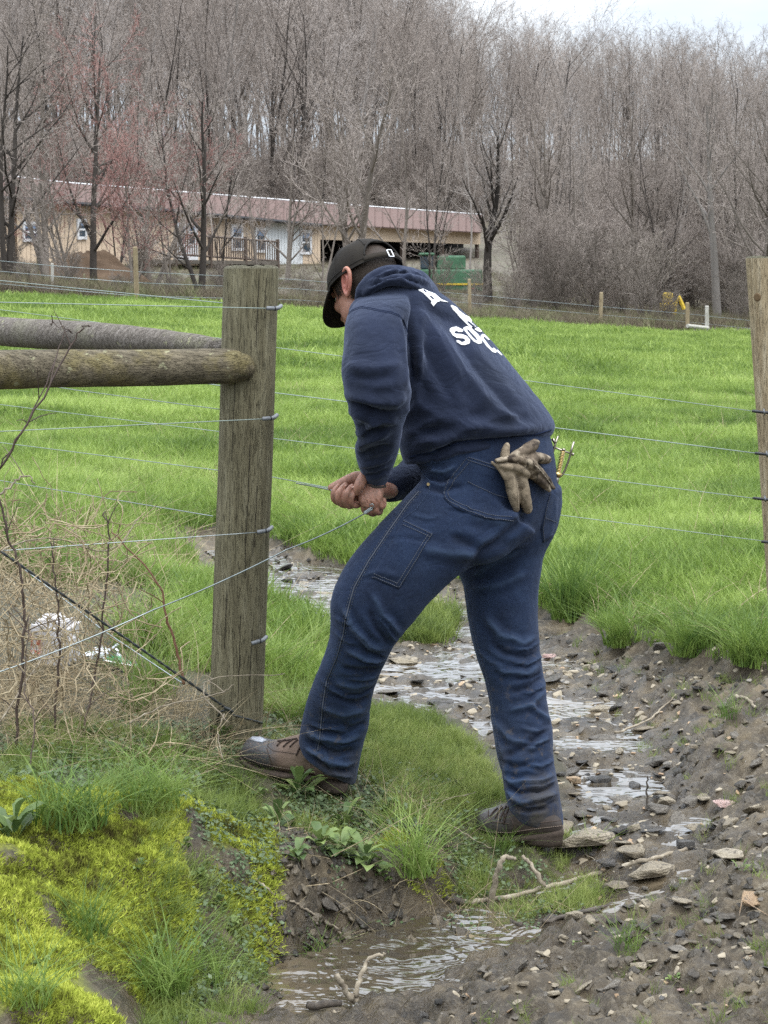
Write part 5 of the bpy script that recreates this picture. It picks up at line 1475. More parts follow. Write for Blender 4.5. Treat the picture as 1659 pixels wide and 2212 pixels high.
# ================================================================== FENCE
def wood(name, a, b, c, grain=(14, 14, 1.2), lichen=None, rough=.85):
    nm = NM(name, b, rough, spec=.2)
    v = nm.coord('Object', grain)
    n1 = nm.noise(6, 6, .62, v, .4)
    wv = nm.n('ShaderNodeTexWave', {'Vector': v, 'Scale': 1.1, 'Distortion': 5.0, 'Detail': 4, 'Detail Scale': 1.3}, wave_type='RINGS').outputs['Fac']
    col = nm.ramp(n1, [(.3, a), (.5, b), (.72, c)])
    col = nm.mix(nm.gray(wv, .3, .9, .0, .4), col, a, 'MIX')
    v2 = nm.coord('Object')
    if lichen:
        f = nm.gray(nm.noise(9, 5, .6, v2), .5, .62)
        col = nm.mix(nm.math('MULTIPLY', f, .5), col, lichen)
        f2 = nm.gray(nm.noise(34, 5, .6, v2), .63, .68)
        col = nm.mix(nm.math('MULTIPLY', f2, .8), col, (.34, .33, .2))
    fine = nm.noise(5, 3, .6, nm.coord('Object', tuple(g_ * 5 for g_ in grain)))
    col = nm.mix(nm.gray(fine, .56, .72, 0, .38), col, tuple(q * .45 for q in a))
    blot = nm.noise(3.5, 4, .6, v2)
    col = nm.mix(nm.gray(blot, .5, .7, 0, .35), col, tuple(q * .8 for q in a))
    nm.set('Base Color', col)
    h = nm.math('ADD', nm.math('MULTIPLY', n1, 1.0), nm.math('MULTIPLY', nm.noise(22, 4, .6, nm.coord('Object', (grain[0] * 2.2, grain[1] * 2.2, grain[2]))), .7))
    nm.bump(nm.math('SUBTRACT', h, nm.math('MULTIPLY', nm.gray(fine, .54, .7), .8)), 1.0, .005)
    return nm.m
M_post = wood('weathered_post_wood', (.11, .096, .058), (.19, .17, .105), (.265, .242, .162), (13, 13, 1.1))
M_railw = wood('lichened_rail_wood', (.08, .066, .044), (.155, .13, .088), (.25, .21, .145), (1.3, 14, 14), (.2, .165, .055))
M_pale = wood('pale_cedar', (.18, .135, .08), (.3, .24, .15), (.4, .33, .22), (9, 9, .9))
M_end = wood('post_end_grain', (.10, .09, .06), (.16, .15, .10), (.24, .22, .16), (30, 30, 30))

def post_mesh(path, seg=36, knots=()):
    """a round timber standing along measured stations (px, py, Y, radius)"""
    P = np.array([list(U(a, b, c)) for a, b, c, r in path]); Rr = np.array([p[3] for p in path])
    n = 60
    t = np.linspace(0, 1, n) * (len(P) - 1)
    C = np.stack([np.interp(t, np.arange(len(P)), P[:, k]) for k in range(3)], 1); rr = np.interp(t, np.arange(len(P)), Rr)
    th = np.linspace(0, 2 * PI, seg, endpoint=False)
    V = []
    for i in range(n):
        for k in range(seg):
            r = rr[i] * (1 + .02 * vnoise(np.array([math.cos(th[k]) * 1.6]), np.array([math.sin(th[k]) * 1.6]), np.array([C[i][2] * 3]), 7)[0] + .006 * vnoise(np.array([th[k] * 9.0]), np.array([C[i][2] * 2.0]), None, 8)[0])
            for (kx, kz, kr, kh) in knots:
                d = math.hypot((th[k] - kx) * rr[i], C[i][2] - kz)
                r += kh * math.exp(-(d / kr) ** 2)
            V.append((C[i][0] + r * math.cos(th[k]), C[i][1] + r * math.sin(th[k]), C[i][2]))
    fs = [(i * seg + k, i * seg + (k + 1) % seg, (i + 1) * seg + (k + 1) % seg, (i + 1) * seg + k) for i in range(n - 1) for k in range(seg)]
    mb = MB(); mb.add(V, fs)
    # worn, slightly sunk top with a chamfer
    ring = [V[k] for k in range(seg)]
    c = np.mean(ring, 0)
    r1 = [tuple(c + (np.array(p) - c) * .93 + np.array([0, 0, .006])) for p in ring]
    r2 = [tuple(c + (np.array(p) - c) * .5 + np.array([0, 0, .007 + .003 * math.sin(i)])) for i, p in enumerate(ring)]
    top = MB()
    top.add(ring + r1 + r2, [(k, seg + k, seg + (k + 1) % seg, (k + 1) % seg) for k in range(seg)] + [(seg + k, 2 * seg + k, 2 * seg + (k + 1) % seg, seg + (k + 1) % seg) for k in range(seg)] + [tuple(2 * seg + k for k in range(seg))])
    return mb, top
PY_ = 5.55
def make_big_post():
    w = empty('corner_post', U(508, 1600, PY_))
    tag(w, 'thick round weathered grey wooden corner post beside the man', 'post')
    body, top = post_mesh([(543.5, 580, PY_, .0722), (536, 800, PY_, .0722), (528, 1050, PY_, .072), (519, 1300, PY_, .072), (508.5, 1600, PY_, .0715), (505, 1720, PY_, .0715)], 40, [(-1.45, .72, .02, .004)])
    body.build('post_shaft', M_post, w, True)
    top.build('post_top', M_end, w, True)
    return w
post = make_big_post()
# split lines in the timber
nm = NM('drying_crack', (.02, .016, .01), .9); M_crack = nm.m
pb = bvh_of([o.data for o in post.children if o.name.startswith('post_shaft')])
mb = MB()
for pts in ([(560, 590), (556, 680), (553, 760)], [(575, 600), (571, 700)], [(510, 760), (505, 900), (500, 1010)], [(540, 960), (536, 1080), (530, 1180), (529, 1260)], [(555, 1050), (548, 1200)], [(490, 1280), (484, 1420)], [(520, 1330), (516, 1460), (512, 1540)], [(545, 1360), (538, 1500)]):
    q = []
    for i in range(len(pts) - 1):
        for k in range(8): q.append((pts[i][0] + (pts[i + 1][0] - pts[i][0]) * k / 8 + random.uniform(-.8, .8), pts[i][1] + (pts[i + 1][1] - pts[i][1]) * k / 8))
    stitch(mb, pb, q, r=.0009, lift=.0002, solid=True)
mb.build('crack', M_crack, post)

def rail(name, pts, label, moss=True):
    """a round rail: (px, py, Y, radius) from the far end to the post"""
    P = np.array([list(U(a, b, c)) for a, b, c, r in pts]); Rr = [p[3] for p in pts]
    v, f = sausage3(P, Rr, 32, 16)
    n_ = fbm(v[:, 0] * 5, v[:, 1] * 16, v[:, 2] * 16, octs=3, seed=12)
    ax = P[-1] - P[0]; ax /= np.linalg.norm(ax)
    rel = v - P[0]; rad = rel - np.outer(rel @ ax, ax)
    v = v + rad * (.05 * n_)[:, None]
    mb = MB(); mb.add(v, f)
    return mb
w = empty('brace_rail', U(250, 790, 5.46)); tag(w, 'thick lichen-stained wooden brace rail butted against the corner post', 'rail')
mb = rail('r', [(-420, 790, 5.0, .0505), (-150, 798, 5.2, .0505), (0, 798, 5.32, .0500), (250, 795, 5.42, .048), (430, 792, 5.47, .0465), (500, 792, 5.472, .045), (522, 793, 5.473, .036)], '')
mb.build('rail_timber', M_railw, w, True)
w = empty('brace_rail', U(200, 720, 6.4)); tag(w, 'thinner pale grey brace rail running back from behind the corner post', 'rail')
mb = rail('r', [(-300, 690, 7.6, .052), (0, 716, 6.6, .0455), (200, 727, 6.15, .043), (400, 742, 5.72, .03), (486, 748, 5.6, .018)], '')
mb.build('rail_timber', wood('silvered_rail_wood', (.10, .085, .07), (.19, .165, .14), (.3, .27, .24), (1.3, 14, 14), (.2, .19, .13)), w, True)

# ---- insulator sleeves and wires
nm = NM('galvanised_wire', (.30, .33, .33), .4, .8); M_wire = nm.m
nm.set('Base Color', nm.mix(nm.noise(60, 3), (.17, .2, .2), (.42, .46, .46)))
nm = NM('green_poly_wire', (.24, .29, .26), .5, .1); M_gwire = nm.m
nm = NM('grey_rubber_sleeve', (.12, .125, .13), .5, spec=.5); nm.set('Base Color', nm.mix(nm.noise(60, 4), (.07, .075, .08), (.2, .21, .22))); M_sleeve = nm.m
nm = NM('black_plastic', (.012, .012, .014), .45, spec=.5); M_black = nm.m
def wire(name, pts, r, mat, label, sag=0.0, cat='wire', group=None):
    P = [U(*p) for p in pts]
    q = []
    for i in range(len(P) - 1):
        n = 14
        for k in range(n):
            t = k / n
            q.append(P[i].lerp(P[i + 1], t) - Vector((0, 0, sag * 4 * t * (1 - t))))
    q.append(P[-1])
    mb = MB(); mb.tube(q, r, 6)
    o = mb.build(name, mat, None, True)
    tag(o, label, cat, group)
    return o
YF = PY_ - .083                       # the near face of the post
def sleeve(px, py, tilt, label):
    """a rubber tube slipped on the wire where it bends round the side of the post"""
    w = empty('wire_sleeve', U(px, py, YF)); tag(w, label, 'insulator', 'sleeves on the corner post')
    a, b, c = U(px - 21, py + tilt, YF + .004), U(px + 2, py + tilt * .25, YF + .004), U(px + 10, py - 5, YF + .05)
    mb = MB(); mb.tube(catmull([a, (a + b) / 2, b, c], 5), .0056, 12); o = mb.build('sleeve_tube', M_sleeve, w, True)
    mb = MB(); mb.tube([a - (b - a).normalized() * .0012, a + (b - a).normalized() * .0006], .0038, 10); mb.build('sleeve_bore', M_black, w, True)
    mb = MB(); mb.tube([b + Vector((-.006, -.006, .007)), b + Vector((-.004, -.009, 0)), b + Vector((-.006, -.006, -.007))], .0016, 6); mb.build('staple', M_black, w)
sleeve(597, 666, 0, 'topmost of the four grey rubber sleeves on the corner post')
sleeve(588, 902, 3, 'grey rubber sleeve on the corner post just below the brace rail')
sleeve(577, 1144, 6, 'third grey rubber sleeve down on the corner post')
sleeve(565, 1381, 9, 'lowest grey rubber sleeve, empty, on the corner post')
GW = 'tight wires of the near fence'
wire('fence_wire', [(-300, 645, 5.0), (0, 653, 5.25), (577, 666, YF + .004)], .0013, M_gwire, 'top tight wire of the near fence, crossing above the brace rail', group=GW)
wire('fence_wire', [(-300, 950, 5.0), (0, 932, 5.25), (568, 905, YF + .004)], .0013, M_gwire, 'near fence wire just below the thick brace rail', group=GW)
wire('fence_wire', [(-300, 1222, 5.0), (0, 1190, 5.25), (557, 1150, YF + .004)], .0013, M_wire, 'near fence wire ending at the third sleeve down', group=GW)
hand = (802, 1101, 5.085)
w = wire('fence_wire', [(-300, 1590, 4.95), (0, 1451, 5.1), (330, 1318, 5.26), (620, 1187, 5.2), hand], .0017, M_wire, 'loose lowest wire slanting in front of the post up to the man\'s hands', .006)
mb = MB()                                        # the twist being made
a, b = U(788, 1108, 5.085), U(803, 1098, 5.08)
mb.tube([a.lerp(b, i / 40) + Vector((math.cos(i * .9), math.sin(i * .9) * .5, math.sin(i * .9))) * .0034 for i in range(41)], .0013, 5)
mb.tube([b, b + Vector((.006, -.004, .006)), b + Vector((.002, -.006, .012)), b + Vector((-.006, -.004, .008))], .0013, 5)
mb.build('wire_twist', M_wire, w, True)
BW = 'wires of the far fence line'
wire('fence_wire', [(-200, 648, 8.6), (0, 669, 8.3), (476, 731, 7.9), (590, 750, 7.8), (1120, 820, 7.5), (1640, 890, 7.25), (1800, 912, 7.2)], .0013, M_gwire, 'faint top wire of the back fence passing behind the post and the man', group=BW)
wire('fence_wire', [(-200, 735, 8.6), (0, 768, 8.3), (476, 833, 7.9), (590, 848, 7.8), (1120, 914, 7.5), (1640, 980, 7.25), (1800, 1002, 7.2)], .0018, M_gwire, 'second wire down of the back fence, reaching the right-hand post', group=BW)
wire('fence_wire', [(-200, 840, 8.6), (0, 874, 8.3), (464, 931, 7.9), (590, 947, 7.8), (1120, 1012, 7.5), (1640, 1078, 7.25), (1800, 1100, 7.2)], .0014, M_gwire, 'third wire down of the back fence', group=BW)
wire('fence_wire', [(-200, 930, 8.0), (0, 956, 7.3), (464, 1015, 6.2), (585, 1030, 5.75), (712, 1054, 5.13), (745, 1064, 5.14)], .0013, M_gwire, 'pale green wire held in the man\'s right fist, running back past the post')
wire('fence_wire', [(1190, 1110, 7.4), (1205, 1112, 7.4), (1659, 1170, 7.2), (1800, 1188, 7.1)], .0013, M_gwire, 'lowest pale wire of the back fence between the man and the right-hand post', group=BW)
wire('fence_wire', [(640, 1044, 5.5), (690, 1053, 5.2), (716, 1059, 5.12), (740, 1070, 5.14)], .0019, M_wire, 'short loose wire end held in the man\'s right fist')
LW = 'wires running back from the corner post'
wire('fence_wire', [(-250, 580, 8.2), (0, 606, 6.9), (486, 655, 5.58)], .0013, M_gwire, 'top wire running back and left from behind the post', group=LW)
wire('fence_wire', [(-250, 778, 8.2), (0, 818, 7.1), (180, 845, 6.4), (474, 884, 5.58)], .0013, M_gwire, 'middle wire running back and left from behind the post', group=LW)
wire('fence_wire', [(-250, 985, 8.2), (0, 1038, 7.1), (460, 1115, 5.57)], .0013, M_wire, 'bottom wire running back and left from behind the post', group=LW)
# twisted brace wire
w = empty('brace_wire', U(500, 1535, 5.45)); tag(w, 'dark twisted brace wire slanting down to the foot of the post', 'wire')
a, b = U(-260, 1010, 5.1), U(489, 1530, YF)
mb = MB()
for ph in (0, PI):
    mb.tube([a.lerp(b, i / 240) + Vector((0, math.cos(i * .55 + ph), math.sin(i * .55 + ph))) * .0022 for i in range(241)], .0021, 5)
nm = NM('dark_old_wire', (.05, .055, .055), .5, .6); M_dwire = nm.m
mb.build('strand', M_dwire, w, True)
mb = MB(); mb.tube([U(468, 1560, YF + .03), U(475, 1538, YF), U(490, 1533, YF - .008), U(505, 1545, YF - .012), U(530, 1552, YF - .01), U(556, 1559, YF + .02), U(566, 1562, YF + .07)], .003, 6); mb.tube([U(484, 1528, YF - .01), U(496, 1532, YF - .016), U(504, 1540, YF - .014)], .0045, 6); mb.build('loop', M_dwire, w, True)
wire('fence_wire', [(-60, 1145, 5.9), (165, 1315, 5.75), (220, 1360, 5.7), (400, 1480, 5.6)], .0017, M_wire, 'thin pale brace wire behind the dark twisted one')

# ---- the post cut by the right edge of the picture
RY = 7.2
w = empty('fence_post', U(1680, 1400, RY)); tag(w, 'pale wooden post with a knot, cut by the right edge of the photo', 'post')
body, top = post_mesh([(1652, 558, RY, .064), (1668, 800, RY, .064), (1686, 1080, RY, .0645), (1700, 1300, RY, .065), (1705, 1440, RY, .065)], 32, [(-1.75, 1.19, .014, .003)])
nmp = wood('pale_post_wood', (.24, .18, .105), (.37, .295, .185), (.47, .4, .28), (11, 11, 1.0))
body.build('post_shaft', nmp, w, True); top.build('post_top', M_end, w, True)
rb = bvh_of([o.data for o in w.children if o.name.startswith('post_shaft')])
nm = NM('wood_knot', (.12, .075, .035), .8); me = patch(rb, [(1636 + 8 * math.cos(t), 642 + 9 * math.sin(t)) for t in np.linspace(0, 2 * PI, 13)[:-1]], .001, .002, 3); link('knot', me, nm.m, w, True)
for py, px, w_ in ((890, 1630, 'topmost'), (981, 1636, 'second'), (1078, 1632, 'third'), (1172, 1650, 'lowest')):
    t = empty('staple_insulator', U(px, py, RY - .07)); tag(t, w_ + ' black plastic insulator on the right-hand post', 'insulator', 'black insulators on the right-hand post')
    mb = MB(); mb.tube([U(px - 4, py - 2, RY - .05), U(px + 14, py, RY - .078), U(px + 50, py + 3, RY - .08)], .0052, 8); mb.build('insulator_bar', M_black, t, True)
    mb = MB(); mb.tube([U(px + 20, py - 6, RY - .07), U(px + 21, py, RY - .09), U(px + 22, py + 6, RY - .07)], .003, 6); mb.build('clip', M_sleeve, t, True)

# ---- far boundary: square stakes, their wires and a little rail
def stake(px, pt, pb, Y, wpx, label, lean=0, mat=M_pale, group=None):
    a, b = U(px, pt, Y), U(px + lean, pb, Y)
    b.z -= .1
    hw = wpx / FPX * Y / 2
    mb = MB()
    vs = []
    for p, k in ((b, 1.0), (a, .95)):
        for dx, dy in ((-1, -1), (1, -1), (1, 1), (-1, 1)): vs.append((p.x + dx * hw * k, p.y + dy * hw * k, p.z))
    vs += [(a.x + dx * hw * .6, a.y + dy * hw * .6, a.z + hw * .5) for dx, dy in ((-1, -1), (1, -1), (1, 1), (-1, 1))]
    mb.add(vs, [(0, 1, 5, 4), (1, 2, 6, 5), (2, 3, 7, 6), (3, 0, 4, 7), (4, 5, 9, 8), (5, 6, 10, 9), (6, 7, 11, 10), (7, 4, 8, 11), (8, 9, 10, 11)])
    o = mb.build('boundary_post', mat); tag(o, label, 'post', group)
    return o
M_white = wood('bleached_post', (.3, .28, .24), (.45, .43, .38), (.6, .58, .52), (9, 9, .9))
stake(292, 535, 645, 53, 9.5, 'pale new stake standing left of the corner post at the meadow edge', 4)
stake(1014, 604, 690, 69, 7.5, 'pale stake standing just right of the man\'s back at the meadow edge', 1)
stake(1299, 633, 712, 74, 8, 'leaning pale stake in front of the bushes right of the man', -3)
stake(1485, 655, 730, 76.3, 8, 'left post of the small rail brace near the leaning trunk', 0)
stake(1527, 662, 731, 77.5, 8, 'right post of the small rail brace near the leaning trunk', 0, M_white)
stake(113, 570, 622, 55, 6, 'short whitish stake at the far left of the meadow edge', 0, M_white)
stake(182, 592, 632, 58, 4, 'thin grey stake between the whitish one and the pale new one', 0, M_post)
stake(82, 512, 606, 70, 6, 'tall thin grey pole among the trees at far left', 0, M_post)
mb = MB(); mb.tube([U(1485, 704, 76.1), U(1529, 709, 77.2)], .075, 8); o = mb.build('cross_rail', M_white); tag(o, 'pale horizontal rail joining the two small posts on the right', 'rail')
FW = 'wires strung along the meadow edge'
for k, dz in enumerate((20, 45, 75)):
    pts = [(-60, 540 + dz * .9, 50), (113, 556 + dz * .9, 52), (292, 568 + dz * .95, 53), (640, 588 + dz * .8, 60), (1014, 622 + dz * .72, 69), (1299, 648 + dz * .72, 74), (1485, 664 + dz * .7, 78), (1720, 690 + dz * .66, 83)]
    wire('boundary_wire', pts, .008, M_wire, ('top', 'middle', 'lowest')[k] + ' wire strung along the stakes at the meadow edge', group=FW)
# ================================================================== GRASS
def blades(n, spread, hmin, hmax, width, bend, seed, seg=3, lean=.25):
    """one tuft: n bent blades round the origin"""
    r = np.random.default_rng(seed)
    V, Fq = [], []
    for _ in range(n):
        a = r.uniform(0, 2 * PI); rad = spread * math.sqrt(r.uniform())
        x, y = rad * math.cos(a), rad * math.sin(a)
        h = r.uniform(hmin, hmax); w = width * r.uniform(.7, 1.3)
        d = r.uniform(0, 2 * PI); dx, dy = math.cos(d), math.sin(d)
        face = r.uniform(0, 2 * PI); sx, sy = math.cos(face), math.sin(face)
        b = bend * r.uniform(.3, 1.4); le = lean * r.uniform(-.2, 1)
        i0 = len(V)
        for k in range(seg + 1):
            t = k / seg
            o = h * (le * t + b * t * t)
            z = h * (t - .35 * b * t * t)
            ww = w * (1 - t) ** .7 * .5 + 1e-5
            if k == seg:
                V.append((x + dx * o, y + dy * o, z))
            else:
                V.append((x + dx * o - sx * ww, y + dy * o - sy * ww, z)); V.append((x + dx * o + sx * ww, y + dy * o + sy * ww, z))
        for k in range(seg - 1):
            j = i0 + 2 * k
            Fq.append((j, j + 1, j + 3)); Fq.append((j, j + 3, j + 2))
        j = i0 + 2 * (seg - 1)
        Fq.append((j, j + 1, j + 2))
    return np.array(V), np.array(Fq)
def grass_mat(name, lo, mid, hi, trans=.4, patch=1.2):
    nm = NM(name, mid, .55, spec=.3)
    P_ = nm.n('ShaderNodeNewGeometry').outputs['Position']
    big = nm.noise(.55, 3, .55, P_); mid_n = nm.noise(2.4 * patch, 3, .6, P_); fine = nm.noise(26, 2, .5, P_)
    f = nm.math('ADD', nm.math('MULTIPLY', big, .62), nm.math('ADD', nm.math('MULTIPLY', mid_n, .36), nm.math('MULTIPLY', fine, .42)))
    col = nm.ramp(f, [(.57, lo), (.70, mid), (.84, hi)])
    dry = nm.gray(nm.noise(60, 2, .5, P_), .70, .78)
    col = nm.mix(nm.math('MULTIPLY', dry, .55), col, (.42, .38, .2))
    nm.set('Base Color', col)
    leafy(nm, col, trans)
    return nm.m
M_meadow = grass_mat('meadow_grass', (.085, .145, .026), (.205, .295, .058), (.38, .48, .13))
M_bank = grass_mat('bank_grass', (.085, .125, .03), (.185, .24, .055), (.34, .38, .12), patch=2)
M_rush = grass_mat('tuft_grass', (.075, .135, .028), (.165, .245, .05), (.31, .39, .11), patch=2)
nm = NM('moss', (.2, .2, .03), .9, spec=.1)
P_ = nm.n('ShaderNodeNewGeometry').outputs['Position']
mc = nm.ramp(nm.math('ADD', nm.math('MULTIPLY', nm.noise(5, 4, .6, P_), .6), nm.math('MULTIPLY', nm.noise(55, 2, .5, P_), .4)), [(.37, (.075, .065, .022)), (.44, (.18, .195, .035)), (.52, (.36, .41, .06)), (.66, (.6, .62, .13))])
nm.set('Base Color', mc); leafy(nm, mc, .3); M_moss = nm.m
nm = NM('dry_straw', (.3, .24, .14), .8, spec=.2)
sc_ = nm.ramp(nm.noise(18, 3), [(.3, (.2, .145, .085)), (.5, (.34, .27, .165)), (.7, (.5, .42, .28))])
nm.set('Base Color', sc_); leafy(nm, sc_, .2); M_straw = nm.m
nm = NM('brush_weeds', (.12, .10, .06), .9); P_ = nm.n('ShaderNodeNewGeometry').outputs['Position']
sc_ = nm.ramp(nm.noise(1.2, 4, .6, P_), [(.35, (.075, .058, .04)), (.5, (.15, .12, .08)), (.62, (.12, .14, .05)), (.75, (.24, .2, .13))]); nm.set('Base Color', sc_); M_brush = nm.m

PROTO = {}
def proto(key, meshes, mat):
    """source tufts for a field, kept out of the scene"""
    c = bpy.data.collections.new(key)
    for i, (V, Fq) in enumerate(meshes):
        me = raw_mesh(key + '_tuft', V, Fq); me.materials.append(mat)
        o = bpy.data.objects.new('%s_%02d' % (key, i), me); c.objects.link(o)
    PROTO[key] = c
    return c
def field(name, coll, P, rz, scale, tilt=None):
    """a mass nobody could count: tufts instanced on points by one geometry-nodes object"""
    n = len(P)
    me = bpy.data.meshes.new(name); me.vertices.add(n); me.vertices.foreach_set('co', np.asarray(P, np.float32).ravel())
    rot = np.zeros((n, 3)); rot[:, 2] = rz
    if tilt is not None: rot[:, :2] = tilt
    set_attr(me, 'rot', rot); set_attr(me, 'siz', np.asarray(scale))
    at = me.attributes.new('pick', 'INT', 'POINT'); at.data.foreach_set('value', np.random.default_rng(1).integers(0, 1000, n).astype(np.int32))
    o = bpy.data.objects.new(name, me); COL.objects.link(o)
    g = bpy.data.node_groups.new(name + '_nodes', 'GeometryNodeTree')
    g.interface.new_socket('Geometry', in_out='INPUT', socket_type='NodeSocketGeometry'); g.interface.new_socket('Geometry', in_out='OUTPUT', socket_type='NodeSocketGeometry')
    N = g.nodes
    gi, go = N.new('NodeGroupInput'), N.new('NodeGroupOutput')
    ci = N.new('GeometryNodeCollectionInfo'); ci.inputs['Collection'].default_value = coll; ci.inputs['Separate Children'].default_value = True; ci.inputs['Reset Children'].default_value = True
    ip = N.new('GeometryNodeInstanceOnPoints'); ip.inputs['Pick Instance'].default_value = True
    def named(t, nm_):
        a = N.new('GeometryNodeInputNamedAttribute'); a.data_type = t; a.inputs['Name'].default_value = nm_
        return [s for s in a.outputs if s.enabled and s.name == 'Attribute'][0]
    mp = N.new('GeometryNodeMeshToPoints')
    g.links.new(gi.outputs[0], mp.inputs['Mesh']); g.links.new(mp.outputs[0], ip.inputs['Points']); g.links.new(ci.outputs[0], ip.inputs['Instance'])
    md = N.new('FunctionNodeIntegerMath'); md.operation = 'MODULO'; md.inputs[1].default_value = len(coll.objects)
    g.links.new(named('INT', 'pick'), md.inputs[0]); g.links.new(md.outputs[0], ip.inputs['Instance Index'])
    er = N.new('FunctionNodeEulerToRotation'); g.links.new(named('FLOAT_VECTOR', 'rot'), er.inputs[0]); g.links.new(er.outputs[0], ip.inputs['Rotation'])
    g.links.new(named('FLOAT', 'siz'), ip.inputs['Scale']); g.links.new(ip.outputs[0], go.inputs[0])
    m = o.modifiers.new('tufts', 'NODES'); m.node_group = g
    tag(o, kind='stuff')
    return o
rng = np.random.default_rng(11)
def in_view(x, y, pad=.06): return np.abs(x) < (.1835 + pad) * y + .25
STAND = [(U(508, 1600, 5.55), .09), (U(640, 1665, 5.34), .0), (U(1150, 1800, 5.2), .0)]
def clear_of(x, y):
    k = np.ones(len(x), bool)
    for p, r in STAND: k &= (x - p.x) ** 2 + (y - p.y) ** 2 > r * r
    return k
# meadow: three belts, coarser with distance
proto('meadow_near', [blades(46, .075, .04, .14, .0055, .6, 100 + i, 4) for i in range(14)], M_meadow)
proto('meadow_mid', [blades(60, .16, .05, .155, .008, .6, 200 + i, 3) for i in range(12)], M_meadow)
proto('meadow_far', [blades(70, .42, .05, .18, .018, .6, 300 + i, 2) for i in range(10)], M_meadow)
def scatter(x, y, fm=None):
    z, m = height(x, y, True)
    sd = mud_sd(x, y)
    return z, m, sd
def belt(name, key, n, y0, y1, s0, s1, pw=1.0, gate=None):
    u = rng.uniform(size=n) ** pw
    y = y0 + (y1 - y0) * u; x = rng.uniform(-1, 1, n) * (.29 * y + .6)
    z, m, sd = scatter(x, y)
    dens = .5 + .5 * fbm(x * .8, y * .8, octs=2, seed=77)
    k = (m < .25) & (y < 63 + x * 1.28 - 1) & clear_of(x, y)
    k &= ~((x < -.55 - (y - 6) * .05) & (y < 7.0) & (y > 0))          # the bramble corner keeps its dead stalks
    if gate is not None: k &= gate(x, y)
    x, y, z, dens, sd = x[k], y[k], z[k], dens[k], sd[k]
    sc = (s0 + (s1 - s0) * rng.uniform(size=len(x))) * (.5 + .95 * dens) * np.where((sd < .12) & (y < 11), .7, 1.0)
    return field(name, PROTO[key], np.stack([x, y, z - .005], 1), rng.uniform(0, 2 * PI, len(x)), sc, rng.normal(0, .1, (len(x), 2)))
belt('meadow_grass', 'meadow_near', 18000, 6.4, 13.5, .8, 1.25, 1.0, lambda x, y: (x > .3 + (8 - y) * .2) | (y > 8.2) | ((x > -.75) & (x < -.1) & (y > 5.7)))
belt('meadow_grass', 'meadow_mid', 19000, 12.5, 26, .85, 1.3)
belt('meadow_grass', 'meadow_far', 24000, 25, 82, .85, 1.35, .85)

# coarser clumps the stock leave alone
n = 1900; y = 7 + 45 * rng.uniform(size=n) ** 1.2; x = rng.uniform(-1, 1, n) * (.2 * y + .4)
z, m, sd = scatter(x, y); k = (m < .1) & (sd > .1) & (y < 62 + x * 1.28) & ~((x < -.5) & (y < 7.5)) & (vnoise(x * .7, y * .5, seed=3) > -.1)
proto('clump', [blades(110, .13, .1, .26, .006, .7, 900 + i, 4, .5) for i in range(6)], M_rush)
field('pasture_clumps', PROTO['clump'], np.stack([x[k], y[k], z[k] - .01], 1), rng.uniform(0, 6.28, k.sum()), rng.uniform(.45, 1.05, k.sum()), rng.normal(0, .1, (int(k.sum()), 2)))
n = 2600; y = 6.5 + 30 * rng.uniform(size=n) ** 1.2; x = rng.uniform(-1, 1, n) * (.2 * y + .4)
z, m, sd = scatter(x, y); k = (m < .2) & (y < 60 + x * 1.28)
proto('dry_blades', [blades(5, .06, .08, .2, .0035, .9, 940 + i, 4, .9) for i in range(6)], M_straw)
field('dry_grass', PROTO['dry_blades'], np.stack([x[k], y[k], z[k] - .005], 1), rng.uniform(0, 6.28, k.sum()), rng.uniform(.7, 1.3, k.sum()), rng.normal(0, .2, (int(k.sum()), 2)))
# ---- the far wood as one mass, and the brushy margin of the meadow
rg = np.random.default_rng(8)
n = 330
yy = rg.uniform(200, 270, n); xx = rg.uniform(-.24, .24, n) * yy
ye = rg.uniform(98, 235, 190); xe = rg.choice([-1, 1], 190) * rg.uniform(.225, .36, 190) * ye; ke = ((xe - HA[0]) * HN[0] + (ye - HA[1]) * HN[1] < -11) | (xe > 0)
yy = np.concatenate([yy, ye[ke]]); xx = np.concatenate([xx, xe[ke]]); n = len(yy)
zz = height(xx, yy)
pxx = 829.5 + FPX * xx / yy
hh = np.clip((EYE + (HZ - top_row(pxx)) / FPX * yy - zz) * rg.uniform(.7, .98, n), 8, 30) / 18 * .84
f_ = field('far_wood', wc, np.stack([xx, yy, zz], 1), rg.uniform(0, 6.28, n), hh)
tag(f_, kind='stuff')
# weeds and dead stalks under the trees
proto('brush', [blades(60, .5, .25, .75, .012, .5, 500 + i, 2, .6) for i in range(8)], M_brush)
n = 20000
y = 52 + 55 * rg.uniform(size=n) ** 1.3; x = rg.uniform(-.3, .3, n) * y
k = (y > 63.2 + x * 1.28) & ((x - HA[0]) * HN[0] + (y - HA[1]) * HN[1] > .3)
x, y = x[k], y[k]
near_edge = np.exp(-np.maximum(y - (63 + x * 1.28), 0) / 6)
field('brush_margin', PROTO['brush'], np.stack([x, y, height(x, y) - .05], 1), rg.uniform(0, 6.28, len(x)), (.4 + .5 * near_edge) * rg.uniform(.6, 1.3, len(x)), rg.normal(0, .25, (len(x), 2)))
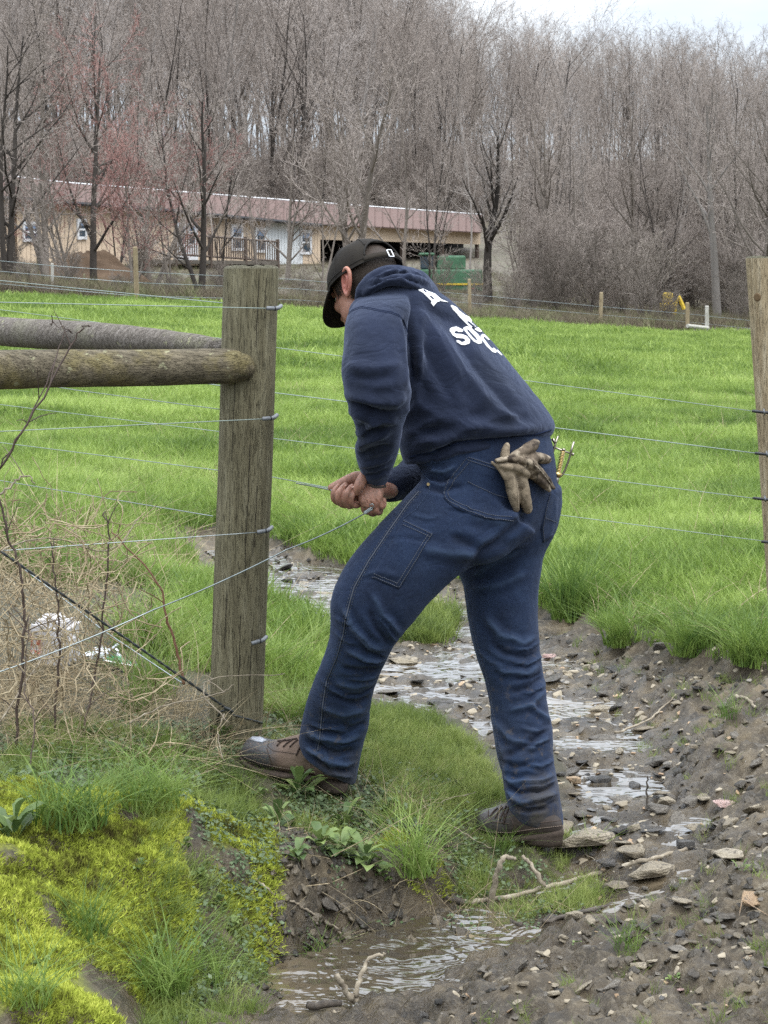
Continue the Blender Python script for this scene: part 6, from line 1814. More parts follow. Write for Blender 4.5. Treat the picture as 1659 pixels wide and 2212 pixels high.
# saplings and scrub under the wood, too tangled to count
uc = bpy.data.collections.new('scrub_sources')
for i in range(4):
    tm, cm = bush_mesh(i, M_twig)
    bm = bmesh.new(); bm.from_mesh(tm); bm.from_mesh(cm); me = bpy.data.meshes.new('scrub'); bm.to_mesh(me); bm.free(); me.materials.append(M_twig); o = bpy.data.objects.new('scrub_%02d' % i, me); uc.objects.link(o)
n = 420; y = 84 + 110 * rg.uniform(size=n) ** 1.4; x = rg.uniform(-.215, .215, n) * y
v_ = (x - HA[0]) * HN[0] + (y - HA[1]) * HN[1]
k = ~((v_ > -11) & (x < .065 * y)) & (y > 68 + x * 1.28)
x, y = x[k], y[k]
yb = rg.uniform(112, 170, 260); xb = rg.uniform(-.215, .215, 260) * yb; kb = ((xb - HA[0]) * HN[0] + (yb - HA[1]) * HN[1] < -12) | (xb > .07 * yb)
sz = np.concatenate([rg.uniform(.6, 1.4, len(x)), rg.uniform(1.3, 2.3, int(kb.sum()))]); x = np.concatenate([x, xb[kb]]); y = np.concatenate([y, yb[kb]])
field('undergrowth', uc, np.stack([x, y, height(x, y) - .1], 1), rg.uniform(0, 6.28, len(x)), sz)
# individual trees along the meadow
def ground_at(px, Y):
    x = (px - 829.5) / FPX * Y; return Vector((x, Y, hz(x, Y)))
def special(seed, px, Y, top, r0, style, mt, mw, label, name='bare_tree', cat='tree', wx=1.0, rz=0.0):
    g = ground_at(px, Y); h = EYE + (HZ - top) / FPX * Y - g.z
    tm, cm = tree_meshes(seed, h * .92, r0, style, mt, mw)
    return plant_tree(name, tm, cm, g, rz, (wx, wx, 1), label, None, cat)
special(11, 1052, 84, 250, .21, dict(FIELD, t0=.3, wob=.13), M_bark_d, M_twig_p, 'spreading bare tree with a dark crooked trunk right of the man\'s back')
special(12, 1548, 86, 175, .2, dict(FOREST, cnt=(9, 6, 5, 3), t0=.3, lx=-.08, wob=.05), M_bark_p, M_twig, 'pale leaning trunk with a bare broken top at right, near the small rail')
special(13, 752, 84, 120, .19, dict(MULTI, stems=3), M_bark, M_twig, 'many-stemmed bare tree rising behind the man\'s cap')
special(14, 437, 66, 170, .13, dict(MULTI, stems=2, cnt=(12, 7, 6, 4)), M_bark_d, M_twig, 'twin-stemmed dark tree in front of the building left of the corner post')
special(15, 207, 67, 60, .13, dict(FIELD, cnt=(17, 8, 7, 4)), M_bark_d, M_twig_r, 'reddish budding tree with a dark trunk over the earth heap')
special(16, 105, 66, 40, .12, dict(MULTI, stems=3), M_bark, M_twig, 'clump of thin grey stems left of the reddish tree')
special(17, 18, 64, 20, .12, dict(MULTI, stems=2), M_bark_d, M_twig, 'dark stems of the leftmost tree at the edge of the photo')
special(18, 330, 72, 210, .09, dict(MULTI, stems=3, cnt=(10, 6, 6, 4)), M_bark, M_twig_r, 'slender red-tinged tree between the reddish tree and the twin-stemmed one')
special(19, 872, 92, 235, .1, dict(FIELD, cnt=(10, 7, 6, 3)), M_bark, M_twig, 'bare tree just right of the man\'s cap before the roof')
special(20, 1190, 90, 190, .15, dict(MULTI, stems=2), M_bark, M_twig, 'twin bare tree between the crooked tree and the olive bushes')
special(21, 1365, 92, 180, .15, FIELD, M_bark, M_twig, 'bare tree rising behind the olive bushes')
special(22, 1650, 84, 140, .15, FIELD, M_bark, M_twig, 'bare tree behind the right-hand post')
special(23, 620, 86, 260, .1, dict(MULTI, stems=2), M_bark, M_twig, 'thin bare tree in front of the deck end')
def bush(seed, px, Y, top, wx, mw, label, n=9):
    g = ground_at(px, Y); h = (EYE + (HZ - top) / FPX * Y - g.z) / 3.0
    tm, cm = bush_mesh(2 if mw is M_twig_g else seed % 4, mw)
    return plant_tree('leafless_bush', tm, cm, g, seed * 1.3, (h * wx, h * wx, h), label, None, 'bush')
bush(30, 1270, 82, 490, 1.35, M_twig_g, 'large olive-twigged bush in the middle of the right-hand brush', 14)
bush(32, 1200, 82, 520, 1.1, M_twig, 'brown thicket bush between the crooked tree and the olive bush', 11)
bush(33, 1390, 81, 500, 1.3, M_twig_g, 'olive bush leaning right beside the small rail posts', 11)
bush(34, 950, 78, 548, .95, M_twig_g, 'greenish bush just over the man\'s back before the harvester', 10)
bush(35, 1030, 76, 560, .9, M_twig_g, 'low brown bush behind the stake nearest the man')
bush(36, 1110, 79, 570, 1.0, M_twig, 'dense brown bush at the foot of the crooked tree', 11)
bush(37, 1500, 92, 560, 1.2, M_twig, 'brown bush before the pale leaning trunk')
bush(38, 1600, 84, 580, 1.2, M_twig, 'brown bush left of the right-hand post')
bush(39, 260, 58, 588, 1.5, M_twig_r, 'low dark-red thicket beside the pale new stake', 12)
bush(40, 370, 60, 590, 1.4, M_twig_d, 'low dark bush left of the twin-stemmed tree')
bush(41, 560, 66, 560, 1.3, M_twig, 'pale brown bush below the deck railing', 10)
bush(42, 660, 70, 575, 1.3, M_twig, 'low brown bush right of the corner post top')
bush(43, 60, 57, 560, 1.4, M_twig_d, 'dark brambly bush at far left behind the whitish stake', 11)
bush(44, 150, 60, 530, 1.3, M_twig_d, 'dark bush in front of the earth heap', 10)
bush(45, 720, 74, 590, 1.2, M_twig_d, 'low dark bush left of the man\'s cap')
for i, (px, Y, top, red, lab) in enumerate([(40, 74, 200, 0, 'thin sapling between the two leftmost trees'), (140, 76, 230, 1, 'reddish sapling left of the earth heap'), (165, 62, 330, 0, 'short sapling in front of the reddish tree'), (255, 74, 180, 1, 'reddish sapling right of the reddish tree'), (290, 64, 300, 1, 'short red sapling over the pale new stake'), (375, 70, 270, 0, 'slim grey sapling before the white door'),
        (480, 84, 230, 0, 'slim sapling beside the tan wall'), (560, 90, 330, 0, 'small sapling before the middle windows'), (690, 80, 300, 0, 'sapling left of the man\'s cap'), (925, 90, 330, 0, 'sapling before the open shed'), (1120, 86, 330, 0, 'sapling right of the crooked tree'), (1250, 88, 270, 0, 'sapling behind the brown thicket'), (1440, 90, 260, 0, 'sapling left of the pale leaning trunk'), (1600, 88, 250, 0, 'sapling between the leaning trunk and the right-hand post'),
        (10, 80, 120, 0, 'tree at the very edge behind the leftmost stems'), (310, 80, 130, 0, 'tall thin tree behind the reddish sapling')]):
    special(60 + i, px, Y, top, .055, dict(MULTI, stems=2, cnt=(10, 7, 6, 3), t0=.15), M_bark_d if i % 3 == 0 else M_bark, M_twig_r if red else M_twig, lab, 'bare_sapling')
bush(46, 880, 82, 560, .8, M_twig, 'thin brown bush just behind the cap')
bush(47, 480, 72, 560, 1.0, M_twig, 'brown bush right of the twin-stemmed tree')
bush(48, 20, 66, 500, 1.2, M_twig, 'tall brown thicket at the far left edge')
bush(49, 300, 76, 500, 1.1, M_twig, 'tall brown thicket behind the pale new stake')
bush(50, 1150, 80, 600, 1.0, M_twig_d, 'low dark bush below the brown thicket')
bush(51, 1440, 80, 620, 1.0, M_twig_d, 'low dark bush left of the small rail')
bush(52, 1560, 88, 520, 1.2, M_twig, 'tall brown bush behind the small rail')
bush(53, 1340, 84, 500, 1.2, M_twig_g, 'pale olive bush right of the large olive one')
# ================================================================== THE BANK AND THE MUD
proto('moss', [blades(40, .026, .006, .016, .003, .4, 600 + i, 2, .4) for i in range(8)], M_moss)
proto('bank', [blades(26, .05, .05, .13, .0034, .6, 620 + i, 4, .3) for i in range(10)], M_bank)
proto('rush', [blades(90, .06, .12, .26, .0036, .75, 640 + i, 5, .45) for i in range(6)], M_rush)
proto('straw', [blades(9, .1, .05, .22, .0026, 1.0, 660 + i, 5, 1.9) for i in range(10)], M_straw)
def in_poly(poly_px, z, n, key, name, s0, s1, sink=.004, seed=0, mudmax=1.1, tilt=.12, edge=.0, gate=None):
    P = gpoly(poly_px, z); xs_ = [p[0] for p in P]; ys_ = [p[1] for p in P]
    r = np.random.default_rng(seed)
    x = r.uniform(min(xs_), max(xs_), n); y = r.uniform(min(ys_), max(ys_), n)
    sd = poly_sd(P, x, y) + edge * fbm(x * 6, y * 6, octs=3, seed=seed + 3)
    zz, m = height(x, y, True)
    k = (sd < 0) & (m < mudmax)
    if gate is not None: k &= gate(x, y)
    x, y, zz = x[k], y[k], zz[k]
    # tufts stand square to the slope
    e = .02
    gx = (height(x + e, y) - height(x - e, y)) / (2 * e); gy = (height(x, y + e) - height(x, y - e)) / (2 * e)
    t = np.stack([np.arctan(gy) * .7, -np.arctan(gx) * .7], 1) + r.normal(0, tilt, (len(x), 2))
    return field(name, PROTO[key], np.stack([x, y, zz - sink], 1), r.uniform(0, 6.28, len(x)) * 0 + r.uniform(0, .8, len(x)), s0 + (s1 - s0) * r.uniform(size=len(x)), t)
def moss_gate(x, y): return fbm(x * 9, y * 9, octs=3, seed=15) > -.3
in_poly([(-250, 1750), (0, 1765), (150, 1790), (300, 1745), (420, 1725), (540, 1745), (600, 1800), (600, 1870), (550, 1900), (420, 1830), (380, 1870), (430, 1960), (390, 2040), (260, 2015), (150, 2030), (190, 2090), (290, 2160), (340, 2280), (150, 2400), (50, 2300), (-250, 2300)], .16, 30000, 'moss', 'moss', .55, 1.1, .003, 1, .6, .2, .06, moss_gate)
in_poly([(600, 1730), (760, 1740), (900, 1800), (1010, 1850), (960, 1880), (850, 1850), (700, 1800), (600, 1800)], .1, 1600, 'moss', 'moss', .7, 1.2, .003, 2, .8, .2, .08, lambda x, y: fbm(x * 7, y * 7, octs=3, seed=18) > .12)
BOOT_A = gpoly([(500, 1625), (600, 1600), (770, 1650), (800, 1740), (700, 1765), (560, 1720), (500, 1680)], .16); BOOT_B = gpoly([(1015, 1770), (1100, 1740), (1230, 1780), (1240, 1850), (1120, 1870), (1020, 1830)], .05)
def off_boots(x, y): return (poly_sd(BOOT_A, x, y) > 0) & (poly_sd(BOOT_B, x, y) > 0)
# grass of the strip between his boots and round the post
in_poly([(770, 1560), (900, 1560), (990, 1600), (1060, 1650), (1080, 1700), (1010, 1740), (930, 1790), (860, 1780), (790, 1720), (765, 1640)], .1, 1900, 'bank', 'bank_grass', .28, .62, .004, 3, .8, .12, .05, off_boots)
in_poly([(555, 1560), (700, 1560), (780, 1640), (780, 1560), (640, 1440), (560, 1440)], .18, 1100, 'bank', 'bank_grass', .4, .8, .004, 4, .8, .12, 0, off_boots)
in_poly([(0, 1620), (240, 1610), (500, 1600), (640, 1670), (760, 1720), (640, 1770), (520, 1740), (300, 1740), (150, 1790), (0, 1760)], .22, 2300, 'bank', 'bank_grass', .3, .7, .004, 5, .8, .2, .1, lambda x, y: (fbm(x * 4, y * 4, octs=2, seed=19) > -.12) & off_boots(x, y))
in_poly([(980, 1830), (1060, 1810), (1230, 1830), (1330, 1870), (1240, 1900), (1100, 1900), (1000, 1880)], .04, 420, 'bank', 'bank_grass', .25, .6, .004, 6, 1.1, .12, 0, off_boots)
in_poly([(760, 1420), (1000, 1330), (960, 1380), (860, 1390)], .08, 260, 'bank', 'bank_grass', .7, 1.0, .0, 7)
in_poly([(840, 1330), (980, 1345), (960, 1395), (860, 1400)], .08, 300, 'bank', 'bank_grass', .7, 1.1, .0, 8)
in_poly([(300, 1950), (560, 2020), (560, 2130), (420, 2230), (300, 2300), (300, 2100)], .04, 350, 'bank', 'bank_grass', .3, .6, .004, 9)
# a sparse stubble of sprouts over the right-hand mud
in_poly([(1200, 1400), (1659, 1490), (1700, 2250), (900, 2230), (1250, 2060), (1500, 1800)], .05, 420, 'bank', 'mud_sprouts', .22, .5, .004, 10, 1.1, .3)
in_poly([(470, 1600), (620, 1590), (790, 1650), (800, 1745), (640, 1760), (480, 1700)], .17, 900, 'bank', 'bank_grass', .12, .3, .002, 11, .9, .25)
in_poly([(1000, 1760), (1100, 1730), (1240, 1780), (1250, 1850), (1100, 1900), (1000, 1850)], .05, 700, 'bank', 'bank_grass', .12, .34, .002, 12, 1.1, .25)
# big tufts, each a thing
def tuft(px, py, sc, label, name='grass_tuft', seed=0, mat=None, n=150, h=(.12, .25), bend=.8, spread=.055, w=.0036, lean=.5):
    V, Fq = blades(n, spread, h[0], h[1], w, bend, 3000 + seed, 5, lean)
    me = raw_mesh(name, V * sc, Fq); me.materials.append(mat or M_rush)
    o = bpy.data.objects.new(name, me); COL.objects.link(o)
    p = onground(px, py); o.location = (p.x, p.y, p.z - .008)
    return tag(o, label, 'grass tuft')
tuft(325, 1735, .85, 'large dark-green grass tuft above the yellow moss left of the forward boot', seed=1, n=230, bend=1.1, spread=.08)
tuft(150, 1775, .9, 'broad grass tuft at the left, over the upper edge of the moss', seed=2, n=240, bend=1.1, spread=.09)
tuft(190, 2020, .7, 'upright grass tuft in the middle of the moss slope', seed=3, n=120)
tuft(350, 2150, .95, 'large drooping grass tuft at the foot of the mossy bank', seed=4, n=240, bend=1.0)
tuft(60, 2160, .8, 'loose grass tuft in the bottom left corner', seed=5, n=90, bend=1.0)
tuft(890, 1880, 1.0, 'fine drooping tuft hanging over the mud face before the rear boot', seed=6, n=170, bend=1.0)
tuft(455, 2125, .6, 'small tuft beside the drooping one at the water\'s edge', seed=7, n=60)
tuft(690, 2075, .6, 'low tuft by the muddy water below the grey slab', seed=8, n=80, bend=1.1)
tuft(1235, 1335, 1.45, 'tall grass tuft on the edge of the bank right of the man', seed=9, n=260, h=(.14, .28), bend=.5)
tuft(1490, 1410, 1.2, 'grass tuft overhanging the mud at the right', seed=10, n=220)
tuft(1340, 1390, 1.1, 'wide grass tuft beside the tall one at the mud\'s edge', seed=11, n=220)
tuft(1620, 1430, 1.2, 'grass tuft at the mud\'s edge beside the right-hand post', seed=12, n=220)
tuft(1575, 1545, .55, 'small bright tuft alone on the right-hand mud', seed=13, n=70)
tuft(1355, 2050, .5, 'small tuft alone in the lower right mud', seed=14, n=60)
tuft(1120, 1962, .45, 'tiny tuft beside the forked stick', seed=15, n=40)
tuft(640, 1560, .9, 'bright tuft right of the post foot', seed=16, n=150)
tuft(600, 1470, 1.1, 'tuft right of the corner post, half way to the man\'s knee', seed=17, n=200)
tuft(660, 1420, 1.1, 'tuft at the mud\'s edge left of the forward knee', seed=18, n=200)
tuft(570, 1676, .26, 'short tuft in front of the forward boot', seed=19, n=110)
tuft(640, 1694, .28, 'short tuft at the instep of the forward boot', seed=20, n=90)
tuft(1270, 1840, .5, 'tuft growing out of the ledge beside the rear boot', seed=21, n=60)
tuft(1090, 1835, .5, 'tuft in front of the rear boot', seed=22, n=70)
tuft(300, 1545, .9, 'tuft among the dead stalks left of the post', seed=23, n=120)
tuft(330, 1500, 1.2, 'fresh tuft between the brace wire and the post', seed=24, n=190)
tuft(290, 1400, 1.3, 'fresh tuft behind the brace wire', seed=25, n=210)
tuft(380, 1420, 1.2, 'fresh tuft left of the post, behind the reddish cane', seed=26, n=190)
tuft(420, 1330, 1.2, 'tuft behind the post at the edge of the mud', seed=27, n=190)
# ---- broad-leaved weeds
nm = NM('weed_leaf', (.1, .2, .05), .5, spec=.4)
P_ = nm.n('ShaderNodeNewGeometry').outputs['Position']
wc_ = nm.ramp(nm.math('ADD', nm.math('MULTIPLY', nm.rnd(), .5), nm.math('MULTIPLY', nm.noise(30, 3, .5, P_), .5)), [(.3, (.07, .115, .035)), (.5, (.12, .175, .05)), (.7, (.2, .26, .085))]); nm.set('Base Color', wc_); leafy(nm, wc_, .25); M_weed = nm.m
def leaf_mesh(L_, W, curl, seed, shape=1.0):
    r = np.random.default_rng(seed); n = 7; V, Fq = [], []
    for i in range(n + 1):
        t = i / n
        w = W * (math.sin(PI * min(t ** shape, 1)) * .9 + .1 * (t < .9)) * (1 + .1 * r.normal()) * (1 if t < .99 else .1)
        z = L_ * (.75 * t - curl * t * t); x = L_ * (t * .8 - .1 * t * t)
        for k, s in enumerate((-1, 0, 1)): V.append((x, s * w / 2, z + (abs(s)) * w * .18 + .06 * w * r.normal() * abs(s)))
    for i in range(n):
        for k in range(2):
            j = 3 * i + k; Fq.append((j, j + 1, j + 4, j + 3))
    me = bpy.data.meshes.new('leaf'); me.from_pydata(V, [], Fq); me.materials.append(M_weed); me.shade_smooth(); me.update(); return me
LEAVES = [leaf_mesh(.085, .026, .35, 1), leaf_mesh(.075, .03, .55, 2), leaf_mesh(.055, .034, .6, 3, .7), leaf_mesh(.1, .024, .45, 4), leaf_mesh(.04, .03, .5, 5, .6)]
def weed(px, py, sc, n, kinds, label, seed, up=.5):
    r = np.random.default_rng(seed); p = onground(px, py)
    w = empty('broadleaf_weed', (p.x, p.y, p.z - .004)); tag(w, label, 'weed')
    for i in range(n):
        o = bpy.data.objects.new('leaf', LEAVES[kinds[i % len(kinds)]]); COL.objects.link(o); o.parent = w
        a = i * 2.4 + r.uniform(-.3, .3); o.rotation_euler = (r.uniform(-.2, .2), -(up * r.uniform(-.6, 1)) , a); s = sc * .68 * r.uniform(.65, 1.15); o.scale = (s, s, s)
        o.location = (.006 * math.cos(a), .006 * math.sin(a), .012 * sc * (i % 3))
for i, a in enumerate([(645, 1722, 1.15, 12, (0, 3), 'bright lance-leaved weed below the heel of the forward boot'), (600, 1785, .9, 9, (0, 1), 'lance-leaved weed at the top edge of the moss'), (690, 1838, .95, 12, (1, 2), 'round-leaved weed on the mud face, left one of a row'), (735, 1850, 1.0, 13, (2, 1), 'round-leaved weed in the middle of the mud face'), (790, 1870, 1.0, 13, (1, 2, 0), 'weed hanging on the mud face beside the fine tuft'),
                       (825, 1900, .75, 9, (2, 4), 'small round-leaved weed low on the mud face'), (640, 1860, .8, 10, (2, 1), 'weed where the moss meets the bare mud face'), (30, 1815, 1.5, 11, (0, 3), 'big pale lance-leaved weed at the left edge'), (745, 1790, .9, 11, (0, 1), 'leafy weed at the lip of the bank under the boot'), (840, 1760, .75, 10, (4, 2), 'greyish small-leaved weed in the grass between the boots'),
                       (870, 1720, .7, 10, (4, 2), 'clover-like weed between the boots'), (920, 1745, .65, 9, (4, 2), 'clover-like weed nearer the rear boot'), (480, 1600, .9, 9, (3, 0), 'narrow-leaved weed at the foot of the post'), (190, 1600, .9, 9, (3, 0), 'upright weed among the dead stalks'), (390, 1630, .9, 9, (0, 1), 'weed left of the post foot'), (250, 1640, .8, 9, (1, 0), 'weed above the large dark tuft'),
                       (440, 1690, .7, 9, (2, 4), 'low weed before the toe of the boot'), (560, 1720, .6, 9, (4, 2), 'low weed under the boot'), (430, 1900, .7, 11, (4, 2), 'grey-green weed on the shaded moss slope'), (470, 1960, .7, 11, (4, 2), 'grey-green weed lower on the moss slope'), (500, 2010, .7, 11, (4, 2), 'grey-green weed above the water\'s edge'), (400, 1830, .6, 9, (4, 2), 'silvery weed in a cleft of the moss'),
                       (300, 1880, .55, 9, (4, 2), 'small silvery weed on the bright moss'), (330, 2050, .6, 9, (4, 2), 'weed above the drooping tuft'), (520, 2085, .6, 9, (4, 2), 'weed at the mud\'s edge'), (1455, 2120, .45, 6, (2, 4), 'seedling with a pinkish pebble in the lower right mud'), (1600, 1880, .45, 6, (0, 4), 'seedling on the mud at the right'), (1245, 2040, .35, 5, (4, 2), 'tiny seedling on the lower mud'), (90, 2090, .6, 8, (4, 2), 'weed at the bottom left of the moss')]):
    weed(a[0], a[1], a[2] * (1.45 if 590 < a[0] < 860 else 1.2), a[3] + 3, a[4], a[5], 50 + i)
# creeping small leaves over the shaded bank
nm = NM('creeping_leaf', (.08, .12, .06), .6); P_ = nm.n('ShaderNodeNewGeometry').outputs['Position']
cc = nm.ramp(nm.noise(60, 2, .5, P_), [(.35, (.05, .08, .03)), (.55, (.10, .14, .06)), (.7, (.16, .2, .12))]); nm.set('Base Color', cc); leafy(nm, cc, .2); M_creep = nm.m
def creep(seed):
    r = np.random.default_rng(seed); V, Fq = [], []
    for _ in range(9):
        a = r.uniform(0, 6.28); c = np.array([r.normal(0, .025), r.normal(0, .025), r.uniform(.006, .03)]); u = np.array([math.cos(a), math.sin(a), r.uniform(-.3, .5)]) * .009; v_ = np.array([-math.sin(a), math.cos(a), r.uniform(-.4, .4)]) * .006
        i = len(V); V += [c - u, c + v_, c + u, c - v_]; Fq += [(i, i + 1, i + 2), (i, i + 2, i + 3)]
    return np.array(V), np.array(Fq)
proto('creeper', [creep(700 + i) for i in range(8)], M_creep)
in_poly([(380, 1800), (560, 1800), (620, 1900), (560, 2020), (580, 2120), (450, 2200), (330, 2200), (400, 2050), (440, 1960), (400, 1880)], .08, 1100, 'creeper', 'creeping_leaves', .35, .8, .004, 31, .95, .3, .08)
in_poly([(600, 1720), (760, 1725), (960, 1690), (1000, 1800), (850, 1800), (640, 1790)], .1, 700, 'creeper', 'creeping_leaves', .4, .9, .004, 32, .95, .3, .08)
in_poly([(480, 1610), (620, 1600), (800, 1650), (1000, 1740), (1250, 1790), (1260, 1860), (1050, 1880), (800, 1760), (600, 1740)], .1, 1300, 'creeper', 'creeping_leaves', .4, .9, .003, 41, 1.1, .3, .06)
in_poly([(0, 1600), (500, 1590), (560, 1700), (300, 1740), (0, 1760)], .22, 900, 'creeper', 'creeping_leaves', .5, 1.1, .004, 33, .95, .3, .08)
in_poly([(480, 1600), (620, 1650), (1040, 1800), (1240, 1850), (1000, 1900), (620, 1880)], .1, 260, 'straw', 'bank_straw', .3, .7, .0, 43, 1.1, .8)
# ---- dead stalks and brambles at the left
in_poly([(-100, 1120), (300, 1120), (380, 1200), (330, 1300), (300, 1420), (470, 1500), (500, 1600), (300, 1640), (-100, 1660)], .28, 460, 'straw', 'dead_stalks', .7, 1.5, .0, 34, .95, .5, .1)
in_poly([(-100, 1480), (460, 1500), (500, 1600), (250, 1640), (-100, 1640)], .26, 430, 'straw', 'dead_stalks', .45, .9, .0, 35, .95, .6, .1)
def stem_tube(name, pts, r0, r1, mat, label, cat, twigs=0, seed=0):
    P = catmull([list(U(*p)) for p in pts], 6); rg_ = np.random.default_rng(seed)
    P = P + rg_.normal(0, .0025, P.shape)
    mb = MB(); kk = .62 if mat.name == 'dark_cane' else 1.0
    mb.tube([Vector(p) for p in P], list(np.linspace(r0 * kk, r1 * kk, len(P))), 7)
    o = mb.build(name, mat, None, True); tag(o, label, cat)
    for k in range(twigs):
        i = int(rg_.integers(2, len(P) - 2)); d = rg_.normal(size=3); d[2] = abs(d[2]); d /= np.linalg.norm(d); L_ = rg_.uniform(.03, .12); d[2] += .5; d /= np.linalg.norm(d)
        q = [Vector(P[i] + d * L_ * t + np.array([0, 0, -.02 * t * t])) for t in (0, .4, .75, 1)]
        m2 = MB(); m2.tube(q, [.0016, .0013, .001, .0006], 5); m2.build('side_twig', mat, o)
    return o
nm = NM('dark_cane', (.06, .04, .03), .7); nm.set('Base Color', nm.ramp(nm.noise(50, 4), [(.35, (.035, .025, .02)), (.6, (.075, .048, .036)), (.8, (.14, .10, .075))])); M_cane = nm.m
nm = NM('red_cane', (.16, .08, .045), .65); M_rcane = nm.m
nm = NM('pale_stick', (.3, .25, .18), .85); nm.set('Base Color', nm.ramp(nm.noise(45, 5, .6, nm.coord('Object')), [(.35, (.15, .12, .085)), (.55, (.28, .235, .17)), (.75, (.42, .37, .29))])); nm.bump(nm.noise(180, 4), .5, .003); M_stick = nm.m
nm = NM('dark_wet_stick', (.07, .055, .042), .6); nm.set('Base Color', nm.ramp(nm.noise(45, 5, .6, nm.coord('Object')), [(.35, (.035, .028, .022)), (.6, (.09, .072, .055)), (.8, (.2, .17, .13))])); nm.bump(nm.noise(120, 4), .6, .004); M_dstick = nm.m
for i, (pts, r0, r1, m, lab, tw) in enumerate([
    ([(0, 1078, 5.15), (20, 1166, 5.15), (44, 1234, 5.15), (52, 1322, 5.15), (48, 1422, 5.15), (32, 1640, 5.15)], .0045, .0065, M_cane, 'thickest dark bramble cane at the far left', 9),
    ([(108, 1170, 5.3), (116, 1222, 5.3), (124, 1302, 5.3), (128, 1366, 5.3), (124, 1462, 5.3), (118, 1640, 5.3)], .003, .0055, M_cane, 'dark kinked cane in front of the white sack', 10),
    ([(222, 1108, 5.35), (236, 1142, 5.35), (232, 1222, 5.35), (222, 1362, 5.35), (200, 1482, 5.35), (180, 1600, 5.3)], .003, .005, M_cane, 'dark cane crossing the brace wire', 8),
    ([(244, 1150, 5.6), (340, 1258, 5.6), (356, 1322, 5.6), (380, 1400, 5.6), (398, 1480, 5.6)], .002, .0045, M_rcane, 'reddish bent cane left of the post', 4),
    ([(0, 1010, 4.95), (60, 911, 4.95), (152, 747, 5.0), (182, 704, 5.0), (196, 707, 5.0)], .005, .0022, M_cane, 'long dark stem leaning across the brace rails', 3),
    ([(0, 1004, 5.0), (76, 887, 5.0), (136, 731, 5.05), (150, 716, 5.05), (118, 699, 5.05), (110, 700, 5.05)], .003, .0014, M_cane, 'thin stem with a hooked tip beside the long dark one', 4),
    ([(0, 1070, 5.3), (30, 1040, 5.3), (60, 1030, 5.35), (75, 1045, 5.35)], .003, .0016, M_stick, 'pale hooked stalk at the left edge', 1),
    ([(-20, 1200, 5.2), (100, 1160, 5.4), (230, 1190, 5.5), (300, 1120, 5.6)], .0022, .0012, M_stick, 'pale arching stalk over the brambles', 3),
    ([(0, 1560, 5.1), (80, 1440, 5.2), (120, 1380, 5.3), (250, 1260, 5.5)], .0025, .0012, M_stick, 'pale stalk slanting up behind the kinked cane', 4),
    ([(60, 1680, 4.9), (75, 1560, 4.95), (55, 1480, 5.0), (64, 1330, 5.05)], .0035, .0018, M_cane, 'dark stem rising in the lower left', 5),
    ([(490, 1560, 5.3), (440, 1500, 5.35), (470, 1462, 5.4), (610, 1456, 5.4)], .002, .001, M_stick, 'pale stalk bent in front of the post', 1),
    ([(280, 1560, 5.2), (360, 1525, 5.25), (470, 1500, 5.3), (508, 1478, 5.35)], .002, .001, M_stick, 'straight pale stalk leaning on the post', 1),
    ([(490, 1540, 5.35), (470, 1580, 5.3), (480, 1640, 5.2)], .0018, .001, M_stick, 'thin root curling down from the post foot', 0)]):
    stem_tube('bramble_cane' if m is M_cane else 'dead_stalk', pts, r0, r1, m, lab, 'stalk', tw, 80 + i)
# a fine tangle of loops between them
rg = np.random.default_rng(17); mb = MB()
for _ in range(520):
    px, py = rg.uniform(-40, 330), rg.uniform(1120, 1560); Y = rg.uniform(5.1, 6.3)
    if px > 250 and py < 1400: continue
    p = np.array(list(U(px, py, Y))); q = [p]; d = rg.normal(size=3); d /= np.linalg.norm(d)
    for _k in range(6):
        d = d + rg.normal(0, .45, 3); d /= np.linalg.norm(d); q.append(q[-1] + d * .035)
    zmin = hz(p[0], p[1]) + .01
    mb.tube([Vector((a[0], a[1], max(a[2], zmin))) for a in q], rg.uniform(.0008, .0018), 4, False)
o = mb.build('dead_tangle', M_straw); tag(o, kind='stuff')
# ---- sticks
def stick(pts, r0, r1, mat, label, lift=.006, twigs=0, seed=0, fix=None):
    P = []
    for p in pts:
        if len(p) == 3: P.append(U(*p))
        else:
            g = onground(*p); P.append(g + Vector((0, 0, lift)))
    q = catmull([list(p) for p in P], 7); rg_ = np.random.default_rng(seed + 400)
    q = q + rg_.normal(0, .0016, q.shape)
    for _ in range(2):
        pass
    rr = np.linspace(r0, r1, len(q)) * (1 + .12 * rg_.normal(size=len(q)))
    mb = MB(); mb.tube([Vector(a) for a in q], list(np.abs(rr)), 9)
    o = mb.build('stick', mat, None, True); tag(o, label, 'stick')
    return o
a0 = onground(1004, 1952); b0 = onground(1484, 1838)
stick([(1004, 1949, a0.y), (1079, 1941, a0.y + .02), (1179, 1917, a0.y + .07), (1279, 1890, a0.y + .16), (1400, 1856, b0.y - .05), (1484, 1834, b0.y)], .0068, .0055, M_stick, 'long pale stick lying across the stream below the rear boot')
y1 = onground(1060, 1970).y
stick([(1055, 1972, y1), (1074, 1887, y1 - .02), (1089, 1852, y1 - .02), (1112, 1856, y1)], .008, .0045, M_stick, 'short upright forked stick standing before the long one')
stick([(1129, 1850, y1 + .1), (1154, 1877, y1 + .06), (1176, 1916, y1 + .04)], .0045, .006, M_stick, 'bent pale stick leaning on the long one')
stick([(962, 1941), (1010, 1958), (1054, 1977), (1124, 2002)], .0085, .006, M_dstick, 'dark knobbly wet stick at the head of the pool', .004)
stick([(1174, 1994), (1254, 1974), (1329, 1954), (1374, 1949), (1439, 1961)], .005, .0045, M_dstick, 'dark curved stick lying on the mud above the pool', .003)
stick([(1329, 1590), (1394, 1566), (1430, 1536), (1459, 1508)], .0038, .002, M_stick, 'thin pale stick on the far side of the stream', .01)
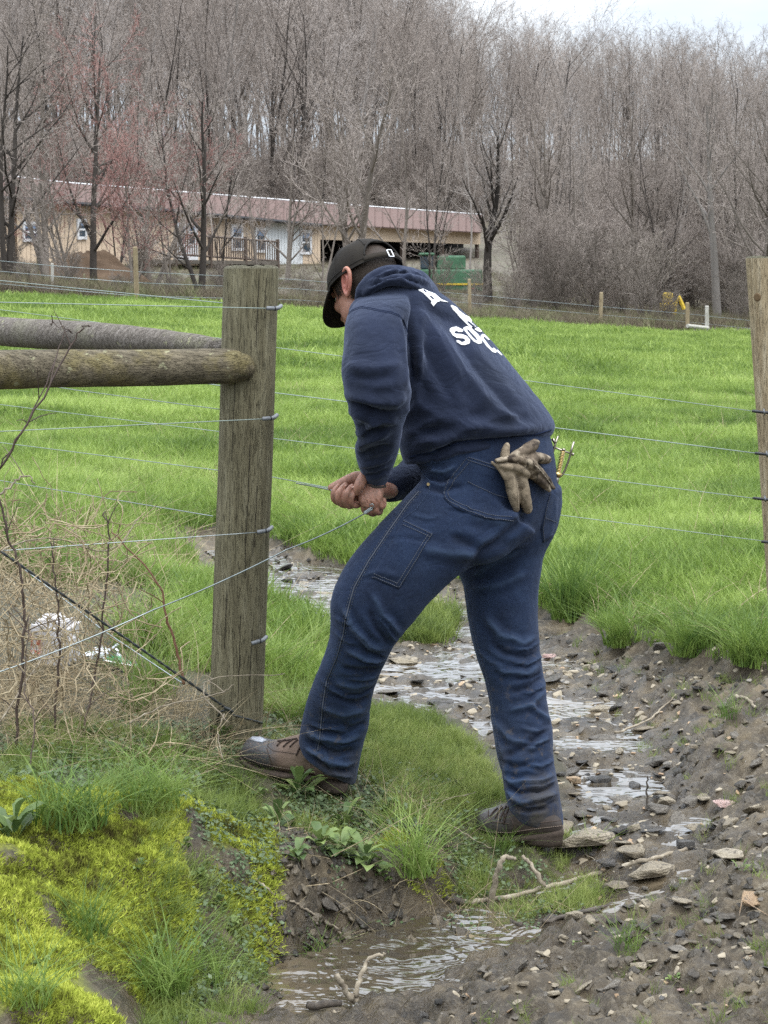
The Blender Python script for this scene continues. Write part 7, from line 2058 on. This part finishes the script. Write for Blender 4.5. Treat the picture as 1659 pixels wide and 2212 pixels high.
y2 = onground(1397, 1745).y
stick([(1397, 1750, y2), (1398, 1710, y2), (1399, 1677, y2)], .0035, .002, M_dstick, 'short dark twig standing upright in the stream')
y3 = G(765, 2160, -.035).y
stick([(728, 2108, y3 - .02), (750, 2145, y3 - .01), (768, 2162, y3)], .006, .008, M_stick, 'pale broken branch end rising from the pool, left arm')
stick([(832, 2060, y3 + .05), (795, 2076, y3 + .03), (772, 2132, y3), (765, 2158, y3)], .0035, .006, M_stick, 'pale bent branch rising from the pool, right arm')
stick([(665, 2172, G(665, 2172, -.04).y), (740, 2168, G(740, 2168, -.04).y)], .0085, .0075, M_dstick, 'short stub of wood floating in the pool', .016)
stick([(720, 2186, G(720, 2186, -.038).y), (760, 2196, G(760, 2196, -.038).y), (840, 2200, G(840, 2200, -.038).y)], .004, .003, M_stick, 'thin twig lying in the pool at the bottom edge', .008)
stick([(555, 1904), (590, 1934), (640, 1955), (660, 1969), (700, 1990), (738, 2020)], .0032, .0026, M_stick, 'pale root trailing down the mud face', .004)
stick([(652, 1676), (690, 1690), (752, 1719)], .003, .002, M_stick, 'pale dry stalk against the heel of the forward boot', .016)
stick([(735, 1722), (738, 1760), (742, 1800)], .0018, .0012, M_stick, 'thin straw hanging below the heel', .012)
stick([(880, 1735), (930, 1770), (1000, 1815), (1060, 1850)], .002, .0014, M_stick, 'long straw running down the bank towards the rear boot', .02)
stick([(940, 1760), (990, 1745), (1030, 1735)], .0016, .001, M_stick, 'straw pointing at the toe of the rear boot', .03)
stick([(1590, 1510), (1618, 1518), (1632, 1535)], .006, .004, M_stick, 'curved piece of pale bark on the mud at the right', .008)
stick([(1180, 1800), (1200, 1826), (1250, 1846), (1290, 1872)], .0016, .0012, M_stick, 'thin branched twig over the ledge behind the heel', .012)
# ---- stones
def stone_mesh(seed, flat, wob=.18):
    r = np.random.default_rng(seed); bm = bmesh.new()
    for _ in range(13):
        a = r.uniform(0, 6.28); q = r.uniform(.75, 1.0)
        bm.verts.new((q * math.cos(a), q * math.sin(a) * .7, r.choice([-1, 1]) * flat * r.uniform(.6, 1)))
    g = bmesh.ops.convex_hull(bm, input=bm.verts)
    bmesh.ops.delete(bm, geom=[v for v in bm.verts if not v.link_faces], context='VERTS')
    bmesh.ops.bevel(bm, geom=bm.edges[:], offset=.05, segments=1, affect='EDGES')
    bmesh.ops.triangulate(bm, faces=[f for f in bm.faces if len(f.verts) > 4])
    bmesh.ops.subdivide_edges(bm, edges=[e for e in bm.edges if e.calc_length() > .3], cuts=2, use_grid_fill=True)
    for v in bm.verts:
        n = fbm(np.array([v.co.x * 2.5 + seed]), np.array([v.co.y * 2.5]), np.array([v.co.z * 5]), octs=3, seed=seed)[0]
        v.co += v.co.normalized() * n * wob * .45; v.co.z += .05 * flat * n
    me = bpy.data.meshes.new('stone'); bm.to_mesh(me); bm.free(); return me
def stone_mat(name, lo, mid, hi, rough=.8):
    nm = NM(name, mid, rough, spec=.35); v = nm.coord('Object'); r_ = nm.rnd()
    f = nm.math('ADD', nm.math('MULTIPLY', nm.noise(2.2, 6, .65, v), .75), nm.math('MULTIPLY', r_, .25))
    c = nm.ramp(f, [(.3, lo), (.52, mid), (.72, hi)])
    c = nm.mix(nm.gray(nm.noise(4.0, 5, .6, v), .55, .62, 0, .75), c, (.075, .06, .045))         # clinging mud
    nm.set('Base Color', c); nm.set('Roughness', nm.gray(nm.noise(1.5, 3, .5, v), .4, .6, rough - .35, rough))
    nm.bump(nm.math('ADD', nm.noise(12, 6, .65, v), nm.noise(3, 3, .5, nm.coord('Object', (1, 1, 6)))), .6, .05)
    return nm.m
M_s_tan = stone_mat('tan_sandstone', (.16, .13, .09), (.28, .235, .165), (.40, .345, .26)); M_s_grey = stone_mat('grey_shale', (.06, .052, .042), (.14, .122, .098), (.26, .232, .19), .6); M_s_pink = stone_mat('pink_pebble', (.38, .24, .21), (.5, .34, .3), (.6, .46, .42), .6); M_s_org = stone_mat('orange_sandstone', (.22, .14, .08), (.36, .25, .15), (.45, .34, .22)); M_s_wet = stone_mat('wet_shale', (.03, .028, .026), (.065, .06, .053), (.12, .11, .10), .35)
SM = [stone_mesh(i, f) for i, f in enumerate((.22, .16, .3, .2, .35, .14, .26, .18))]
SMm = {}
def stone(px, py, wpx, mat, label, k, rz=None, tilt=(0, 0), lift=.85, hgt=1.0, group=None, pos=None):
    p = onground(px, py) if pos is None else pos
    r = wpx / FPX * p.y / 2
    key = (k, mat.name)
    if key not in SMm:
        m = SM[k].copy(); m.materials.clear(); m.materials.append(mat); SMm[key] = m
    o = bpy.data.objects.new('stone', SMm[key]); COL.objects.link(o)
    o.scale = (r, r, r * hgt); o.rotation_euler = (tilt[0], tilt[1], k * 1.7 + px * .01 if rz is None else rz)
    zl = (.22, .16, .3, .2, .35, .14, .26, .18)[k]
    o.location = (p.x, p.y, p.z + r * hgt * zl * lift)
    return tag(o, label, 'stone', group)
for a in [
    (1250, 1842, 150, M_s_grey, 'grey layered slab, lower one of the ledge under the rear boot', 5, .2, (.0, .05), .6, 1.5), (1290, 1540, 82, M_s_tan, 'pale long slab lying in the upper stream', 3, .0), (1565, 1740, 58, M_s_pink, 'smooth pink stone on the mud at the right', 2, 0, (0, 0), .6, .8),
    (1522, 1724, 62, M_s_tan, 'pale flat slab beside the pink stone', 5), (1420, 1752, 62, M_s_grey, 'dark stone at the bottom of the small pile in the stream', 6), (1440, 1745, 48, M_s_tan, 'tan stone of the small pile in the stream', 4, .4, (.3, .2), 1.6), (1430, 1728, 52, M_s_tan, 'flat tan stone topping the small pile', 1, .1, (0, .1), 3.5),
    (1362, 1850, 92, M_s_tan, 'angular tan slab right of the ledge', 0), (1404, 1890, 130, M_s_tan, 'large tan slab half sunk in mud beyond the long stick', 3, .1), (1570, 1848, 92, M_s_tan, 'flat pale slab at the right beyond the large tan one', 5, .0), (1640, 1880, 60, M_s_grey, 'grey block near the right edge', 6), (1632, 1945, 90, M_s_org, 'brown slab with grass at the right edge', 7, .5, (.35, -.1), .8),
    (1512, 1945, 52, M_s_grey, 'grey triangular stone tilted in the mud', 1, .3, (.5, .3), 1.2), (1180, 1970, 60, M_s_tan, 'square tan block at the head of the pool', 4, .15, (.1, 0), .5), (1474, 1955, 62, M_s_tan, 'small tan slab left of the triangular stone', 0), (1272, 1920, 42, M_s_wet, 'wet shining stone below the long stick', 6), (1235, 1692, 48, M_s_org, 'orange-tan stone at the edge of the rear trouser leg', 4, 0, (0, 0), .7), (1296, 1692, 64, M_s_wet, 'dark wet stone with a pale top in the stream', 2, .2, (0, 0), .6),
    (1338, 1626, 38, M_s_tan, 'tan pebble in the upper stream', 6), (1500, 1616, 28, M_s_tan, 'lone tan pebble on the right bank', 2), (1030, 1618, 34, M_s_tan, 'pale stone left of the rear trouser leg', 7, .4, (.4, 0), .8), (1066, 1616, 24, M_s_tan, 'small pale stone touching the rear trouser leg', 6), (1187, 1420, 34, M_s_pink, 'pinkish stone at the far edge of the mud', 6, 0, (0, 0), .7), (1237, 1418, 26, M_s_grey, 'grey pebble beside the pinkish stone', 2), (1335, 1448, 80, M_s_wet, 'long dark slab on the far mud', 5, 0),
    (870, 1430, 84, M_s_tan, 'flat pale slab seen between the legs', 5, 0), (985, 1447, 52, M_s_grey, 'grey flat stone between the legs', 1), (900, 1472, 44, M_s_wet, 'wet slab between the legs, nearer', 7), (715, 1965, 78, M_s_grey, 'grey triangular slab leaning on the mud face', 1, 1.2, (.75, .35), 1.6), (1430, 1400, 46, M_s_grey, 'rounded grey stone at the grass edge on the right', 4, 0, (0, 0), .5), (340, 1222, 42, M_s_tan, 'tan stone in the mud behind the post', 4),
    (1615, 2072, 26, M_s_tan, 'pale pebble in the lower right mud', 6), (1420, 1990, 40, M_s_grey, 'grey stone on the mud beside the curved stick', 4), (1100, 2035, 40, M_s_tan, 'pale stone at the right edge of the pool', 6, 0, (0, 0), .4), (1470, 2138, 30, M_s_pink, 'pinkish pebble beside the seedling', 5), (1170, 2090, 36, M_s_grey, 'grey stone on the mud right of the pool', 0), (1160, 1935, 70, M_s_grey, 'grey slab behind the forked stick', 7, .8, (.5, 0), .9), (1320, 1772, 60, M_s_wet, 'wet slab in mid stream', 5), (1255, 1760, 52, M_s_grey, 'flat stone in the stream right of the cuff', 1),
    (1370, 1700, 44, M_s_wet, 'dark stone left of the upright twig', 6), (1480, 1830, 52, M_s_wet, 'wet block at the tip of the long stick', 4), (1310, 1870, 60, M_s_wet, 'wet slab below the angular one', 0), (1245, 1720, 40, M_s_wet, 'wet stone beside the rear leg', 7), (1050, 1440, 44, M_s_wet, 'wet slab by the far side of the rear knee', 3), (700, 1285, 60, M_s_tan, 'pale slab in the mud left of the forward knee', 5), (650, 1250, 46, M_s_grey, 'grey slab in the far mud', 1), (1300, 1600, 84, M_s_grey, 'broad grey slab across the upper stream', 5, .2), (1390, 1580, 70, M_s_tan, 'tan slab at the right side of the upper stream', 1, .1), (1240, 1560, 70, M_s_wet, 'dark wet slab beside the rear knee', 5, -.1), (1420, 1650, 78, M_s_grey, 'grey slab on the right side of the stream', 3, .3), (1340, 1730, 72, M_s_grey, 'grey slab in mid stream below the upright twig', 5, 0), (1410, 1800, 84, M_s_wet, 'dark wet slab before the long stick tip', 1, .1), (1500, 1790, 66, M_s_tan, 'tan slab right of the small pile', 5, .2), (950, 1520, 78, M_s_wet, 'dark wet slab on the mud between the legs, nearest', 5, .1), (840, 1500, 66, M_s_grey, 'grey slab beside the forward calf', 1, 0), (1010, 1385, 60, M_s_grey, 'grey slab at the far end between the legs', 5, 0), (1330, 1915, 70, M_s_tan, 'tan slab below the long stick', 5, .3), (1560, 1980, 74, M_s_grey, 'grey slab on the right-hand mud below the triangular stone', 5, .1), (1240, 1985, 48, M_s_tan, 'tan stone over the curved dark stick', 4, .2), (1380, 2090, 44, M_s_tan, 'tan stone in the lower right near the small tuft', 6, .2), (640, 1360, 30, M_s_wet, 'dark stone at the mud\'s edge left of the knee', 6)]:
    stone(*a[:5], a[5], *(a[6:]))
q = U(1262, 1815, 5.2); stone(1262, 1815, 158, M_s_tan, 'broad pale slab under the heel of the rear boot', 3, .12, (-.06, .03), .3, 1.0, None, q)
GS = 'flat shale chips scattered over the mud'
rg = np.random.default_rng(23); k = 0; tries = 0
MUDP = [(1000, 1390), (1180, 1400), (1450, 1470), (1659, 1520), (1659, 2200), (900, 2205), (1000, 2080), (1180, 2000), (1300, 1920), (1220, 1800), (1200, 1650), (1080, 1600), (820, 1500), (740, 1400), (620, 1290), (450, 1230), (600, 1210), (760, 1260), (1000, 1300)]
while k < 210 and tries < 6000:
    tries += 1
    px, py = rg.uniform(430, 1659), rg.uniform(1210, 2205)
    if poly_sd(MUDP, np.array([px]), np.array([py]))[0] > 0: continue
    m = (M_s_grey, M_s_wet, M_s_tan, M_s_tan, M_s_grey)[int(rg.integers(0, 5))]
    w_ = rg.uniform(12, 40) if rg.uniform() < .75 else rg.uniform(38, 72)
    lab = {'grey_shale': 'small grey shale chip among others', 'wet_shale': 'small dark wet shale chip among others', 'tan_sandstone': 'small tan stone chip among others'}[m.name]
    lab += ' by the pool' if py > 1950 and px < 1250 else ' in the lower right' if py > 1950 else ' right of the stream' if px > 1400 else ' in the stream bed' if py > 1480 else ' beyond the man\'s legs'
    stone(px, py, w_, m, lab, int(rg.integers(0, 8)), rg.uniform(0, 6.28), (rg.normal(0, .25), rg.normal(0, .25)), .5, rg.uniform(.7, 1.3), GS); k += 1
# gravel too small to count
WET_P = [(770, 1440), (960, 1370), (1250, 1440), (1400, 1560), (1500, 1780), (1400, 1880), (1230, 1800), (1130, 1650), (900, 1560)]
def chip(seed):
    me = SM[seed % 8]; 
    V = np.empty(len(me.vertices) * 3, np.float32); me.vertices.foreach_get('co', V)
    bm = bmesh.new(); bm.from_mesh(me); bmesh.ops.triangulate(bm, faces=bm.faces[:]); 
    Fq = np.array([[v.index for v in f.verts] for f in bm.faces]); V = np.array([v.co[:] for v in bm.verts]); bm.free()
    return V * .009, Fq
c1 = proto('gravel', [chip(i) for i in range(8)], M_s_grey)
for i, o in enumerate(c1.objects): o.data.materials.clear(); o.data.materials.append((M_s_grey, M_s_wet, M_s_tan, M_s_grey, M_s_tan, M_s_grey, M_s_tan, M_s_org)[i])
in_poly(MUDP, .05, 7000, 'gravel', 'gravel', .2, 1.5, .001, 36, 1.1, .3)
# mud clods
nm = NM('mud_clod', (.06, .048, .036), .55, spec=.5); v = nm.coord('Object'); nm.set('Base Color', nm.ramp(nm.math('ADD', nm.math('MULTIPLY', nm.noise(3, 5, .6, v), .6), nm.math('MULTIPLY', nm.rnd(), .4)), [(.3, (.018, .014, .008)), (.55, (.058, .045, .028)), (.75, (.13, .104, .066))])); nm.bump(nm.noise(9, 5, .65, v), .7, .1); M_clod = nm.m
def clod(seed):
    r = np.random.default_rng(seed); bm = bmesh.new(); bmesh.ops.create_icosphere(bm, subdivisions=2, radius=1)
    for v_ in bm.verts:
        n = fbm(np.array([v_.co.x * 1.6 + seed * 3]), np.array([v_.co.y * 1.6]), np.array([v_.co.z * 1.6]), octs=3, seed=seed)[0]
        v_.co *= 1 + .75 * n; v_.co.z *= .5
    Fq = np.array([[a.index for a in f.verts] for f in bm.faces]); V = np.array([a.co[:] for a in bm.verts]); bm.free(); return V * .016, Fq
proto('clod', [clod(800 + i) for i in range(8)], M_clod)
in_poly(MUDP, .05, 9000, 'clod', 'mud_clods', .12, .95, .002, 37, 1.1, .4, 0, lambda x, y: (fbm(x * 3, y * 3, octs=2, seed=88) > -.3) & (poly_sd(WET, x, y) > -.02))
in_poly([(560, 1840), (640, 1830), (760, 1860), (900, 1890), (1010, 1870), (1060, 1900), (960, 1950), (800, 2000), (650, 2060), (560, 2060)], .05, 1500, 'clod', 'mud_clods', .15, 1.1, .002, 38, 2, .4)
in_poly([(560, 1840), (640, 1830), (760, 1860), (900, 1890), (1010, 1870), (1060, 1900), (960, 1950), (800, 2000), (650, 2060), (560, 2060)], .05, 420, 'creeper', 'creeping_leaves', .3, .8, .0, 39, 2, .4, 0, lambda x, y: fbm(x * 8, y * 8, octs=2, seed=91) > .1)
in_poly(WET_P, .06, 900, 'gravel', 'stream_chips', .8, 2.6, .002, 40, 2, .35)
# ---- litter among the brambles
nm = NM('white_plastic_sack', (.72, .70, .70), .45, spec=.4); v = nm.coord('Generated')
f = nm.noise(7, 3, .5, v); sx = nm.n('ShaderNodeSeparateXYZ', {'Vector': v})
mask = nm.math('MULTIPLY', nm.gray(sx.outputs['X'], .42, .3), nm.math('MULTIPLY', nm.gray(sx.outputs['Z'], .2, .3), nm.gray(sx.outputs['Z'], .68, .58)))
mask = nm.math('MULTIPLY', mask, nm.gray(f, .42, .5)); nm.set('Base Color', nm.mix(mask, (.55, .53, .53), (.45, .1, .06))); M_sack = nm.m
g = onground(112, 1442); bm = bmesh.new(); bmesh.ops.create_cube(bm, size=1.0); bmesh.ops.bevel(bm, geom=bm.edges[:], offset=.12, segments=2, affect='EDGES'); bmesh.ops.subdivide_edges(bm, edges=bm.edges[:], cuts=5, use_grid_fill=True)
for v_ in bm.verts:
    n = fbm(np.array([v_.co.x * 4]), np.array([v_.co.y * 4]), np.array([v_.co.z * 4]), octs=4, seed=66, gain=.6)[0]
    v_.co += v_.co.normalized() * n * .16; v_.co.x *= .125 * (1 - .12 * v_.co.z); v_.co.y *= .11; v_.co.z *= .14
me = bpy.data.meshes.new('plastic_sack'); bm.to_mesh(me); bm.free(); me.materials.append(M_sack)
o = bpy.data.objects.new('plastic_sack', me); COL.objects.link(o); o.location = (g.x, g.y + .05, g.z + .07); o.rotation_euler = (.05, .08, -.2); tag(o, 'crumpled white plastic sack with red print behind the brambles', 'sack')
nm = NM('crumpled_foil', (.7, .72, .74), .3, .9); M_foil = nm.m; nm = NM('green_plastic', (.04, .22, .08), .3, spec=.5); M_gpl = nm.m
g = onground(222, 1442); v_, f_2 = sausage3(np.array([[g.x - .03, g.y, g.z + .03], [g.x, g.y, g.z + .035], [g.x + .035, g.y + .01, g.z + .03]]), [.024, .03, .022], 14, 6)
n_ = fbm(v_[:, 0] * 60, v_[:, 1] * 60, v_[:, 2] * 60, octs=3, seed=5); v_ = v_ + (v_ - v_.mean(0)) * (.5 * n_)[:, None]
can = empty('crushed_can', (g.x, g.y, g.z)); tag(can, 'crushed silver can lying in the grass right of the white sack', 'can'); mb = MB(); mb.add(v_, f_2); mb.build('can_body', M_foil, can); mb = MB(); mb.tube([Vector((g.x + .02, g.y - .02, g.z + .05)), Vector((g.x + .05, g.y - .02, g.z + .075))], .006, 6); mb.build('can_tab', M_foil, can)
g = onground(258, 1450); bt_ = empty('bottle', (g.x, g.y, g.z)); tag(bt_, 'flattened green bottle with a pale stripe beside the crushed can', 'bottle')
mb = MB(); mb.tube([Vector((g.x - .045, g.y, g.z + .03)), Vector((g.x, g.y, g.z + .028)), Vector((g.x + .035, g.y, g.z + .016)), Vector((g.x + .06, g.y, g.z + .012))], [.018, .019, .012, .007], 12); mb.build('bottle_body', M_gpl, bt_, True); mb = MB(); mb.tube([Vector((g.x - .044, g.y - .017, g.z + .036)), Vector((g.x + .05, g.y - .012, g.z + .018))], .004, 6); mb.build('stripe', M_foil, bt_)
